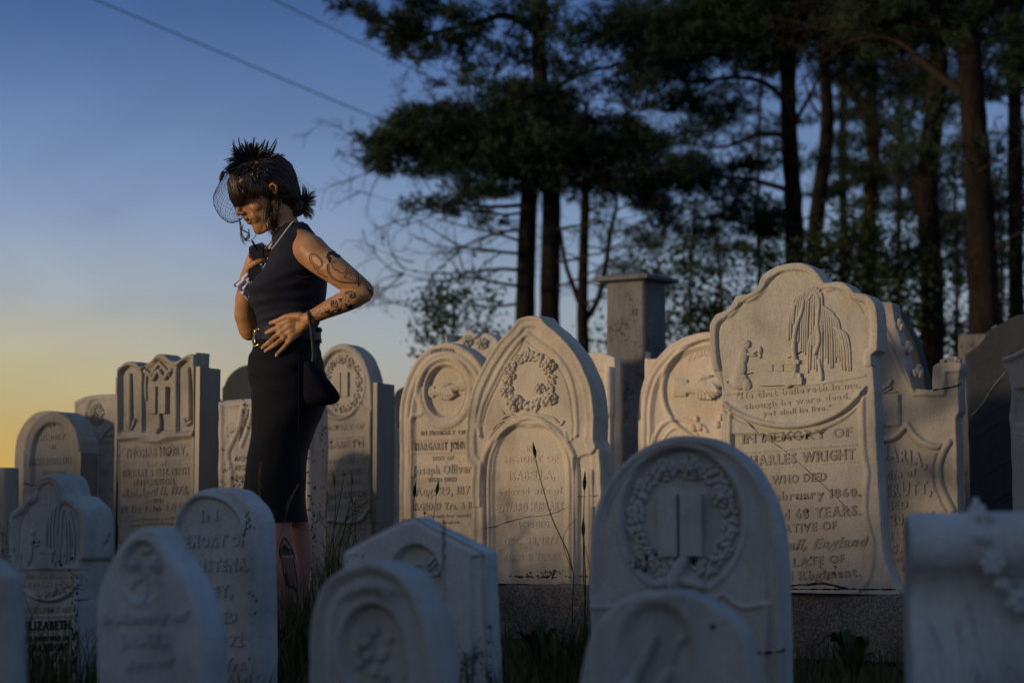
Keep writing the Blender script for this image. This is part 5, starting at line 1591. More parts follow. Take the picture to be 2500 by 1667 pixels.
def ring_loft(mb, rows, n=64, e=2.3, grow=0.0, cap=True, fold=None, k=10, tilt=0.0):
    """rows: (py, xleft, xright, half depth). Horizontal rounded sections."""
    R_ = bezel(rows, (len(rows) - 1) * k + 1)
    V = []
    for j, (py, xl, xr, hd) in enumerate(R_):
        c = W((xl + xr) / 2, py); rx = (xr - xl) / 2 * KW + grow; ry = hd + grow
        for i in range(n):
            th = 2 * math.pi * i / n
            cx, sy = math.cos(th), math.sin(th)
            q = (abs(cx) ** e + abs(sy) ** e) ** (-1 / e)
            f = fold(j / len(R_), th, py) if fold else 0
            V.append((c.x + (rx + f) * cx * q, c.y + (ry + f) * sy * q, c.z - tilt * cx * rx))
    m_ = len(R_)
    Fq = [(j * n + i, j * n + (i + 1) % n, (j + 1) * n + (i + 1) % n, (j + 1) * n + i) for j in range(m_ - 1) for i in range(n)]
    if cap: Fq += [tuple(range(n - 1, -1, -1)), tuple(range((m_ - 1) * n, m_ * n))]
    mb.add(V, Fq)


def remesh(o, vox, smooth=2):
    md = o.modifiers.new('r', 'REMESH'); md.mode = 'VOXEL'; md.voxel_size = vox; md.use_smooth_shade = True
    if smooth:
        m2 = o.modifiers.new('s', 'SMOOTH'); m2.iterations = smooth; m2.factor = .5
    dg = bpy.context.evaluated_depsgraph_get(); dg.update()
    me = bpy.data.meshes.new_from_object(o.evaluated_get(dg))
    mats = list(o.data.materials)
    o.modifiers.clear(); o.data = me
    me.materials.clear()
    for m_ in mats: me.materials.append(m_)
    me.polygons.foreach_set('use_smooth', np.ones(len(me.polygons), dtype=bool))
    return o


TOP = [(838, 624, 780, .120), (815, 627, 778, .116), (790, 629, 778, .115), (762, 622, 789, .122), (742, 612, 793, .128), (720, 615, 796, .132), (700, 622, 798, .134), (669, 641, 799, .136), (640, 653, 797, .138),
       (615, 662, 792, .138), (596, 666, 786, .136), (583, 669, 779, .120), (573, 671, 771, .095), (564, 674, 764, .072), (555, 680, 757, .058), (548, 686, 752, .052)]


def surf(px, py, rows=TOP, e=2.3):
    """depth offset of the near surface of the garment there"""
    ys = [r[0] for r in rows][::-1]
    xl = np.interp(py, ys, [r[1] for r in rows][::-1]); xr = np.interp(py, ys, [r[2] for r in rows][::-1]); hd = np.interp(py, ys, [r[3] for r in rows][::-1])
    t = min(1, abs((px - (xl + xr) / 2) / ((xr - xl) / 2)))
    return -hd * (1 - t ** e) ** (1 / e)


SKIRT = [(1272, 590, 752, .145), (1231, 590, 746, .15), (1202, 593, 744, .152), (1167, 600, 746, .155), (1103, 608, 751, .158), (1065, 614, 762, .162), (1039, 616, 773, .166), (1010, 617, 788, .168),
         (985, 616, 796, .168), (943, 612, 798, .166), (912, 606, 795, .160), (883, 608, 789, .150), (860, 614, 784, .140), (841, 620, 781, .132), (822, 624, 779, .124)]
# -------- body: one continuous skin
yaw, pit = rad(17), rad(21)
HF = Vector((-math.cos(yaw) * math.cos(pit), -math.sin(yaw) * math.cos(pit), -math.sin(pit)))
HL = Vector((math.sin(yaw), -math.cos(yaw), 0))
HU = HL.cross(HF) * -1
if HU.z < 0: HU = -HU
roll = rad(0)
HO = W(648, 480, -.01)
HM = np.array([[HF[i], HL[i], HU[i]] for i in range(3)])


def H(x, y, z):
    return HO + HF * x + HL * y + HU * z


def hell(mb, c, r, rot=0, nu=20, nv=14):
    M = HM
    if rot:
        a = rad(rot)
        M = HM @ np.array([[math.cos(a), 0, math.sin(a)], [0, 1, 0], [-math.sin(a), 0, math.cos(a)]])
    mb.ell(tuple(H(*c)), r, M, nu, nv)


b = MB()
# skull, face
hell(b, (-.012, 0, .045), (.097, .074, .082))
hell(b, (.020, 0, -.005), (.072, .064, .085))
hell(b, (.034, 0, -.045), (.052, .050, .070))
hell(b, (.058, 0, -.100), (.022, .024, .018))
hell(b, (.050, 0, -.088), (.030, .034, .028))
for s_ in (-1, 1):
    b.limb([H(-.018, s_ * .058, -.035), H(-.008, s_ * .054, -.070), H(.022, s_ * .036, -.096), H(.050, s_ * .016, -.106)], [.017, .016, .014, .012], 14)
    hell(b, (.045, s_ * .040, -.022), (.028, .022, .024))
    hell(b, (.060, s_ * .026, -.055), (.022, .020, .026))
    hell(b, (.074, s_ * .030, .005), (.013, .017, .011))      # closed eye
    b.limb([H(.078, s_ * .012, .022), H(.076, s_ * .032, .026), H(.060, s_ * .050, .020)], [.008, .009, .009], 10)
    hell(b, (.094, s_ * .0125, -.029), (.010, .0065, .0065))    # nostril wing
    # ear
    b.limb([H(-.018, s_ * .075, -.022), H(-.024, s_ * .086, -.004), H(-.028, s_ * .093, .014), H(-.018, s_ * .092, .026), H(-.006, s_ * .086, .022), H(-.004, s_ * .078, .008)], [.0055, .005, .005, .0055, .005, .004], 8)
    hell(b, (-.014, s_ * .076, .002), (.014, .008, .022))
b.limb([H(.080, 0, .022), H(.092, 0, .002), H(.103, 0, -.014), H(.111, 0, -.024)], [.0085, .0085, .0088, .0085], 12)
hell(b, (.108, 0, -.026), (.0095, .0095, .0080))
b.limb([H(.096, 0, -.032), H(.090, 0, -.044)], [.006, .008], 8)
hell(b, (.089, 0, -.0530), (.0105, .0195, .0055), -14)
hell(b, (.0835, 0, -.0665), (.0100, .0165, .0065), 8)
hell(b, (.070, 0, -.060), (.016, .028, .020))
# neck and torso core
b.limb([H(-.035, 0, -.02), W(694, 545, .0), W(708, 575, .0), W(720, 610, 0)], [.050, .046, .052, .075], 24)
b.limb([H(.0, 0, -.075), W(690, 560, -.005), W(700, 590, 0)], [.030, .034, .045], 16)
ring_loft(b, [(r[0], r[1] + 7, r[2] - 5, r[3] - .008) for r in TOP if r[0] > 575], n=40, k=4)
ring_loft(b, [(r[0], r[1] + 12, r[2] - 12, r[3] - .014) for r in SKIRT if r[0] < 1240], n=32, k=3)
# shoulders and the near arm (hers: left)
b.limb([W(728, 600, -.05), W(757, 611, -.125)], [.060, .055], 24)
ARM = [(757, 611, -.135, .0560), (780, 632, -.160, .0520), (812, 655, -.185, .0485), (845, 680, -.200, .0440), (872, 699, -.205, .0390), (889, 711, -.205, .0345)]
b.limb([W(x, y, d) for x, y, d, r in ARM], [r for *_, r in ARM], 24)
FORE = [(888, 714, -.205, .0335), (868, 724, -.208, .0375), (842, 736, -.205, .0360), (815, 748, -.198, .0325), (790, 760, -.188, .0275), (768, 771, -.176, .0245), (752, 779, -.166, .0235)]
b.limb([W(x, y, d) for x, y, d, r in FORE], [r for *_, r in FORE], 24)
b.limb([W(892, 706, -.205), W(899, 717, -.205), W(892, 724, -.205)], [.024, .020, .022], 12)
nY = Vector((0, 1, 0))


def finger(mb, P, R_, n=12):
    mb.limb([W(*p) for p in P], R_, n)


def sd(x, y, off): return surf(x, y, TOP if y < 825 else SKIRT) - off


# near hand laid flat on the belt: palm then four fingers and a thumb
for (x, y, r, w_) in ((740, 785, .019, 0), (722, 790, .018, 0), (706, 797, .016, 0)):
    pass
PALM = [[(750, 776), (728, 776), (708, 782), (693, 790), (683, 798)], [(750, 782), (728, 788), (706, 798), (692, 806), (684, 812)], [(748, 788), (728, 799), (710, 810), (698, 820), (692, 825)], [(744, 792), (730, 806), (720, 818), (712, 826), (707, 832)]]
for l in PALM:
    b.limb([W(x, y, (-.160 if x > 740 else sd(x, y, .024 if x > 700 else .018))) for x, y in l], [.0165, .0150, .0130, .0115, .0100], 14)
finger(b, [(735, 772, -.160), (715, 772, sd(715, 772, .028)), (698, 774, sd(698, 774, .022)), (681, 782, sd(681, 782, .016)), (661, 789, sd(661, 789, .012))], [.0150, .0130, .0112, .0098, .0078])
finger(b, [(683, 799, sd(683, 799, .018)), (668, 804, sd(668, 804, .017)), (653, 812, sd(653, 812, .016)), (637, 824, sd(637, 824, .016))], [.0100, .0092, .0088, .0072])
finger(b, [(685, 813, sd(685, 813, .018)), (672, 822, sd(672, 822, .018)), (659, 834, sd(659, 834, .018)), (641, 848, sd(641, 848, .014))], [.0100, .0094, .0090, .0072])
finger(b, [(692, 826, sd(692, 826, .016)), (681, 834, sd(681, 834, .018)), (669, 844, sd(669, 844, .018)), (649, 856, sd(649, 856, .013))], [.0098, .0090, .0086, .0070])
finger(b, [(707, 832, sd(707, 832, .014)), (700, 840, sd(700, 840, .016)), (692, 849, sd(692, 849, .015)), (675, 866, sd(675, 866, .012))], [.0090, .0082, .0078, .0064])
for (x, y) in ((683, 799), (685, 813), (693, 825), (707, 832)):
    b.ell(tuple(W(x, y, sd(x, y, .022))), (.0095, .0090, .0085), None, 10, 8)
# far arm (hers: right), bent up with the fist under the chin
b.limb([W(725, 604, .10), W(690, 660, .145), W(650, 740, .13), W(615, 800, .105)], [.050, .046, .043, .038], 20)
b.limb([W(609, 806, .100), W(599, 770, .080), W(600, 730, .055), W(602, 700, .035), W(603, 675, .015), W(606, 660, .005)], [.0370, .0390, .0370, .0300, .0235, .0200], 24)
b.limb([W(606, 664, .005), W(612, 644, -.004), W(620, 624, -.010), W(628, 614, -.010)], [.0200, .0210, .0215, .0150], 16)
b.limb([W(610, 660, .02), W(622, 640, .02), W(634, 622, .015)], [.017, .020, .018], 14)
finger(b, [(616, 622, -.006), (628, 606, -.004), (645, 602, .0), (662, 608, .01)], [.0100, .0092, .0085, .0072])
finger(b, [(622, 620, -.004), (638, 612, -.016), (652, 610, -.018), (666, 614, -.008)], [.0095, .0090, .0085, .0072])
finger(b, [(624, 632, -.002), (640, 624, -.014), (654, 622, -.014), (666, 627, -.004)], [.0095, .0090, .0084, .0070])
finger(b, [(622, 642, .004), (638, 638, -.006), (652, 637, -.006), (662, 642, .004)], [.0088, .0082, .0076, .0064])
finger(b, [(608, 656, -.012), (614, 648, -.030), (626, 641, -.044), (638, 637, -.046), (648, 636, -.040)], [.0130, .0115, .0100, .0094, .0074])
# legs
b.limb([W(690, 1190, -.045), W(684, 1240, -.062), W(676, 1285, -.08), W(684, 1330, -.075), W(692, 1370, -.07), W(696, 1410, -.07), W(700, 1450, -.07), W(701, 1490, -.07), W(699, 1525, -.07), W(700, 1560, -.07)],
       [.050, .049, .050, .0475, .0505, .0480, .040, .028, .0215, .0220], 24)
b.limb([W(705, 1190, .045), W(712, 1240, .060), W(722, 1290, .08), W(728, 1330, .085), W(730, 1370, .09), W(724, 1420, .09), W(718, 1470, .09), W(714, 1520, .09), W(714, 1552, .09)],
       [.050, .048, .048, .046, .044, .040, .032, .023, .022], 24)
for (x, d) in ((700, -.07), (714, .09)):
    b.limb([W(x + 2, 1567, d), W(x - 20, 1570, d - .005), W(x - 52, 1583, d - .012), W(x - 78, 1588, d - .016)], [.028, .027, .022, .013], 14)


def skin_mat():
    m, t, bs = new_mat('tanned_skin')
    v = coords(t)
    n1 = noise(t, 14, 4, .5, v)
    c = cramp(t, n1.outputs[0], [(.3, (.40, .19, .078)), (.7, (.58, .315, .14))]).outputs[0]
    n5 = noise(t, 48, 5, .65, v)
    c = mixc(t, .55, c, cramp(t, n5.outputs[0], [(.32, (.72, .66, .62)), (.68, (1.12, 1.14, 1.16))]).outputs[0], 'MULTIPLY')
    at_ = t.nodes.new('ShaderNodeAttribute'); at_.attribute_name = 'tone'
    sp = t.nodes.new('ShaderNodeSeparateColor'); t.links.new(at_.outputs['Color'], sp.inputs[0])
    sx = t.nodes.new('ShaderNodeSeparateXYZ'); t.links.new(v, sx.inputs[0])
    lg = cramp(t, sx.outputs['Z'], [(.50, (1, 1, 1)), (.80, (0, 0, 0))]).outputs[0]
    c = mixc(t, lg, c, (.34, .165, .125))                     # darker, pinker legs: their shade is put into the colour
    c = mixc(t, sp.outputs[0], c, (.30, .095, .06))        # lips, redder skin
    c = mixc(t, sp.outputs[1], c, (.03, .018, .012))        # brows, lashes
    nm = noise(t, 120, 1, .3, v)
    fm = cramp(t, nm.outputs[0], [(.80, (0, 0, 0)), (.815, (.8, .8, .8))]).outputs[0]
    c = mixc(t, fm, c, (.10, .035, .02))                      # moles
    t.links.new(c, bs.inputs['Base Color'])
    bs.inputs['Roughness'].default_value = .50
    bs.inputs['Specular IOR Level'].default_value = .5
    bs.inputs['Subsurface Weight'].default_value = .12
    bs.inputs['Subsurface Radius'].default_value = (1.0, .35, .15)
    bs.inputs['Subsurface Scale'].default_value = .006
    n2 = noise(t, 260, 3, .6, v)
    bump(t, bs, n2.outputs[0], .25, .0012)
    return m


M_SKIN = skin_mat()
body = b.build('body', M_SKIN, WOM)
remesh(body, .0036, 2)
# paint lips / brows by place on the head
me = body.data
nv_ = len(me.vertices)
co = np.empty(nv_ * 3); me.vertices.foreach_get('co', co); co = co.reshape(-1, 3)
loc = (co - np.array(HO)) @ HM
lip = (np.abs(loc[:, 1]) < .0225) & (loc[:, 2] > -.0735) & (loc[:, 2] < -.0475) & (loc[:, 0] > .077)
lipw = np.where(lip, 1 - np.clip((np.abs(loc[:, 1]) - .017) / .006, 0, 1), 0) * .55
seam = (np.abs(loc[:, 2] + .0598) < .0016) & (loc[:, 0] > .072) & (np.abs(loc[:, 1]) < .021)
brow = (np.abs(loc[:, 2] - .030 + np.abs(loc[:, 1]) * .12) < .0035) & (np.abs(loc[:, 1]) > .012) & (np.abs(loc[:, 1]) < .048) & (loc[:, 0] > .05)
lash = (np.abs(loc[:, 2] + .002 - .0) < .0022) & (np.abs(np.abs(loc[:, 1]) - .031) < .016) & (loc[:, 0] > .06)
tone = np.zeros((nv_, 4), dtype=np.float32); tone[:, 3] = 1
tone[:, 0] = lipw
tone[:, 1] = np.where(brow | lash | seam, .85, 0)
ca = me.color_attributes.new('tone', 'FLOAT_COLOR', 'POINT')
ca.data.foreach_set('color', tone.ravel())
BVH = BVHTree.FromPolygons([tuple(c) for c in co.tolist()], [tuple(p.vertices) for p in me.polygons])
# fingernails on the near hand
M_NAIL = simple_mat('fingernail', (.60, .38, .30), .25)
M_INK = simple_mat('tattoo_ink', (.022, .022, .026), .5, spec=.4)


def onskin(px, py, off=.0006, tree_=None):
    o_ = Vector((0, 0, CAMZ)) - wb; d_ = ray(px, py).normalized()
    h = (tree_ or BVH).ray_cast(o_, d_, 20)
    if h[0] is None: return None
    return h[0] - d_ * off, h[1]


for (x, y, a) in ((659, 790, 25), (635, 826, 40), (640, 850, 38), (647, 858, 35), (674, 868, 48)):
    h = onskin(x + 1, y - 1)
    if h:
        mb = MB(); an = rad(a)
        M = np.array([[math.cos(an), 0, -math.sin(an)], [0, 1, 0], [math.sin(an), 0, math.cos(an)]])
        mb.ell(tuple(h[0] + Vector((0, .0006, 0))), (.0062, .0016, .0042), M, 10, 6)
        mb.build('fingernail', M_NAIL, body)

# -------- tattoos: inked lines lying on the skin
INK = []


def ink(pts, w_=1.0, k=5, close=False):
    pts = list(pts) + ([pts[0]] if close else [])
    l = catmull(pts, k)
    run = []
    for p in l:
        h = onskin(float(p[0]), float(p[1]), .0005)
        if h is not None: run.append(h[0])
    if len(run) > 1: INK.append((run, w_ * KW / 2))


zz = lambda x, y: (520 + x / 4.355, 540 + y / 4.355)
Z = lambda L_: [zz(*p) for p in L_]
el = lambda cx, cy, rx, ry, a, n=18: [zz(cx + rx * math.cos(t_) * math.cos(rad(a)) - ry * math.sin(t_) * math.sin(rad(a)), cy + rx * math.cos(t_) * math.sin(rad(a)) + ry * math.sin(t_) * math.cos(rad(a))) for t_ in np.linspace(0, 2 * math.pi, n)]
ink(el(1095, 420, 88, 52, 48), 1.8); ink(el(1098, 420, 72, 36, 48), 1.3)
ink(Z([(1070, 480), (1085, 510), (1110, 520), (1130, 560), (1160, 560), (1190, 590), (1215, 590)]), 2.0); ink(Z([(1090, 500), (1120, 500), (1140, 530), (1175, 525)]), 1.6)
ink(Z([(1240, 440), (1225, 400), (1215, 360), (1235, 335), (1280, 330), (1310, 325)]), 3)
for i in range(10):
    ink(Z([(1205 + i * 4, 390 - i * 7), (1240 + i * 10, 350 - i * 4), (1290 + i * 7, 325 + i * 3), (1350 + i * 2, 340 + i * 4)]), 3.2)
for i in range(5): ink(Z([(1212 + i * 8, 380), (1226 + i * 5, 410), (1240, 438)]), 3)
for i in range(6): ink(Z([(1260 + i * 14, 345 + i), (1290 + i * 12, 375), (1350, 385 - i * 4)]), 3.5)
ink(Z([(1245, 430), (1262, 460), (1275, 490), (1285, 505), (1300, 520), (1320, 515), (1335, 535), (1355, 545), (1385, 550), (1410, 530)]), 1.4)
ink(Z([(1268, 445), (1285, 440), (1300, 450)]), 1.4); ink(Z([(1265, 430), (1285, 425), (1302, 430)]), 1.8); ink(Z([(1410, 530), (1425, 490), (1425, 440)]), 1.1)
ink(Z([(1360, 370), (1385, 380), (1400, 400), (1385, 430)]), 1.2); ink(Z([(1440, 530), (1400, 595), (1520, 640), (1545, 670)]), 1.3); ink(Z([(1440, 530), (1460, 560), (1470, 590)]), 1.0)
ink(Z([(1215, 460), (1215, 510), (1240, 570), (1290, 620), (1360, 650), (1450, 660), (1530, 662)]), 2.4); ink(Z([(1230, 450), (1235, 520), (1265, 575), (1320, 625), (1400, 645), (1530, 650)]), 1.4)
ink(Z([(1515, 500), (1540, 560), (1550, 620), (1540, 690)]), 2.2); ink(Z([(1495, 500), (1520, 560), (1530, 640)]), 1.6)
ink(Z([(1550, 670), (1580, 620), (1600, 590), (1640, 600), (1665, 640)]), 1.4); ink(Z([(1600, 600), (1610, 650), (1650, 690), (1700, 700)]), 1.2); ink(Z([(1620, 620), (1660, 660), (1690, 720), (1700, 780)]), 1.2)
for i in range(6): ink(Z([(1630 + i * 8, 700 + i * 14), (1660 + i * 6, 725 + i * 10), (1695, 735 + i * 11)]), 1.1)
for (x, y, s_) in ((1450, 770, 40), (1480, 790, 34), (1285, 870, 30), (1330, 940, 30), (1210, 960, 26), (1260, 990, 24), (1360, 840, 20)):
    for j in range(5):
        q0 = rt.uniform(-1, 1, (4, 2)) * s_
        ink(Z([(x + a[0], y + a[1]) for a in q0]), 1.1)
ink(el(1450, 780, 50, 42, 0), 1.0); ink(Z([(1255, 850), (1310, 845), (1320, 900), (1262, 905), (1250, 870)]), 1.8)
for i in range(9): ink(Z([(1400 + i * 5, 880 + i * 7), (1440 + i * 4, 900 + i * 4), (1470 + i * 2, 880 + i * 6)]), 2.6)
for x, y in ((1350, 790), (1375, 815), (1400, 835), (1430, 850), (1330, 830), (1355, 900), (1190, 900), (1170, 930), (1130, 950), (1110, 970), (1060, 990), (1080, 960), (1095, 985), (1050, 965), (1500, 860), (1520, 840), (1540, 870), (1560, 800), (1580, 820)):
    ink(Z([(x, y), (x + 14, y - 7)]), 1.5)
ink(Z([(1045, 1010), (1100, 1020), (1160, 1025), (1240, 1010), (1300, 985)]), 2.0); ink(Z([(1150, 980), (1180, 1000), (1220, 990), (1250, 960), (1200, 970), (1150, 980)]), 1.6); ink(Z([(1260, 960), (1300, 940), (1350, 960), (1300, 975), (1260, 960)]), 1.6); ink(Z([(1380, 960), (1430, 930), (1480, 900), (1540, 860), (1600, 830)]), 1.2)
ink(Z([(1550, 870), (1600, 850), (1650, 820)]), 1.2)
y4 = lambda x, y: (560 + x / 3.22, 1180 + y / 3.22)
Y4 = lambda L_: [y4(*p) for p in L_]
ink(Y4([(428, 425), (405, 470), (392, 540), (400, 570), (412, 590), (420, 650), (432, 720), (445, 780), (480, 825)]), 3.5)
ink(Y4([(428, 425), (455, 450), (490, 510), (510, 570), (505, 600), (515, 660), (530, 760), (530, 850), (538, 900)]), 3.5)
for i in range(7): ink(Y4([(405 + i * 9, 470 + abs(i - 3) * 14), (402 + i * 13, 520), (400 + i * 16, 560)]), 3.5)
for i in range(6): ink(Y4([(425 + i * 13, 580), (436 + i * 13, 640 + i * 5), (452 + i * 12, 740), (470 + i * 9, 820)]), 1.4)
for i in range(4): ink(Y4([(436 + i * 4, 700), (452 + i * 4, 780), (480 + i * 3, 825)]), 3.0)
for i in range(3): ink(Y4([(480 + i * 10, 800), (510 + i * 8, 830), (532, 870)]), 3.0)
for i in range(5): ink(Y4([(437, 790 + i * 6), (442, 794 + i * 6)]), 1.2)
mb = MB()
for run, r_ in INK: mb.tube(run, r_, 5)
tt_ = mb.build('tattoo', M_INK, body); tt_['kind'] = 'stuff'; tt_['label'] = 'dark line tattoos on the near arm and calf'


# -------- clothes
def knit_mat(name, col, ribs=0):
    m, t, bs = new_mat(name)
    v = coords(t)
    n = noise(t, 30, 4, .6, v)
    c = cramp(t, n.outputs[0], [(.3, tuple(c_ * .8 for c_ in col)), (.7, tuple(c_ * 1.25 for c_ in col))])
    t.links.new(c.outputs[0], bs.inputs['Base Color'])
    bs.inputs['Roughness'].default_value = .85
    bs.inputs['Specular IOR Level'].default_value = .25
    bs.inputs['Sheen Weight'].default_value = .06
    bs.inputs['Sheen Tint'].default_value = (.5, .55, .7, 1)
    p = None
    if ribs:
        w_ = t.nodes.new('ShaderNodeTexWave'); w_.bands_direction = 'X'; w_.inputs['Scale'].default_value = ribs; w_.inputs['Distortion'].default_value = .3
        t.links.new(v, w_.inputs[0]); p = bump(t, bs, w_.outputs[0], .16, .001)
    n2 = noise(t, 500, 2, .5, v)
    bump(t, bs, n2.outputs[0], .3, .001, p)
    return m


M_TOP = knit_mat('navy_ribbed_knit', (.016, .018, .031), 78)
M_SKT = knit_mat('black_skirt_cloth', (.0035, .0045, .008))


def folds_top(f, th, py):
    a = 0
    near_ = max(0, -math.sin(th))
    # pulls across the bust and waist
    a += .0030 * math.sin(py * .19 + 2.2 * math.cos(th)) * near_ * math.exp(-((py - 745) / 40) ** 2)
    a += .0018 * math.sin(py * .31 + 3 * math.cos(th)) * math.exp(-((py - 800) / 30) ** 2)
    a += .0035 * math.sin(py * .26 + 1.8 * math.cos(th) + .8 * math.sin(3 * th)) * near_ * math.exp(-((py - 778) / 26) ** 2)
    a += .0025 * math.sin((py + 40 * math.cos(th)) * .16) * near_ * math.exp(-((py - 690) / 30) ** 2)
    # bust
    a += .030 * math.exp(-((py - 700) / 34) ** 2) * max(0, -math.cos(th) * .55 - math.sin(th) * .8) ** 3
    return a


def folds_skirt(f, th, py):
    near_ = .4 + .6 * abs(math.sin(th))
    a = .0034 * math.sin((py - 30 * math.cos(th)) * .17 + 2 * math.cos(2 * th)) * math.exp(-((py - 945) / 40) ** 2) * near_
    a += .0030 * math.sin(py * .12 + 3 * math.cos(th)) * math.exp(-((py - 900) / 60) ** 2) * near_
    a += .0016 * math.sin(py * .23 - 2 * math.cos(th) + .6) * math.exp(-((py - 850) / 30) ** 2)
    a += .0014 * math.sin(py * .05 + 5 * math.cos(th))
    return a


b = MB(); ring_loft(b, TOP, 160, 2.3, 0, True, folds_top, 14)
top = b.build('top', M_TOP, WOM)
# armhole cut by a solid
def cutter(px_pts, d0, d1):
    l = catmull(px_pts, 5)[:-1]
    V = [tuple(W(float(x), float(y), d0)) for x, y in l] + [tuple(W(float(x), float(y), d1)) for x, y in l]
    n = len(l)
    return V, [(i, (i + 1) % n, n + (i + 1) % n, n + i) for i in range(n)] + [tuple(range(n - 1, -1, -1)), tuple(range(n, 2 * n))]


HOLE = [(777, 552), (757, 560), (740, 559), (724, 566), (714, 578), (706, 595), (698, 612), (694, 630), (697, 647), (705, 660), (716, 668), (730, 675), (743, 678), (760, 676), (776, 672), (800, 660), (830, 640), (840, 600), (810, 560), (777, 552)]
V, Fc = cutter(HOLE, -.40, .005)
cut = mesh_obj('cut', V, Fc, None, WOM)
V, Fc = cutter(HOLE, .03, .40)
cut2 = mesh_obj('cut2', V, Fc, None, WOM)
for c_ in (cut, cut2):
    md = top.modifiers.new('b', 'BOOLEAN'); md.operation = 'DIFFERENCE'; md.object = c_; md.solver = 'EXACT'
dg = bpy.context.evaluated_depsgraph_get(); dg.update()
me = bpy.data.meshes.new_from_object(top.evaluated_get(dg))
top.modifiers.clear(); top.data = me
me.polygons.foreach_set('use_smooth', np.array([len(p.vertices) < 6 for p in me.polygons], dtype=bool))
for c_ in (cut, cut2): bpy.data.objects.remove(c_)
# armhole trim following body
tcut = BVHTree.FromPolygons([tuple(v.co) for v in me.vertices], [tuple(p.vertices) for p in me.polygons])
mb = MB(); run = []
for p in catmull(HOLE[1:15], 6):
    run.append(W(float(p[0]), float(p[1]), surf(float(p[0]), float(p[1])) - .001))
mb.tube(run, .0036, 8)
mb.build('armhole_edge', M_TOP, top)
# dark strap line of what is worn beneath
mb = MB(); mb.tube([W(712, 606, surf(712, 606) + .004), W(700, 625, surf(700, 625) + .004), W(700, 640, surf(700, 640) + .003)], .0045, 6)
mb.build('strap', simple_mat('maroon_strap', (.06, .012, .02), .6), top)
# stand collar
mb = MB()
rows = []
for (cx, cy, rx, ry, dz) in ((708, 581, .066, .066, .0), (706, 571, .060, .060, .0), (704, 563, .056, .056, .0), (703, 556, .0545, .0535, .0), (702, 557, .0500, .0490, .0), (704, 572, .050, .05, 0)):
    rows.append((W(cx, cy), rx, ry))
V = []
n = 48
for c_, rx, ry in rows:
    for i in range(n):
        th = 2 * math.pi * i / n
        V.append((c_.x + rx * math.cos(th), c_.y + ry * math.sin(th), c_.z + rx * math.cos(th) * .36))
mb.add(V, [(j * n + i, j * n + (i + 1) % n, (j + 1) * n + (i + 1) % n, (j + 1) * n + i) for j in range(len(rows) - 1) for i in range(n)])
mb.build('collar', M_TOP, top)

b = MB(); ring_loft(b, SKIRT, 128, 2.25, 0, False, folds_skirt, 12, tilt=.0)
sk = b.build('skirt', M_SKT, WOM)
sm = sk.modifiers.new('s', 'SOLIDIFY'); sm.thickness = .004; sm.offset = -1
mb = MB()
mb.tube([W(729, y, surf(729, y, SKIRT, 2.25) - .0012) for y in range(845, 1270, 12)], .0014, 5)
mb.build('skirt_seam', M_SKT, sk)
# fold lumps at the back of the waist
mb = MB()
for (x, y) in ((779, 806), (778, 832)):
    mb.limb([W(x - 4, y, -.05), W(x, y, 0), W(x - 4, y, .05)], [.008, .011, .008], 10)
mb.build('gathered_fold', M_SKT, top)
# belt
BELT = [(835, 619, 783, .129), (828, 621, 782, .127), (812, 625, 781, .123), (803, 627, 780, .121)]
mb = MB(); ring_loft(mb, BELT, 96, 2.3, .003, False, None, 3)
belt = mb.build('belt', simple_mat('patent_belt', (.005, .006, .009), .45, spec=.25), WOM)
M_GOLD = simple_mat('gold_buckle', (.75, .50, .14), .22, 1.0)
M_SILV = simple_mat('buckle_steel', (.55, .52, .45), .3, 1.0)


def bs_(x, y, off=.008): return W(x - 2, y, surf(x + 1, y, BELT, 2.3) - off - .022 * max(0, (640 - x) / 18))


mb = MB(); mb.tube([bs_(641, 803), bs_(632, 804), bs_(625.5, 807, .012), bs_(622, 822, .012), bs_(620, 834, .012), bs_(624, 848, .010), bs_(632, 842), bs_(640, 841)], [.004, .0046, .005, .0055, .0055, .0055, .0046, .004], 8, (Vector((0, 1, 0)), .7))
mb.build('buckle', M_GOLD, belt)
mb = MB(); mb.tube([bs_(627, 808, .013), bs_(624, 824, .013), bs_(625, 838, .012)], .0032, 8); mb.build('buckle_face', M_SILV, belt)

# shoes
M_SHOE = simple_mat('black_shoe', (.01, .01, .012), .35)
for (x, d) in ((700, -.07), (714, .09)):
    mb = MB()
    p = [W(x + 4, 1578, d), W(x - 20, 1584, d - .005), W(x - 52, 1590, d - .012), W(x - 82, 1592, d - .016)]
    for q in p: q.z = max(q.z, .018)
    mb.limb(p, [.031, .028, .032, .02], 14, (Vector((0, 0, 1)), .7))
    mb.build('shoe', M_SHOE, WOM)

# -------- hair
def hair_mat():
    m, t, bs = new_mat('dark_brown_hair')
    n = noise(t, 60, 4, .6, coords(t))
    c = cramp(t, n.outputs[0], [(.3, (.014, .008, .006)), (.7, (.075, .040, .026))])
    t.links.new(c.outputs[0], bs.inputs['Base Color'])
    bs.inputs['Roughness'].default_value = .38
    bs.inputs['Specular IOR Level'].default_value = .6
    n2 = noise(t, 300, 3, .6, coords(t)); bump(t, bs, n2.outputs[0], .4, .002)
    return m


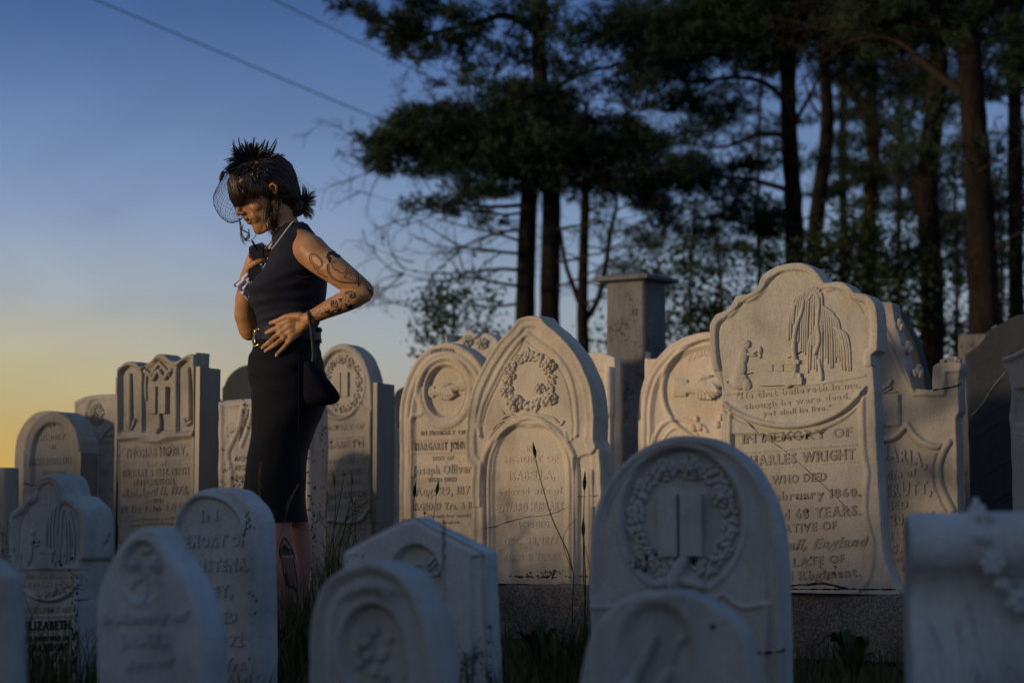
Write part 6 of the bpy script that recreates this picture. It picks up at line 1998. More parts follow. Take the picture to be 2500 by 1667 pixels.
M_HAIR = hair_mat()
b = MB()
hell(b, (-.022, 0, .050), (.104, .086, .092))
hell(b, (-.050, 0, .010), (.070, .076, .080))
hell(b, (.046, 0, .062), (.064, .076, .056), -14)
hell(b, (.064, 0, .034), (.046, .066, .032), -10)
hell(b, (.086, 0, .020), (.020, .050, .016), 0)
hell(b, (-.080, 0, -.020), (.035, .045, .040))
for s_ in (-1, 1):
    b.limb([H(.046, s_ * .062, .036), H(.022, s_ * .070, .020), H(.004, s_ * .070, .0)], [.016, .013, .010], 12)
    b.limb([H(-.02, s_ * .070, .045), H(-.045, s_ * .070, .02), H(-.06, s_ * .055, -.02)], [.022, .022, .022], 12)
b.ell(tuple(W(728, 503, .0)), (.026, .030, .034), None, 16, 12)
b.ell(tuple(W(722, 514, .0)), (.020, .026, .022), None, 16, 12)
hair = b.build('hair', M_HAIR, WOM)
remesh(hair, .0035, 4)
for v in hair.data.vertices:
    q = v.co - HO
    v.co += v.normal * (.0016 * math.sin(q.y * 330 + 2 * math.sin(q.z * 60)) + .0012 * math.sin(q.y * 720 + q.z * 90))
hv = hair.data
HB = BVHTree.FromPolygons([tuple(v.co) for v in hv.vertices], [tuple(p.vertices) for p in hv.polygons])
rh = np.random.default_rng(9)


def hug(p, off):
    q, nrm, _, _ = HB.find_nearest(Vector(p))
    return q + nrm * off


mb = MB()
CR = H(-.020, 0, .135)
# fringe: strands from the crown forward, down over the forehead
for i in range(1100):
    y0 = rh.uniform(-.050, .050); ye = rh.uniform(-.074, .074)
    ze = .004 + .006 * abs(ye) / .07 + rh.normal(0, .005)
    pts = []; lift_ = rh.uniform(.0005, .008)
    a0 = H(.005, y0 * .5, .140 + rh.uniform(-.01, .0))
    a1 = H(.062, (y0 + ye) / 2, .118); a2 = H(.108, ye * .85, .070); a3 = H(.112 - 4.2 * ye * ye, ye, ze)
    for t_ in np.linspace(0, 1, 8):
        p = a0 * (1 - t_) ** 3 + a1 * 3 * t_ * (1 - t_) ** 2 + a2 * 3 * t_ * t_ * (1 - t_) + a3 * t_ ** 3
        if t_ < .93: p = hug(p, 0) + (p - H(.02, 0, .04)).normalized() * (lift_ * (.3 + t_))
        pts.append(p)
    mb.tube(pts, np.linspace(.0013, .0006, 8) * rh.uniform(.6, 1.3), 3)
# near and far sides, swept from the crown down to the ear
for i in range(700):
    sg_ = 1 if i % 4 else -1
    f = rh.uniform(0, 1)
    end = H(.086 - .089 * f, sg_ * (.062 + .030 * f ** .6), .016 - .020 * f + rh.normal(0, .005))
    a0 = H(.01 + rh.normal(0, .012), sg_ * rh.uniform(.0, .04), .138)
    a1 = H(.055 - .05 * f, sg_ * .085, .110); a2 = H(.085 - .075 * f, sg_ * .100, .050)
    pts = []; lift_ = rh.uniform(.001, .006)
    for t_ in np.linspace(0, 1, 9):
        p = a0 * (1 - t_) ** 3 + a1 * 3 * t_ * (1 - t_) ** 2 + a2 * 3 * t_ * t_ * (1 - t_) + end * t_ ** 3
        if t_ < .95: p = hug(p, 0) + (p - H(.0, 0, .04)).normalized() * (lift_ * (.4 + t_))
        pts.append(p)
    mb.tube(pts, np.linspace(.0013, .0006, 9) * rh.uniform(.6, 1.3), 3)
# crown and back, drawn to the bun
for i in range(620):
    th = rh.uniform(-1.35, 1.35)
    a0 = H(-.005 + rh.normal(0, .03), .10 * math.sin(th) * rh.uniform(.2, 1), .12 * math.cos(th) + .03)
    bn = W(722 + rh.normal(0, 5), 500 + rh.normal(0, 8), rh.normal(0, .012))
    pts = []
    for t_ in np.linspace(0, 1, 8):
        p = a0.lerp(bn, t_)
        out_ = (p - H(-.03, 0, .02)); out_.normalize()
        p = p + out_ * .05 * math.sin(math.pi * t_)
        pts.append(hug(p, rh.uniform(.0002, .004)))
    mb.tube(pts, .0011 * rh.uniform(.6, 1.5), 3)
# flyaways
for i in range(26):
    a0 = hug(H(-.09, rh.uniform(-.05, .05), rh.uniform(.0, .10)), 0)
    d_ = (a0 - H(0, 0, .02)).normalized()
    mb.tube([a0, a0 + d_ * .010 + Vector((rh.normal(0, .004), 0, rh.normal(0, .006))), a0 + d_ * .016 + Vector((rh.normal(0, .01), 0, -.014 + rh.normal(0, .008)))], .00035, 3)
# bun wraps and the spiky ends
for i in range(160):
    a = rh.uniform(0, 6.28); r_ = rh.uniform(.026, .036)
    c_ = W(727, 504, 0)
    tl = rh.normal(0, .4)
    pts = [c_ + Vector((r_ * .85 * math.cos(a + t_), (r_ * .9) * math.sin(a + t_) * math.cos(tl), r_ * 1.1 * math.sin(a + t_) * math.cos(tl * .5))) for t_ in np.linspace(0, 1.6, 6)]
    mb.tube(pts, .0009, 3)
TUFT = [((737, 490), (742, 468), (740, 457)), ((740, 492), (752, 474), (744, 462)), ((742, 492), (756, 474), (764, 471)), ((744, 494), (762, 480), (768, 480)), ((744, 498), (762, 486), (768, 492)), ((742, 503), (758, 500), (766, 500)),
        ((740, 508), (752, 512), (760, 525)), ((740, 510), (750, 520), (758, 532)), ((738, 514), (745, 524), (746, 530)), ((740, 500), (756, 506), (762, 518)), ((736, 488), (732, 476), (728, 472)), ((742, 505), (750, 516), (752, 526))]
for tf in TUFT:
    for i in range(26):
        o_ = rh.normal(0, 1.6, 2); d_ = rh.normal(0, .012)
        P0, P1, P2 = [W(735 + (a[0] - 735) * 1.12 + o_[0] * (1 + .4 * j), 498 + (a[1] - 498) * 1.08 + o_[1] * (1 + .4 * j), d_ * (1 + .5 * j)) for j, a in enumerate(tf)]
        pts = [P0 * (1 - t_) ** 2 + P1 * 2 * t_ * (1 - t_) + P2 * t_ * t_ for t_ in np.linspace(0, 1, 6)]
        mb.tube(pts, np.linspace(.0011, .0003, 6), 3)
# side locks over the cheek, in front of the ear
for i in range(150):
    x0 = rh.uniform(654, 678); u_ = rh.uniform(0, 1)
    y0 = 474 + rh.normal(0, 3)
    x3 = 656 + 22 * u_ + rh.normal(0, 3); y3 = rh.uniform(515, 578)
    P = [(x0, y0 - 8), (x0 + 5 + rh.normal(0, 3), y0 + 25), (654 + 22 * u_ + rh.normal(0, 4), y0 + 55), (x3, y3)]
    l = catmull(P, 4)
    pts = []
    for x, y in l:
        if y > y3: break
        h = onskin(float(x), float(y), rh.uniform(.002, .008))
        dpt = h[0].y if h is not None and h[0].y < .02 else -.070
        q = W(float(x), float(y), 0); q = W(float(x), float(y), float(np.clip(dpt, -.10, -.045)))
        pts.append(q)
    if len(pts) > 3: mb.tube(pts, np.linspace(.0008, .0004, len(pts)), 3)
for (P, nn_) in (([(654, 500), (648, 520), (648, 545), (655, 560), (668, 573), (676, 580)], 10), ([(583, 533), (588, 545), (592, 560), (602, 566), (610, 574), (604, 584), (596, 580), (590, 565), (594, 548)], 7),
                 ([(585, 540), (587, 560), (590, 575), (600, 586), (612, 586), (622, 578), (625, 570)], 5), ([(588, 556), (588, 575), (592, 590), (600, 598)], 6), ([(608, 560), (608, 572), (600, 584), (592, 588)], 8), ([(646, 492), (642, 520), (646, 550), (652, 566)], 6)):
    for i in range(nn_):
        o_ = rh.normal(0, 1.3, 2); dd = -.075 if P[0][0] > 640 else -.03
        dd += rh.normal(0, .004)
        pts = [W(float(x) + o_[0], float(y) + o_[1], dd) for x, y in catmull(P, 5)]
        mb.tube(pts, np.linspace(.0008, .0004, len(pts)), 3)
M_HAIR2 = simple_mat('brown_hair_strand', (.055, .030, .019), .40, spec=.6, nscale=45, namp=.6)
hs = mb.build('hair_strands', M_HAIR2, WOM); hs['kind'] = 'stuff'

# -------- fascinator: feathers, clip feather and face net (worn, so its own thing)
M_FEA = simple_mat('black_feather', (.010, .011, .020), .42, nscale=80)
M_NET = simple_mat('black_net', (.008, .010, .02), .6)
fa = empty('fascinator', wb, 'black feather fascinator with a net veil worn on the woman\'s head', 'hat')
mb = MB()
FC = H(.030, -.0, .118)


def feather(mb, P, wd, seed=0):
    rg_ = np.random.default_rng(seed)
    n = 9
    pts = [P[0] * (1 - t_) ** 2 + P[1] * 2 * t_ * (1 - t_) + P[2] * t_ * t_ for t_ in np.linspace(0, 1, n)]
    mb.tube(pts, [.0009 * (1 - .7 * i / n) for i in range(n)], 4)
    V = []; Fc = []
    side0 = Vector(rg_.normal(0, 1, 3)); side0.y *= .4
    for i in range(n):
        t_ = (pts[min(i + 1, n - 1)] - pts[max(i - 1, 0)]).normalized()
        sd_ = (side0 - t_ * side0.dot(t_)).normalized()
        w_ = wd * .5 * math.sin(math.pi * (i + .5) / n) ** .8 + .0002
        V += [tuple(pts[i] + sd_ * w_ * rg_.uniform(.7, 1.15) + t_ * w_ * .8), tuple(pts[i]), tuple(pts[i] - sd_ * w_ * rg_.uniform(.7, 1.15) + t_ * w_ * .8)]
    for i in range(n - 1):
        for k_ in (0, 1):
            Fc.append((i * 3 + k_, i * 3 + k_ + 1, i * 3 + k_ + 4, i * 3 + k_ + 3))
    base_ = len(V)
    for i in range(2, n - 1):
        t_ = (pts[i + 1] - pts[i]).normalized(); sd_ = (side0 - t_ * side0.dot(t_)).normalized()
        for s_ in (-1, 1):
            k_ = len(V)
            V += [tuple(pts[i] - t_ * .001), tuple(pts[i] + t_ * .001), tuple(pts[i] + t_ * wd * 1.5 + sd_ * s_ * wd * rg_.uniform(.5, .9))]
            Fc.append((k_, k_ + 1, k_ + 2))
    mb.add(V, Fc)


rf = np.random.default_rng(31)
spec = [((585, 412), (572, 372), (574, 345)), ((596, 408), (588, 366), (584, 340)), ((604, 406), (600, 372), (604, 352)), ((608, 406), (602, 370), (596, 342)), ((612, 404), (616, 366), (620, 341)), ((620, 404), (626, 372), (630, 352)),
        ((628, 404), (640, 370), (646, 345)), ((632, 406), (654, 372), (673, 342)), ((634, 408), (660, 384), (672, 348)), ((630, 404), (644, 380), (652, 350)), ((640, 412), (672, 392), (690, 398)), ((642, 410), (680, 386), (688, 402)),
        ((600, 412), (574, 392), (560, 402)), ((600, 416), (572, 400), (552, 414)), ((604, 420), (574, 412), (548, 422)), ((600, 408), (580, 380), (572, 362)), ((610, 404), (598, 380), (588, 360)), ((625, 404), (634, 380), (640, 358)), ((616, 402), (612, 372), (612, 350))]
for i, s3 in enumerate(spec):
    for j in range(2):
        P = [W(612 + (a[0] - 612) * 1.06 + rf.normal(0, 1.5), 405 + (a[1] - 405) * 1.08 + rf.normal(0, 1.5), -.02 + rf.normal(0, .014)) for a in s3]
        feather(mb, P, .0066, i * 7 + j)
for i in range(330):
    a = rf.uniform(-.2, 3.5); ln = rf.uniform(38, 66)
    cx, cy = 618 + rf.normal(0, 9), 405 + rf.normal(0, 5)
    d0 = rf.uniform(-.085, .04)
    tx, ty = cx + ln * math.cos(a), cy - ln * .85 * math.sin(a)
    P = [W(cx, cy, -.02), W((cx + tx) / 2, (cy + ty) / 2 - 10, -.02 + d0 * .6), W(tx, ty + (8 if math.sin(a) < .5 else 0), -.02 + d0)]
    feather(mb, P, .0062, 900 + i)
for i in range(200):
    a = rf.uniform(3.3, 6.5); ln = rf.uniform(20, 52)
    cx, cy = 618 + rf.normal(0, 10), 408 + rf.normal(0, 5)
    tx, ty = cx + ln * 1.1 * math.cos(a), cy - ln * .75 * math.sin(a)
    P = [W(cx, cy, -.085), W((cx + tx) / 2, (cy + ty) / 2 - 6, -.115), W(tx, ty, -.100)]
    feather(mb, P, .0062, 2000 + i)
o = mb.build('feathers', M_FEA, fa); o['kind'] = 'stuff'
mb = MB(); feather(mb, [W(546, 418, -.03), W(538, 425, -.03), W(537, 442, -.03)], .004, 1)
mb.ell(tuple(W(541, 430, -.03)), (.0075, .004, .019), [[.95, 0, .30], [0, 1, 0], [-.30, 0, .95]], 12, 8); mb.build('clip_feather', M_FEA, fa)
mb = MB(); feather(mb, [W(650, 432, -.088), W(651, 448, -.092), W(652, 468, -.090)], .006, 3); mb.build('green_feather', simple_mat('green_feather', (.16, .24, .10), .5), fa)
# net: a bulging sheet in front of the face, diamond mesh of threads
LC = [(562, 412), (548, 425), (536, 445), (526, 465), (520, 482), (522, 502), (531, 520), (545, 536), (562, 545), (580, 542), (590, 534)]
RC = [(600, 425), (584, 430), (572, 445), (566, 460), (568, 478), (576, 494), (584, 506), (590, 514), (592, 522), (594, 528), (596, 531)]
lc = catmull(LC, 4); rc = catmull(RC, 4)
nv2, nu2 = 21, 11
G = {}
for j in range(nv2):
    f = j / (nv2 - 1) * (len(lc) - 1); i0 = min(int(f), len(lc) - 2); f -= i0
    a = lc[i0] * (1 - f) + lc[i0 + 1] * f; c_ = rc[i0] * (1 - f) + rc[i0 + 1] * f
    for i in range(nu2 * 2 - 1):
        u_ = i / (nu2 * 2 - 2)          # near edge .. front .. far edge
        s_ = math.sin(math.pi * u_)
        x = c_[0] + (a[0] - c_[0]) * s_ ** .8; y = c_[1] + (a[1] - c_[1]) * s_ ** .8
        G[i, j] = W(x + rf.normal(0, .5), y + rf.normal(0, .5), -.085 + .15 * u_ - .0)
mb = MB()
ni = nu2 * 2 - 1
for j in range(nv2 - 1):
    for i in range(ni - 1):
        if (i + j) % 2 == 0:
            mb.tube([G[i, j], G[i + 1, j + 1]], .00045, 3, cap=False)
        else:
            mb.tube([G[i + 1, j], G[i, j + 1]], .00045, 3, cap=False)
        if (i + j) % 2 == 1:
            mb.tube([G[i, j], G[i + 1, j + 1]], .00045, 3, cap=False)
for j in (0, nv2 - 1): mb.tube([G[i, j] for i in range(ni)], .0005, 3)
for i in (0, ni - 1): mb.tube([G[i, j] for j in range(nv2)], .0005, 3)
o = mb.build('net_veil', M_NET, fa); o['kind'] = 'stuff'

# -------- pearls
def bvh_of(o_):
    m_ = o_.data
    return [tuple(v.co) for v in m_.vertices], [tuple(p.vertices) for p in m_.polygons]


va, fa_ = bvh_of(top); vb, fb_ = bvh_of([c for c in bpy.data.objects if c.parent == top and c.name.startswith('collar')][0])
TB_ = BVHTree.FromPolygons(va + vb, fa_ + [tuple(i + len(va) for i in f) for f in fb_])
M_PEARL = simple_mat('pearl', (.72, .66, .52), .18, spec=.8)
mb = MB()
pth = catmull([(727, 531), (716, 541), (702, 558), (690, 574), (679, 589), (669, 602), (664, 607)], 12)
ln_ = np.r_[0, np.cumsum(np.hypot(*np.diff(pth, axis=0).T))]
nb_ = int(ln_[-1] / 3.5)
for t_ in np.linspace(0, ln_[-1], nb_):
    x = float(np.interp(t_, ln_, pth[:, 0])); y = float(np.interp(t_, ln_, pth[:, 1]))
    dz = min(surf(x, y), -.058) - .005
    f_ = t_ / ln_[-1]
    dz = -.060 * (1 - f_) + -.105 * f_ if y > 548 else dz * 1.0
    c1 = onskin(x, y, .0022, TB_); c2 = onskin(x, y, .0022); cs = [c_[0] for c_ in (c1, c2) if c_]
    if not cs: continue
    p = min(cs, key=lambda q: q.y)
    mb.ell(tuple(p), (.0030,) * 3, None, 8, 6)
pn = mb.build('pearl_necklace', M_PEARL); pn.location = wb
tag(pn, 'string of small pearls round the woman\'s neck', 'necklace', kind=None)
pn['kind'] = 'thing'

# -------- sunglasses in the raised hand
M_LENS = simple_mat('dark_lens', (.014, .010, .014), .22, spec=.35)
M_FRAME = simple_mat('black_frame', (.008, .009, .012), .25)
sg = empty('sunglasses', wb, 'black angular sunglasses hanging from the woman\'s raised hand', 'sunglasses')


def plate(pts, d0, th, mat, name, parent, slope=0.0):
    n = len(pts)
    V = [tuple(W(x, y, d0 + slope * (x - pts[0][0]) * KW)) for x, y in pts] + [tuple(W(x, y, d0 + th + slope * (x - pts[0][0]) * KW)) for x, y in pts]
    return mesh_obj(name, V, [tuple(range(n)), tuple(range(2 * n - 1, n - 1, -1))] + [(i, n + i, n + (i + 1) % n, (i + 1) % n) for i in range(n)], mat, parent, False)


for Lp in ([(609, 605), (611, 602), (641, 593), (643, 594), (642, 630), (638, 632), (622, 635), (609, 628)], [(607.5, 658), (621, 648), (641, 643), (642, 681), (629, 692), (607.5, 683)]):
    plate([((x - 625) * .9 + 625, (y - (615 if y < 637 else 668)) * .9 + (615 if y < 637 else 668)) for x, y in Lp], -.0375, .002, M_LENS, 'lens', sg)
    mb = MB(); mb.tube([W(x, y, -.0365) for x, y in Lp + [Lp[0]]], .0022, 6); mb.build('frame', M_FRAME, sg)
mb = MB(); mb.tube([W(643, 626, -.036), W(646, 638, -.034), W(642, 650, -.036)], .003, 6); mb.build('bridge', M_FRAME, sg)
mb = MB(); mb.tube([W(615, 588, -.048), W(619, 594, -.046), W(628, 610, -.043)], [.0045, .004, .003], 6, (nY, .4)); mb.build('temple_arm', M_FRAME, sg)
mb = MB(); mb.ell(tuple(W(634.5, 687, -.041)), (.0012,) * 3); mb.build('hinge_stud', simple_mat('silver_stud', (.8, .8, .8), .2, 1), sg)

# -------- handkerchief
def hk_mat():
    m, t, bs = new_mat('lilac_handkerchief')
    bs.inputs['Base Color'].default_value = (.74, .68, .76, 1)
    bs.inputs['Roughness'].default_value = .7
    bs.inputs['Sheen Weight'].default_value = .3
    return m


M_HK = hk_mat()


def cloth(pts_l, pts_r, d0, amp, folds, seed, rows_=26, cols=34):
    """draped strip between two edge lines in photo pixels with real folds in depth"""
    a = catmull(pts_l, 6); c_ = catmull(pts_r, 6)
    rg_ = np.random.default_rng(seed)
    V = []
    for j in range(rows_):
        t_ = j / (rows_ - 1)
        A = np.array([np.interp(t_ * (len(a) - 1), range(len(a)), a[:, 0]), np.interp(t_ * (len(a) - 1), range(len(a)), a[:, 1])])
        B = np.array([np.interp(t_ * (len(c_) - 1), range(len(c_)), c_[:, 0]), np.interp(t_ * (len(c_) - 1), range(len(c_)), c_[:, 1])])
        for i in range(cols):
            u_ = i / (cols - 1)
            p = A * (1 - u_) + B * u_
            f = amp * (.3 + t_) * math.sin(u_ * folds * 6.28 + 1.3 * math.sin(t_ * 3 + seed)) + .004 * math.sin(u_ * 17 + t_ * 9 + seed)
            edge = 1.2 * t_ * math.sin(u_ * folds * 12.6 + seed)
            V.append(tuple(W(float(p[0]), float(p[1] + edge), d0 + f)))
    return V, [(j * cols + i, j * cols + i + 1, (j + 1) * cols + i + 1, (j + 1) * cols + i) for j in range(rows_ - 1) for i in range(cols - 1)]


mb = MB()
mb.add(*cloth([(604, 664), (594, 674), (582, 684), (571, 692), (570, 698)], [(610, 690), (606, 700), (604, 708), (600, 716), (597, 722)], -.040, .009, 2.2, 1))
mb.add(*cloth([(608, 668), (603, 690), (598, 708), (597, 722), (606, 734)], [(630, 690), (628, 700), (625, 712), (622, 728), (621, 738)], -.030, .009, 1.7, 2))
mb.add(*cloth([(661, 589), (654, 596), (646, 606)], [(672, 591), (668, 600), (664, 608)], -.040, .004, 1.5, 3, 12, 16))
hk = mb.build('handkerchief', M_HK); hk.location = wb
s_ = hk.modifiers.new('s', 'SOLIDIFY'); s_.thickness = .0012
tag(hk, 'crumpled lilac white handkerchief bunched in the woman\'s raised hand', 'handkerchief')
hk['kind'] = 'thing'

# -------- pouch bag on a braided cord
pb = empty('pouch_bag', wb, 'black velvet pouch bag hanging from the woman\'s wrist on a braided cord', 'handbag')
M_VEL = simple_mat('black_velvet', (.006, .007, .012), .95, spec=.1, nscale=40)
b = MB()
Rw = bezel([(882, 746, 764, .010), (890, 742, 768, .022), (905, 742, 783, .040), (925, 742, 800, .050), (948, 742, 818, .052), (965, 742, 828, .050), (978, 745, 826, .044), (986, 752, 814, .030), (989, 765, 800, .008)], 40)
V = []; n = 48
for j, (py, xl, xr, hd) in enumerate(Rw):
    c_ = W((xl + xr) / 2, py, -.205)
    for i in range(n):
        th = 2 * math.pi * i / n
        g_ = 1 + .05 * math.sin(th * 7 + j * .1) * max(0, 1 - j / 16)
        V.append((c_.x + (xr - xl) / 2 * KW * math.cos(th) * g_, c_.y + hd * math.sin(th) * g_, c_.z))
b.add(V, [(j * n + i, j * n + (i + 1) % n, (j + 1) * n + (i + 1) % n, (j + 1) * n + i) for j in range(39) for i in range(n)] + [tuple(range(n - 1, -1, -1)), tuple(range(39 * n, 40 * n))])
b.build('pouch', M_VEL, pb)
M_CORD = simple_mat('black_cord', (.014, .015, .022), .4, spec=.6)
pth = [W(752, 757, -.17), W(753, 765, -.198), W(757, 785, -.202), W(760, 800, -.202), W(763, 825, -.205), W(765, 850, -.207), W(766, 870, -.207), W(764, 884, -.206)]
fine = [Vector(v) for v in bezel([tuple(p) for p in pth], 90)]
for k3 in range(3):
    mb = MB()
    pts = []
    for i, p in enumerate(fine):
        a = i * .62 + k3 * 2.094; r_ = .0032 + .0018 * (i / 90)
        pts.append(p + Vector((math.cos(a) * r_, math.sin(a) * r_, 0)))
    mb.tube(pts, [.0024 + .0014 * i / 90 for i in range(90)], 6)
    mb.build('braid_strand', M_CORD, pb)
mb = MB()
mb.tube([W(x, y, -.207) for x, y in ((762, 890), (760, 910), (757, 945), (755, 960), (748, 975))], .0012, 4)
mb.tube([W(x, y, -.212) for x, y in ((764, 888), (770, 900), (780, 908), (790, 910))], .0010, 4)
mb.build('drawstring', M_CORD, pb)
# ------------------------------------------------------------------ grass, weeds
def grass_mat(name, a, b_):
    m, t, bs = new_mat(name)
    n = noise(t, 3, 3, .6, coords(t))
    c = cramp(t, n.outputs[0], [(.35, a), (.65, b_)])
    t.links.new(c.outputs[0], bs.inputs['Base Color'])
    bs.inputs['Roughness'].default_value = .7
    bs.inputs['Specular IOR Level'].default_value = .2
    return m


M_GRASS = grass_mat('long_grass', (.028, .040, .010), (.075, .085, .024))
M_STRAW = grass_mat('dry_stem', (.10, .085, .035), (.17, .14, .06))
M_WEED = grass_mat('weed_green', (.022, .038, .010), (.04, .06, .014))
rg2 = np.random.default_rng(44)


def blades(X, Y, hmin, hmax, wd, rng, lean=.35, z0=-.02):
    n = len(X)
    h = rng.uniform(hmin, hmax, n); a = rng.uniform(0, 6.28, n); l_ = np.abs(rng.normal(0, lean, n)) * h
    dx, dy = np.cos(a) * l_, np.sin(a) * l_
    wx, wy = -np.sin(a + rng.normal(0, .6, n)) * wd / 2, np.cos(a) * wd / 2
    V = np.empty((n, 5, 3))
    for k, (t_, w_) in enumerate(((0, 1), (0, -1), (.5, -.8), (.5, .8), (1, 0))):
        V[:, k, 0] = X + dx * t_ * t_ + wx * w_; V[:, k, 1] = Y + dy * t_ * t_ + wy * w_; V[:, k, 2] = z0 + h * t_ * (1 - .18 * t_)
    i = np.arange(n)[:, None] * 5
    q = np.hstack([i, i + 1, i + 2, i + 3]); tr = np.hstack([i + 3, i + 2, i + 4])
    return V.reshape(-1, 3), q.tolist() + tr.tolist()


n_ = 42000
Yg = rg2.uniform(2.6, 13, n_); Xg = rg2.uniform(-.34, .34, n_) * Yg
# clumpy density
dn = np.sin(Xg * 5.1 + 1) * np.sin(Yg * 3.7) + .5 * np.sin(Xg * 13 + Yg * 9)
kp = rg2.uniform(-1.2, 1.4, n_) < dn + .7
u_p = (Xg - PL0.x) * RU.x + (Yg - PL0.y) * RU.y; v_p = (Xg - PL0.x) * RB.x + (Yg - PL0.y) * RB.y
kp &= ~((u_p > -1.38) & (u_p < 1.78) & (v_p > -.06) & (v_p < .80))
kp &= ~((u_p > -.2) & (u_p < 1.9) & (v_p > -.6) & (v_p < .0) & (rg2.uniform(0, 1, n_) < .8))
V, Fc = blades(Xg[kp], Yg[kp], .04, .18, .005, rg2)
gr = mesh_obj('grass', V, Fc, M_GRASS, None, False)
tag(gr, 'long dark grass between the gravestones', kind='stuff')


def clump(px, py, d, n, hmin, hmax, spread, label, mat=M_GRASS, name='grass_tuft', lean=.45):
    p = at(px, py, d); p.z = 0
    X = rg2.normal(0, spread, n); Yc = rg2.normal(0, spread, n)
    V, Fc = blades(X, Yc, hmin, hmax, .0045, rg2, lean, -.01)
    o = mesh_obj(name, V, Fc, mat, None, False, loc=p)
    return tag(o, label, 'grass tuft', 'taller tufts of grass by the stones')


clump(742, HOR, 6.6, 360, .12, .42, .07, 'tall grass tuft right of the woman\'s calves')
clump(700, HOR, 6.3, 380, .10, .30, .09, 'grass tuft hiding the woman\'s shoes')
clump(840, HOR, 7.4, 420, .15, .62, .09, 'tallest grass tuft, between the woman and the gabled stone', lean=.35)
clump(1330, HOR, 6.2, 300, .06, .20, .16, 'grass tuft against the plinth below the pointed stone')
clump(1420, HOR, 5.6, 300, .10, .34, .08, 'grass tuft just left of the open-book stone')
clump(2050, HOR, 6.0, 260, .04, .13, .22, 'dim grass tuft below the tall scalloped stone')
clump(60, HOR, 5.2, 420, .10, .34, .12, 'grass tuft at the foot of the smaller scalloped stone')
clump(1170, HOR, 4.5, 160, .08, .26, .05, 'grass tuft at the right foot of the gabled stone')


def weed(label, d, stems, group='wild stems growing among the gravestones', name='weed_stem'):
    """stems: (points px, radius m, head) ; head in (None,'bud','seed','star')"""
    x0 = stems[0][0][0][0]
    b0 = at(x0, HOR, d); b0.z = 0
    t = empty(name, b0, label, 'weed', group)
    for pts, r_, head in stems:
        l = catmull(pts, 6)
        P = [at(float(x), float(y), d + .02 * math.sin(i * .3)) - b0 for i, (x, y) in enumerate(l)]
        if P[0].z > .05 and head != 'leaf':
            P = [Vector((P[0].x - .01, P[0].y, -.02))] + P
        mb = MB(); mb.tube(P, [r_ * (1 - .45 * i / len(P)) for i in range(len(P))], 5)
        mb.build('stem', M_WEED if head != 'seed' else M_STRAW, t)
        T = P[-1]; D_ = (P[-1] - P[-3]).normalized()
        if head == 'bud':
            mb = MB(); mb.tube([T - D_ * .012, T, T + D_ * .014, T + D_ * .030, T + D_ * .048], [.0016, .0052, .0062, .0036, .0006], 8); mb.build('bud', M_WEED, t)
        elif head == 'seed':
            mb = MB()
            n = 34
            for i in range(n):
                q_ = T - D_ * (.10 * i / n)
                s_ = Vector(rg2.normal(0, 1, 3)); s_ = (s_ - D_ * s_.dot(D_)).normalized()
                c_ = q_ + s_ * .0022
                mb.tube([c_ - D_ * .003, c_ + D_ * .002 + s_ * .001, c_ + D_ * .007 + s_ * .002], [.0006, .0014, .0002], 4)
            o = mb.build('seed_head', M_STRAW, t); o['kind'] = 'stuff'
        elif head == 'thin':
            mb = MB()
            for i in range(16):
                q_ = T - D_ * (.055 * i / 16)
                s_ = Vector(rg2.normal(0, 1, 3)); s_ = (s_ - D_ * s_.dot(D_)).normalized()
                mb.tube([q_, q_ + D_ * .003 + s_ * .0015, q_ + D_ * .006 + s_ * .002], [.0003, .0008, .0002], 4)
            o = mb.build('seed_head', M_TWIG, t); o['kind'] = 'stuff'
        elif head == 'star':
            mb = MB()
            for i in range(9):
                s_ = Vector(rg2.normal(0, 1, 3)).normalized()
                mb.tube([T, T + (s_ + D_ * .3).normalized() * rg2.uniform(.006, .014)], [.0014, .0005], 4)
            mb.ell(tuple(T), (.0035,) * 3, None, 6, 5)
            mb.build('dry_flower', M_TWIG, t)
        elif head == 'spray':
            mb = MB()
            for i in range(26):
                q_ = P[-1].lerp(P[max(0, len(P) - 12)], i / 26)
                s_ = Vector((rg2.uniform(-1, 1), rg2.uniform(-.5, .5), rg2.uniform(-.2, 1))).normalized()
                e = q_ + s_ * rg2.uniform(.01, .03)
                mb.tube([q_, e], .0006, 3); mb.ell(tuple(e), (.0016, .0016, .0028), None, 5, 4)
            o = mb.build('seed_spray', M_TWIG, t); o['kind'] = 'stuff'
    return t


weed('bud-tipped stems standing in front of the oval wreath stone', 7.45, [
    ([(812, 1345), (815, 1290), (820, 1230), (816, 1178)], 0.0024, 'bud'), ([(805, 1345), (822, 1260), (835, 1190), (841, 1158)], 0.0024, 'star'),
    ([(828, 1345), (845, 1270), (856, 1210), (858, 1180)], 0.0027, 'bud'), ([(846, 1345), (858, 1280), (862, 1240), (858, 1222)], 0.0024, 'bud'),
    ([(870, 1345), (868, 1280), (866, 1230)], 0.0019, 'star'), ([(905, 1330), (914, 1270), (918, 1215)], 0.0021, 'star'),
    ([(800, 1345), (796, 1270), (799, 1205)], 0.0021, 'seed')])
weed('thin arching grass blades around the bud-tipped stems', 7.4, [
    ([(812, 1345), (830, 1290), (870, 1240), (898, 1222)], 0.0018, 'spray'), ([(818, 1345), (850, 1290), (880, 1240), (912, 1218)], 0.0016, None), ([(826, 1345), (860, 1280), (882, 1250), (886, 1252)], 0.0018, None),
    ([(806, 1345), (800, 1300), (780, 1270), (762, 1280)], 0.0016, None), ([(836, 1345), (850, 1310), (880, 1280), (930, 1276)], 0.0016, None), ([(815, 1345), (840, 1300), (845, 1260), (880, 1210)], 0.0016, 'spray'), ([(842, 1345), (858, 1300), (900, 1290), (930, 1305)], 0.0016, None)])
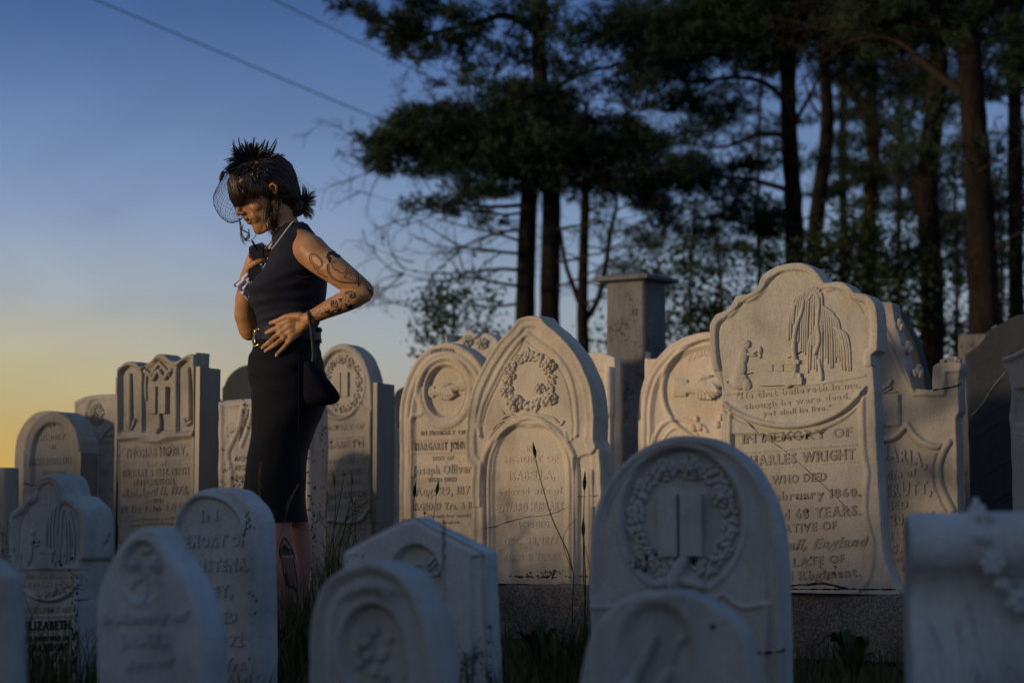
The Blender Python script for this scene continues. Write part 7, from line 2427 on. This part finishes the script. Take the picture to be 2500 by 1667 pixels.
weed('slender bud stem in front of the handshake stone lettering', 7.0, [([(1004, 1330), (1008, 1260), (1012, 1205)], .0016, 'bud'), ([(1050, 1330), (1060, 1250), (1067, 1200)], .0016, 'bud'), ([(1038, 1320), (1037, 1280), (1037, 1252)], .0014, 'star')])
weed('long leaning bud stem crossing the pointed stone\'s panel', 6.3, [([(1400, 1400), (1385, 1345), (1350, 1270), (1328, 1200), (1312, 1140), (1306, 1108)], .0022, 'bud')])
weed('upright bud stems by the right edge of the pointed stone', 5.9, [([(1428, 1460), (1424, 1400), (1424, 1340), (1424, 1300)], .0022, 'bud'), ([(1430, 1440), (1426, 1330), (1425, 1260), (1427, 1188)], .0022, 'bud'), ([(1436, 1440), (1440, 1390), (1432, 1350), (1425, 1320)], .0012, None), ([(1400, 1400), (1375, 1330), (1385, 1290), (1410, 1265)], .0011, None)])
weed('tall seed stalk rising in front of the skirt hem', 6.0, [([(636, 1420), (632, 1330), (631, 1240), (636, 1132)], .0012, 'seed')])
weed('curving seed stalk crossing the woman\'s bare knee', 6.1, [([(668, 1400), (676, 1340), (694, 1270), (712, 1215), (727, 1184)], .0013, 'seed'), ([(664, 1480), (672, 1400), (700, 1330), (745, 1290), (790, 1262)], .0009, None)])
weed('seed stalk in front of the gabled stone', 4.0, [([(1090, 1560), (1086, 1460), (1084, 1350), (1083, 1272)], .0011, 'seed')])
weed('small flowering stalk at the right foot of the gabled stone', 4.2, [([(1220, 1660), (1216, 1600), (1200, 1560), (1196, 1530)], .0010, 'star'), ([(1150, 1660), (1160, 1610), (1156, 1580)], .0010, 'spray'), ([(1138, 1660), (1140, 1620), (1136, 1595)], .0010, 'spray')])
weed('drooping grass stalk across the smaller scalloped stone', 5.1, [([(62, 1660), (60, 1560), (52, 1480), (50, 1400), (54, 1350)], .0011, None), ([(70, 1660), (66, 1560), (90, 1480), (140, 1440), (200, 1428)], .0012, 'spray'), ([(120, 1600), (90, 1530), (68, 1480), (60, 1445)], .0011, None), ([(10, 1500), (14, 1420), (6, 1340), (8, 1290)], .0012, 'spray'), ([(160, 1620), (130, 1570), (100, 1520), (80, 1470)], .0010, None)])
weed('dark stalks in front of the scroll-topped stone', 3.15, [([(2300, 1667), (2300, 1610), (2285, 1560), (2272, 1525)], .0006, 'thin'), ([(2420, 1667), (2396, 1600), (2380, 1540), (2365, 1475)], .0006, 'thin'), ([(2350, 1667), (2350, 1600), (2342, 1540), (2338, 1512)], .0005, 'thin')])
weed('grass stalk with seed spray beside the crested stone\'s foot', 5.6, [([(228, 1500), (232, 1400), (246, 1340), (262, 1318), (272, 1300)], .0010, 'spray')])
# broad leaves low on the ground by the plinth
for (px, d, lab) in ((1310, 5.9, 'broad-leaved weed in front of the plinth below the pointed stone'), (2080, 5.6, 'broad-leaved weed at the bottom left of the scroll-topped stone')):
    p = at(px, HOR, d); p.z = 0
    t = empty('dock_weed', p, lab, 'weed', 'wild stems growing among the gravestones')
    for i in range(9):
        a = rg2.uniform(0, 6.28); h_ = rg2.uniform(.06, .16); l_ = rg2.uniform(.05, .10)
        c_ = Vector((math.cos(a), math.sin(a) * .7, 0)); s_ = Vector((-math.sin(a), math.cos(a), 0))
        V = []; rows_ = 6
        for j in range(rows_):
            f = j / (rows_ - 1); w_ = .022 * math.sin(math.pi * min(.97, .12 + f * .85))
            q_ = c_ * (l_ * f) + Vector((0, 0, h_ * math.sin(f * 2.2)))
            V += [tuple(q_ - s_ * w_ + Vector((0, 0, .006))), tuple(q_), tuple(q_ + s_ * w_ + Vector((0, 0, .006)))]
        Fc = [(j * 3 + k_, j * 3 + k_ + 1, j * 3 + k_ + 4, j * 3 + k_ + 3) for j in range(rows_ - 1) for k_ in (0, 1)]
        mesh_obj('leaf', V, Fc, M_WEED, t)
# daisy
dp = at(8, HOR, 4.4); dp.z = 0
t = empty('daisy', dp, 'single small white daisy at the left edge above the dark stone corner', 'flower')
hz_ = at(8, 1391, 4.4).z
mb = MB(); mb.tube([(0, 0, -.01), (.004, 0, hz_ * .5), (0, 0, hz_)], .0012, 5); mb.build('stem', M_WEED, t)
mp = simple_mat('daisy_white', (.8, .8, .78), .6)
for i in range(12):
    a = i * math.pi / 6
    mb = MB(); mb.ell((.009 * math.cos(a), .009 * math.sin(a), hz_ + .002), (.007, .0022, .0008), [[math.cos(a), -math.sin(a), 0], [math.sin(a), math.cos(a), 0], [0, 0, 1]], 8, 5); mb.build('petal', mp, t)
mb = MB(); mb.ell((0, 0, hz_ + .002), (.004, .004, .0022), None, 8, 6); mb.build('disc', simple_mat('daisy_yellow', (.6, .4, .05), .7), t)
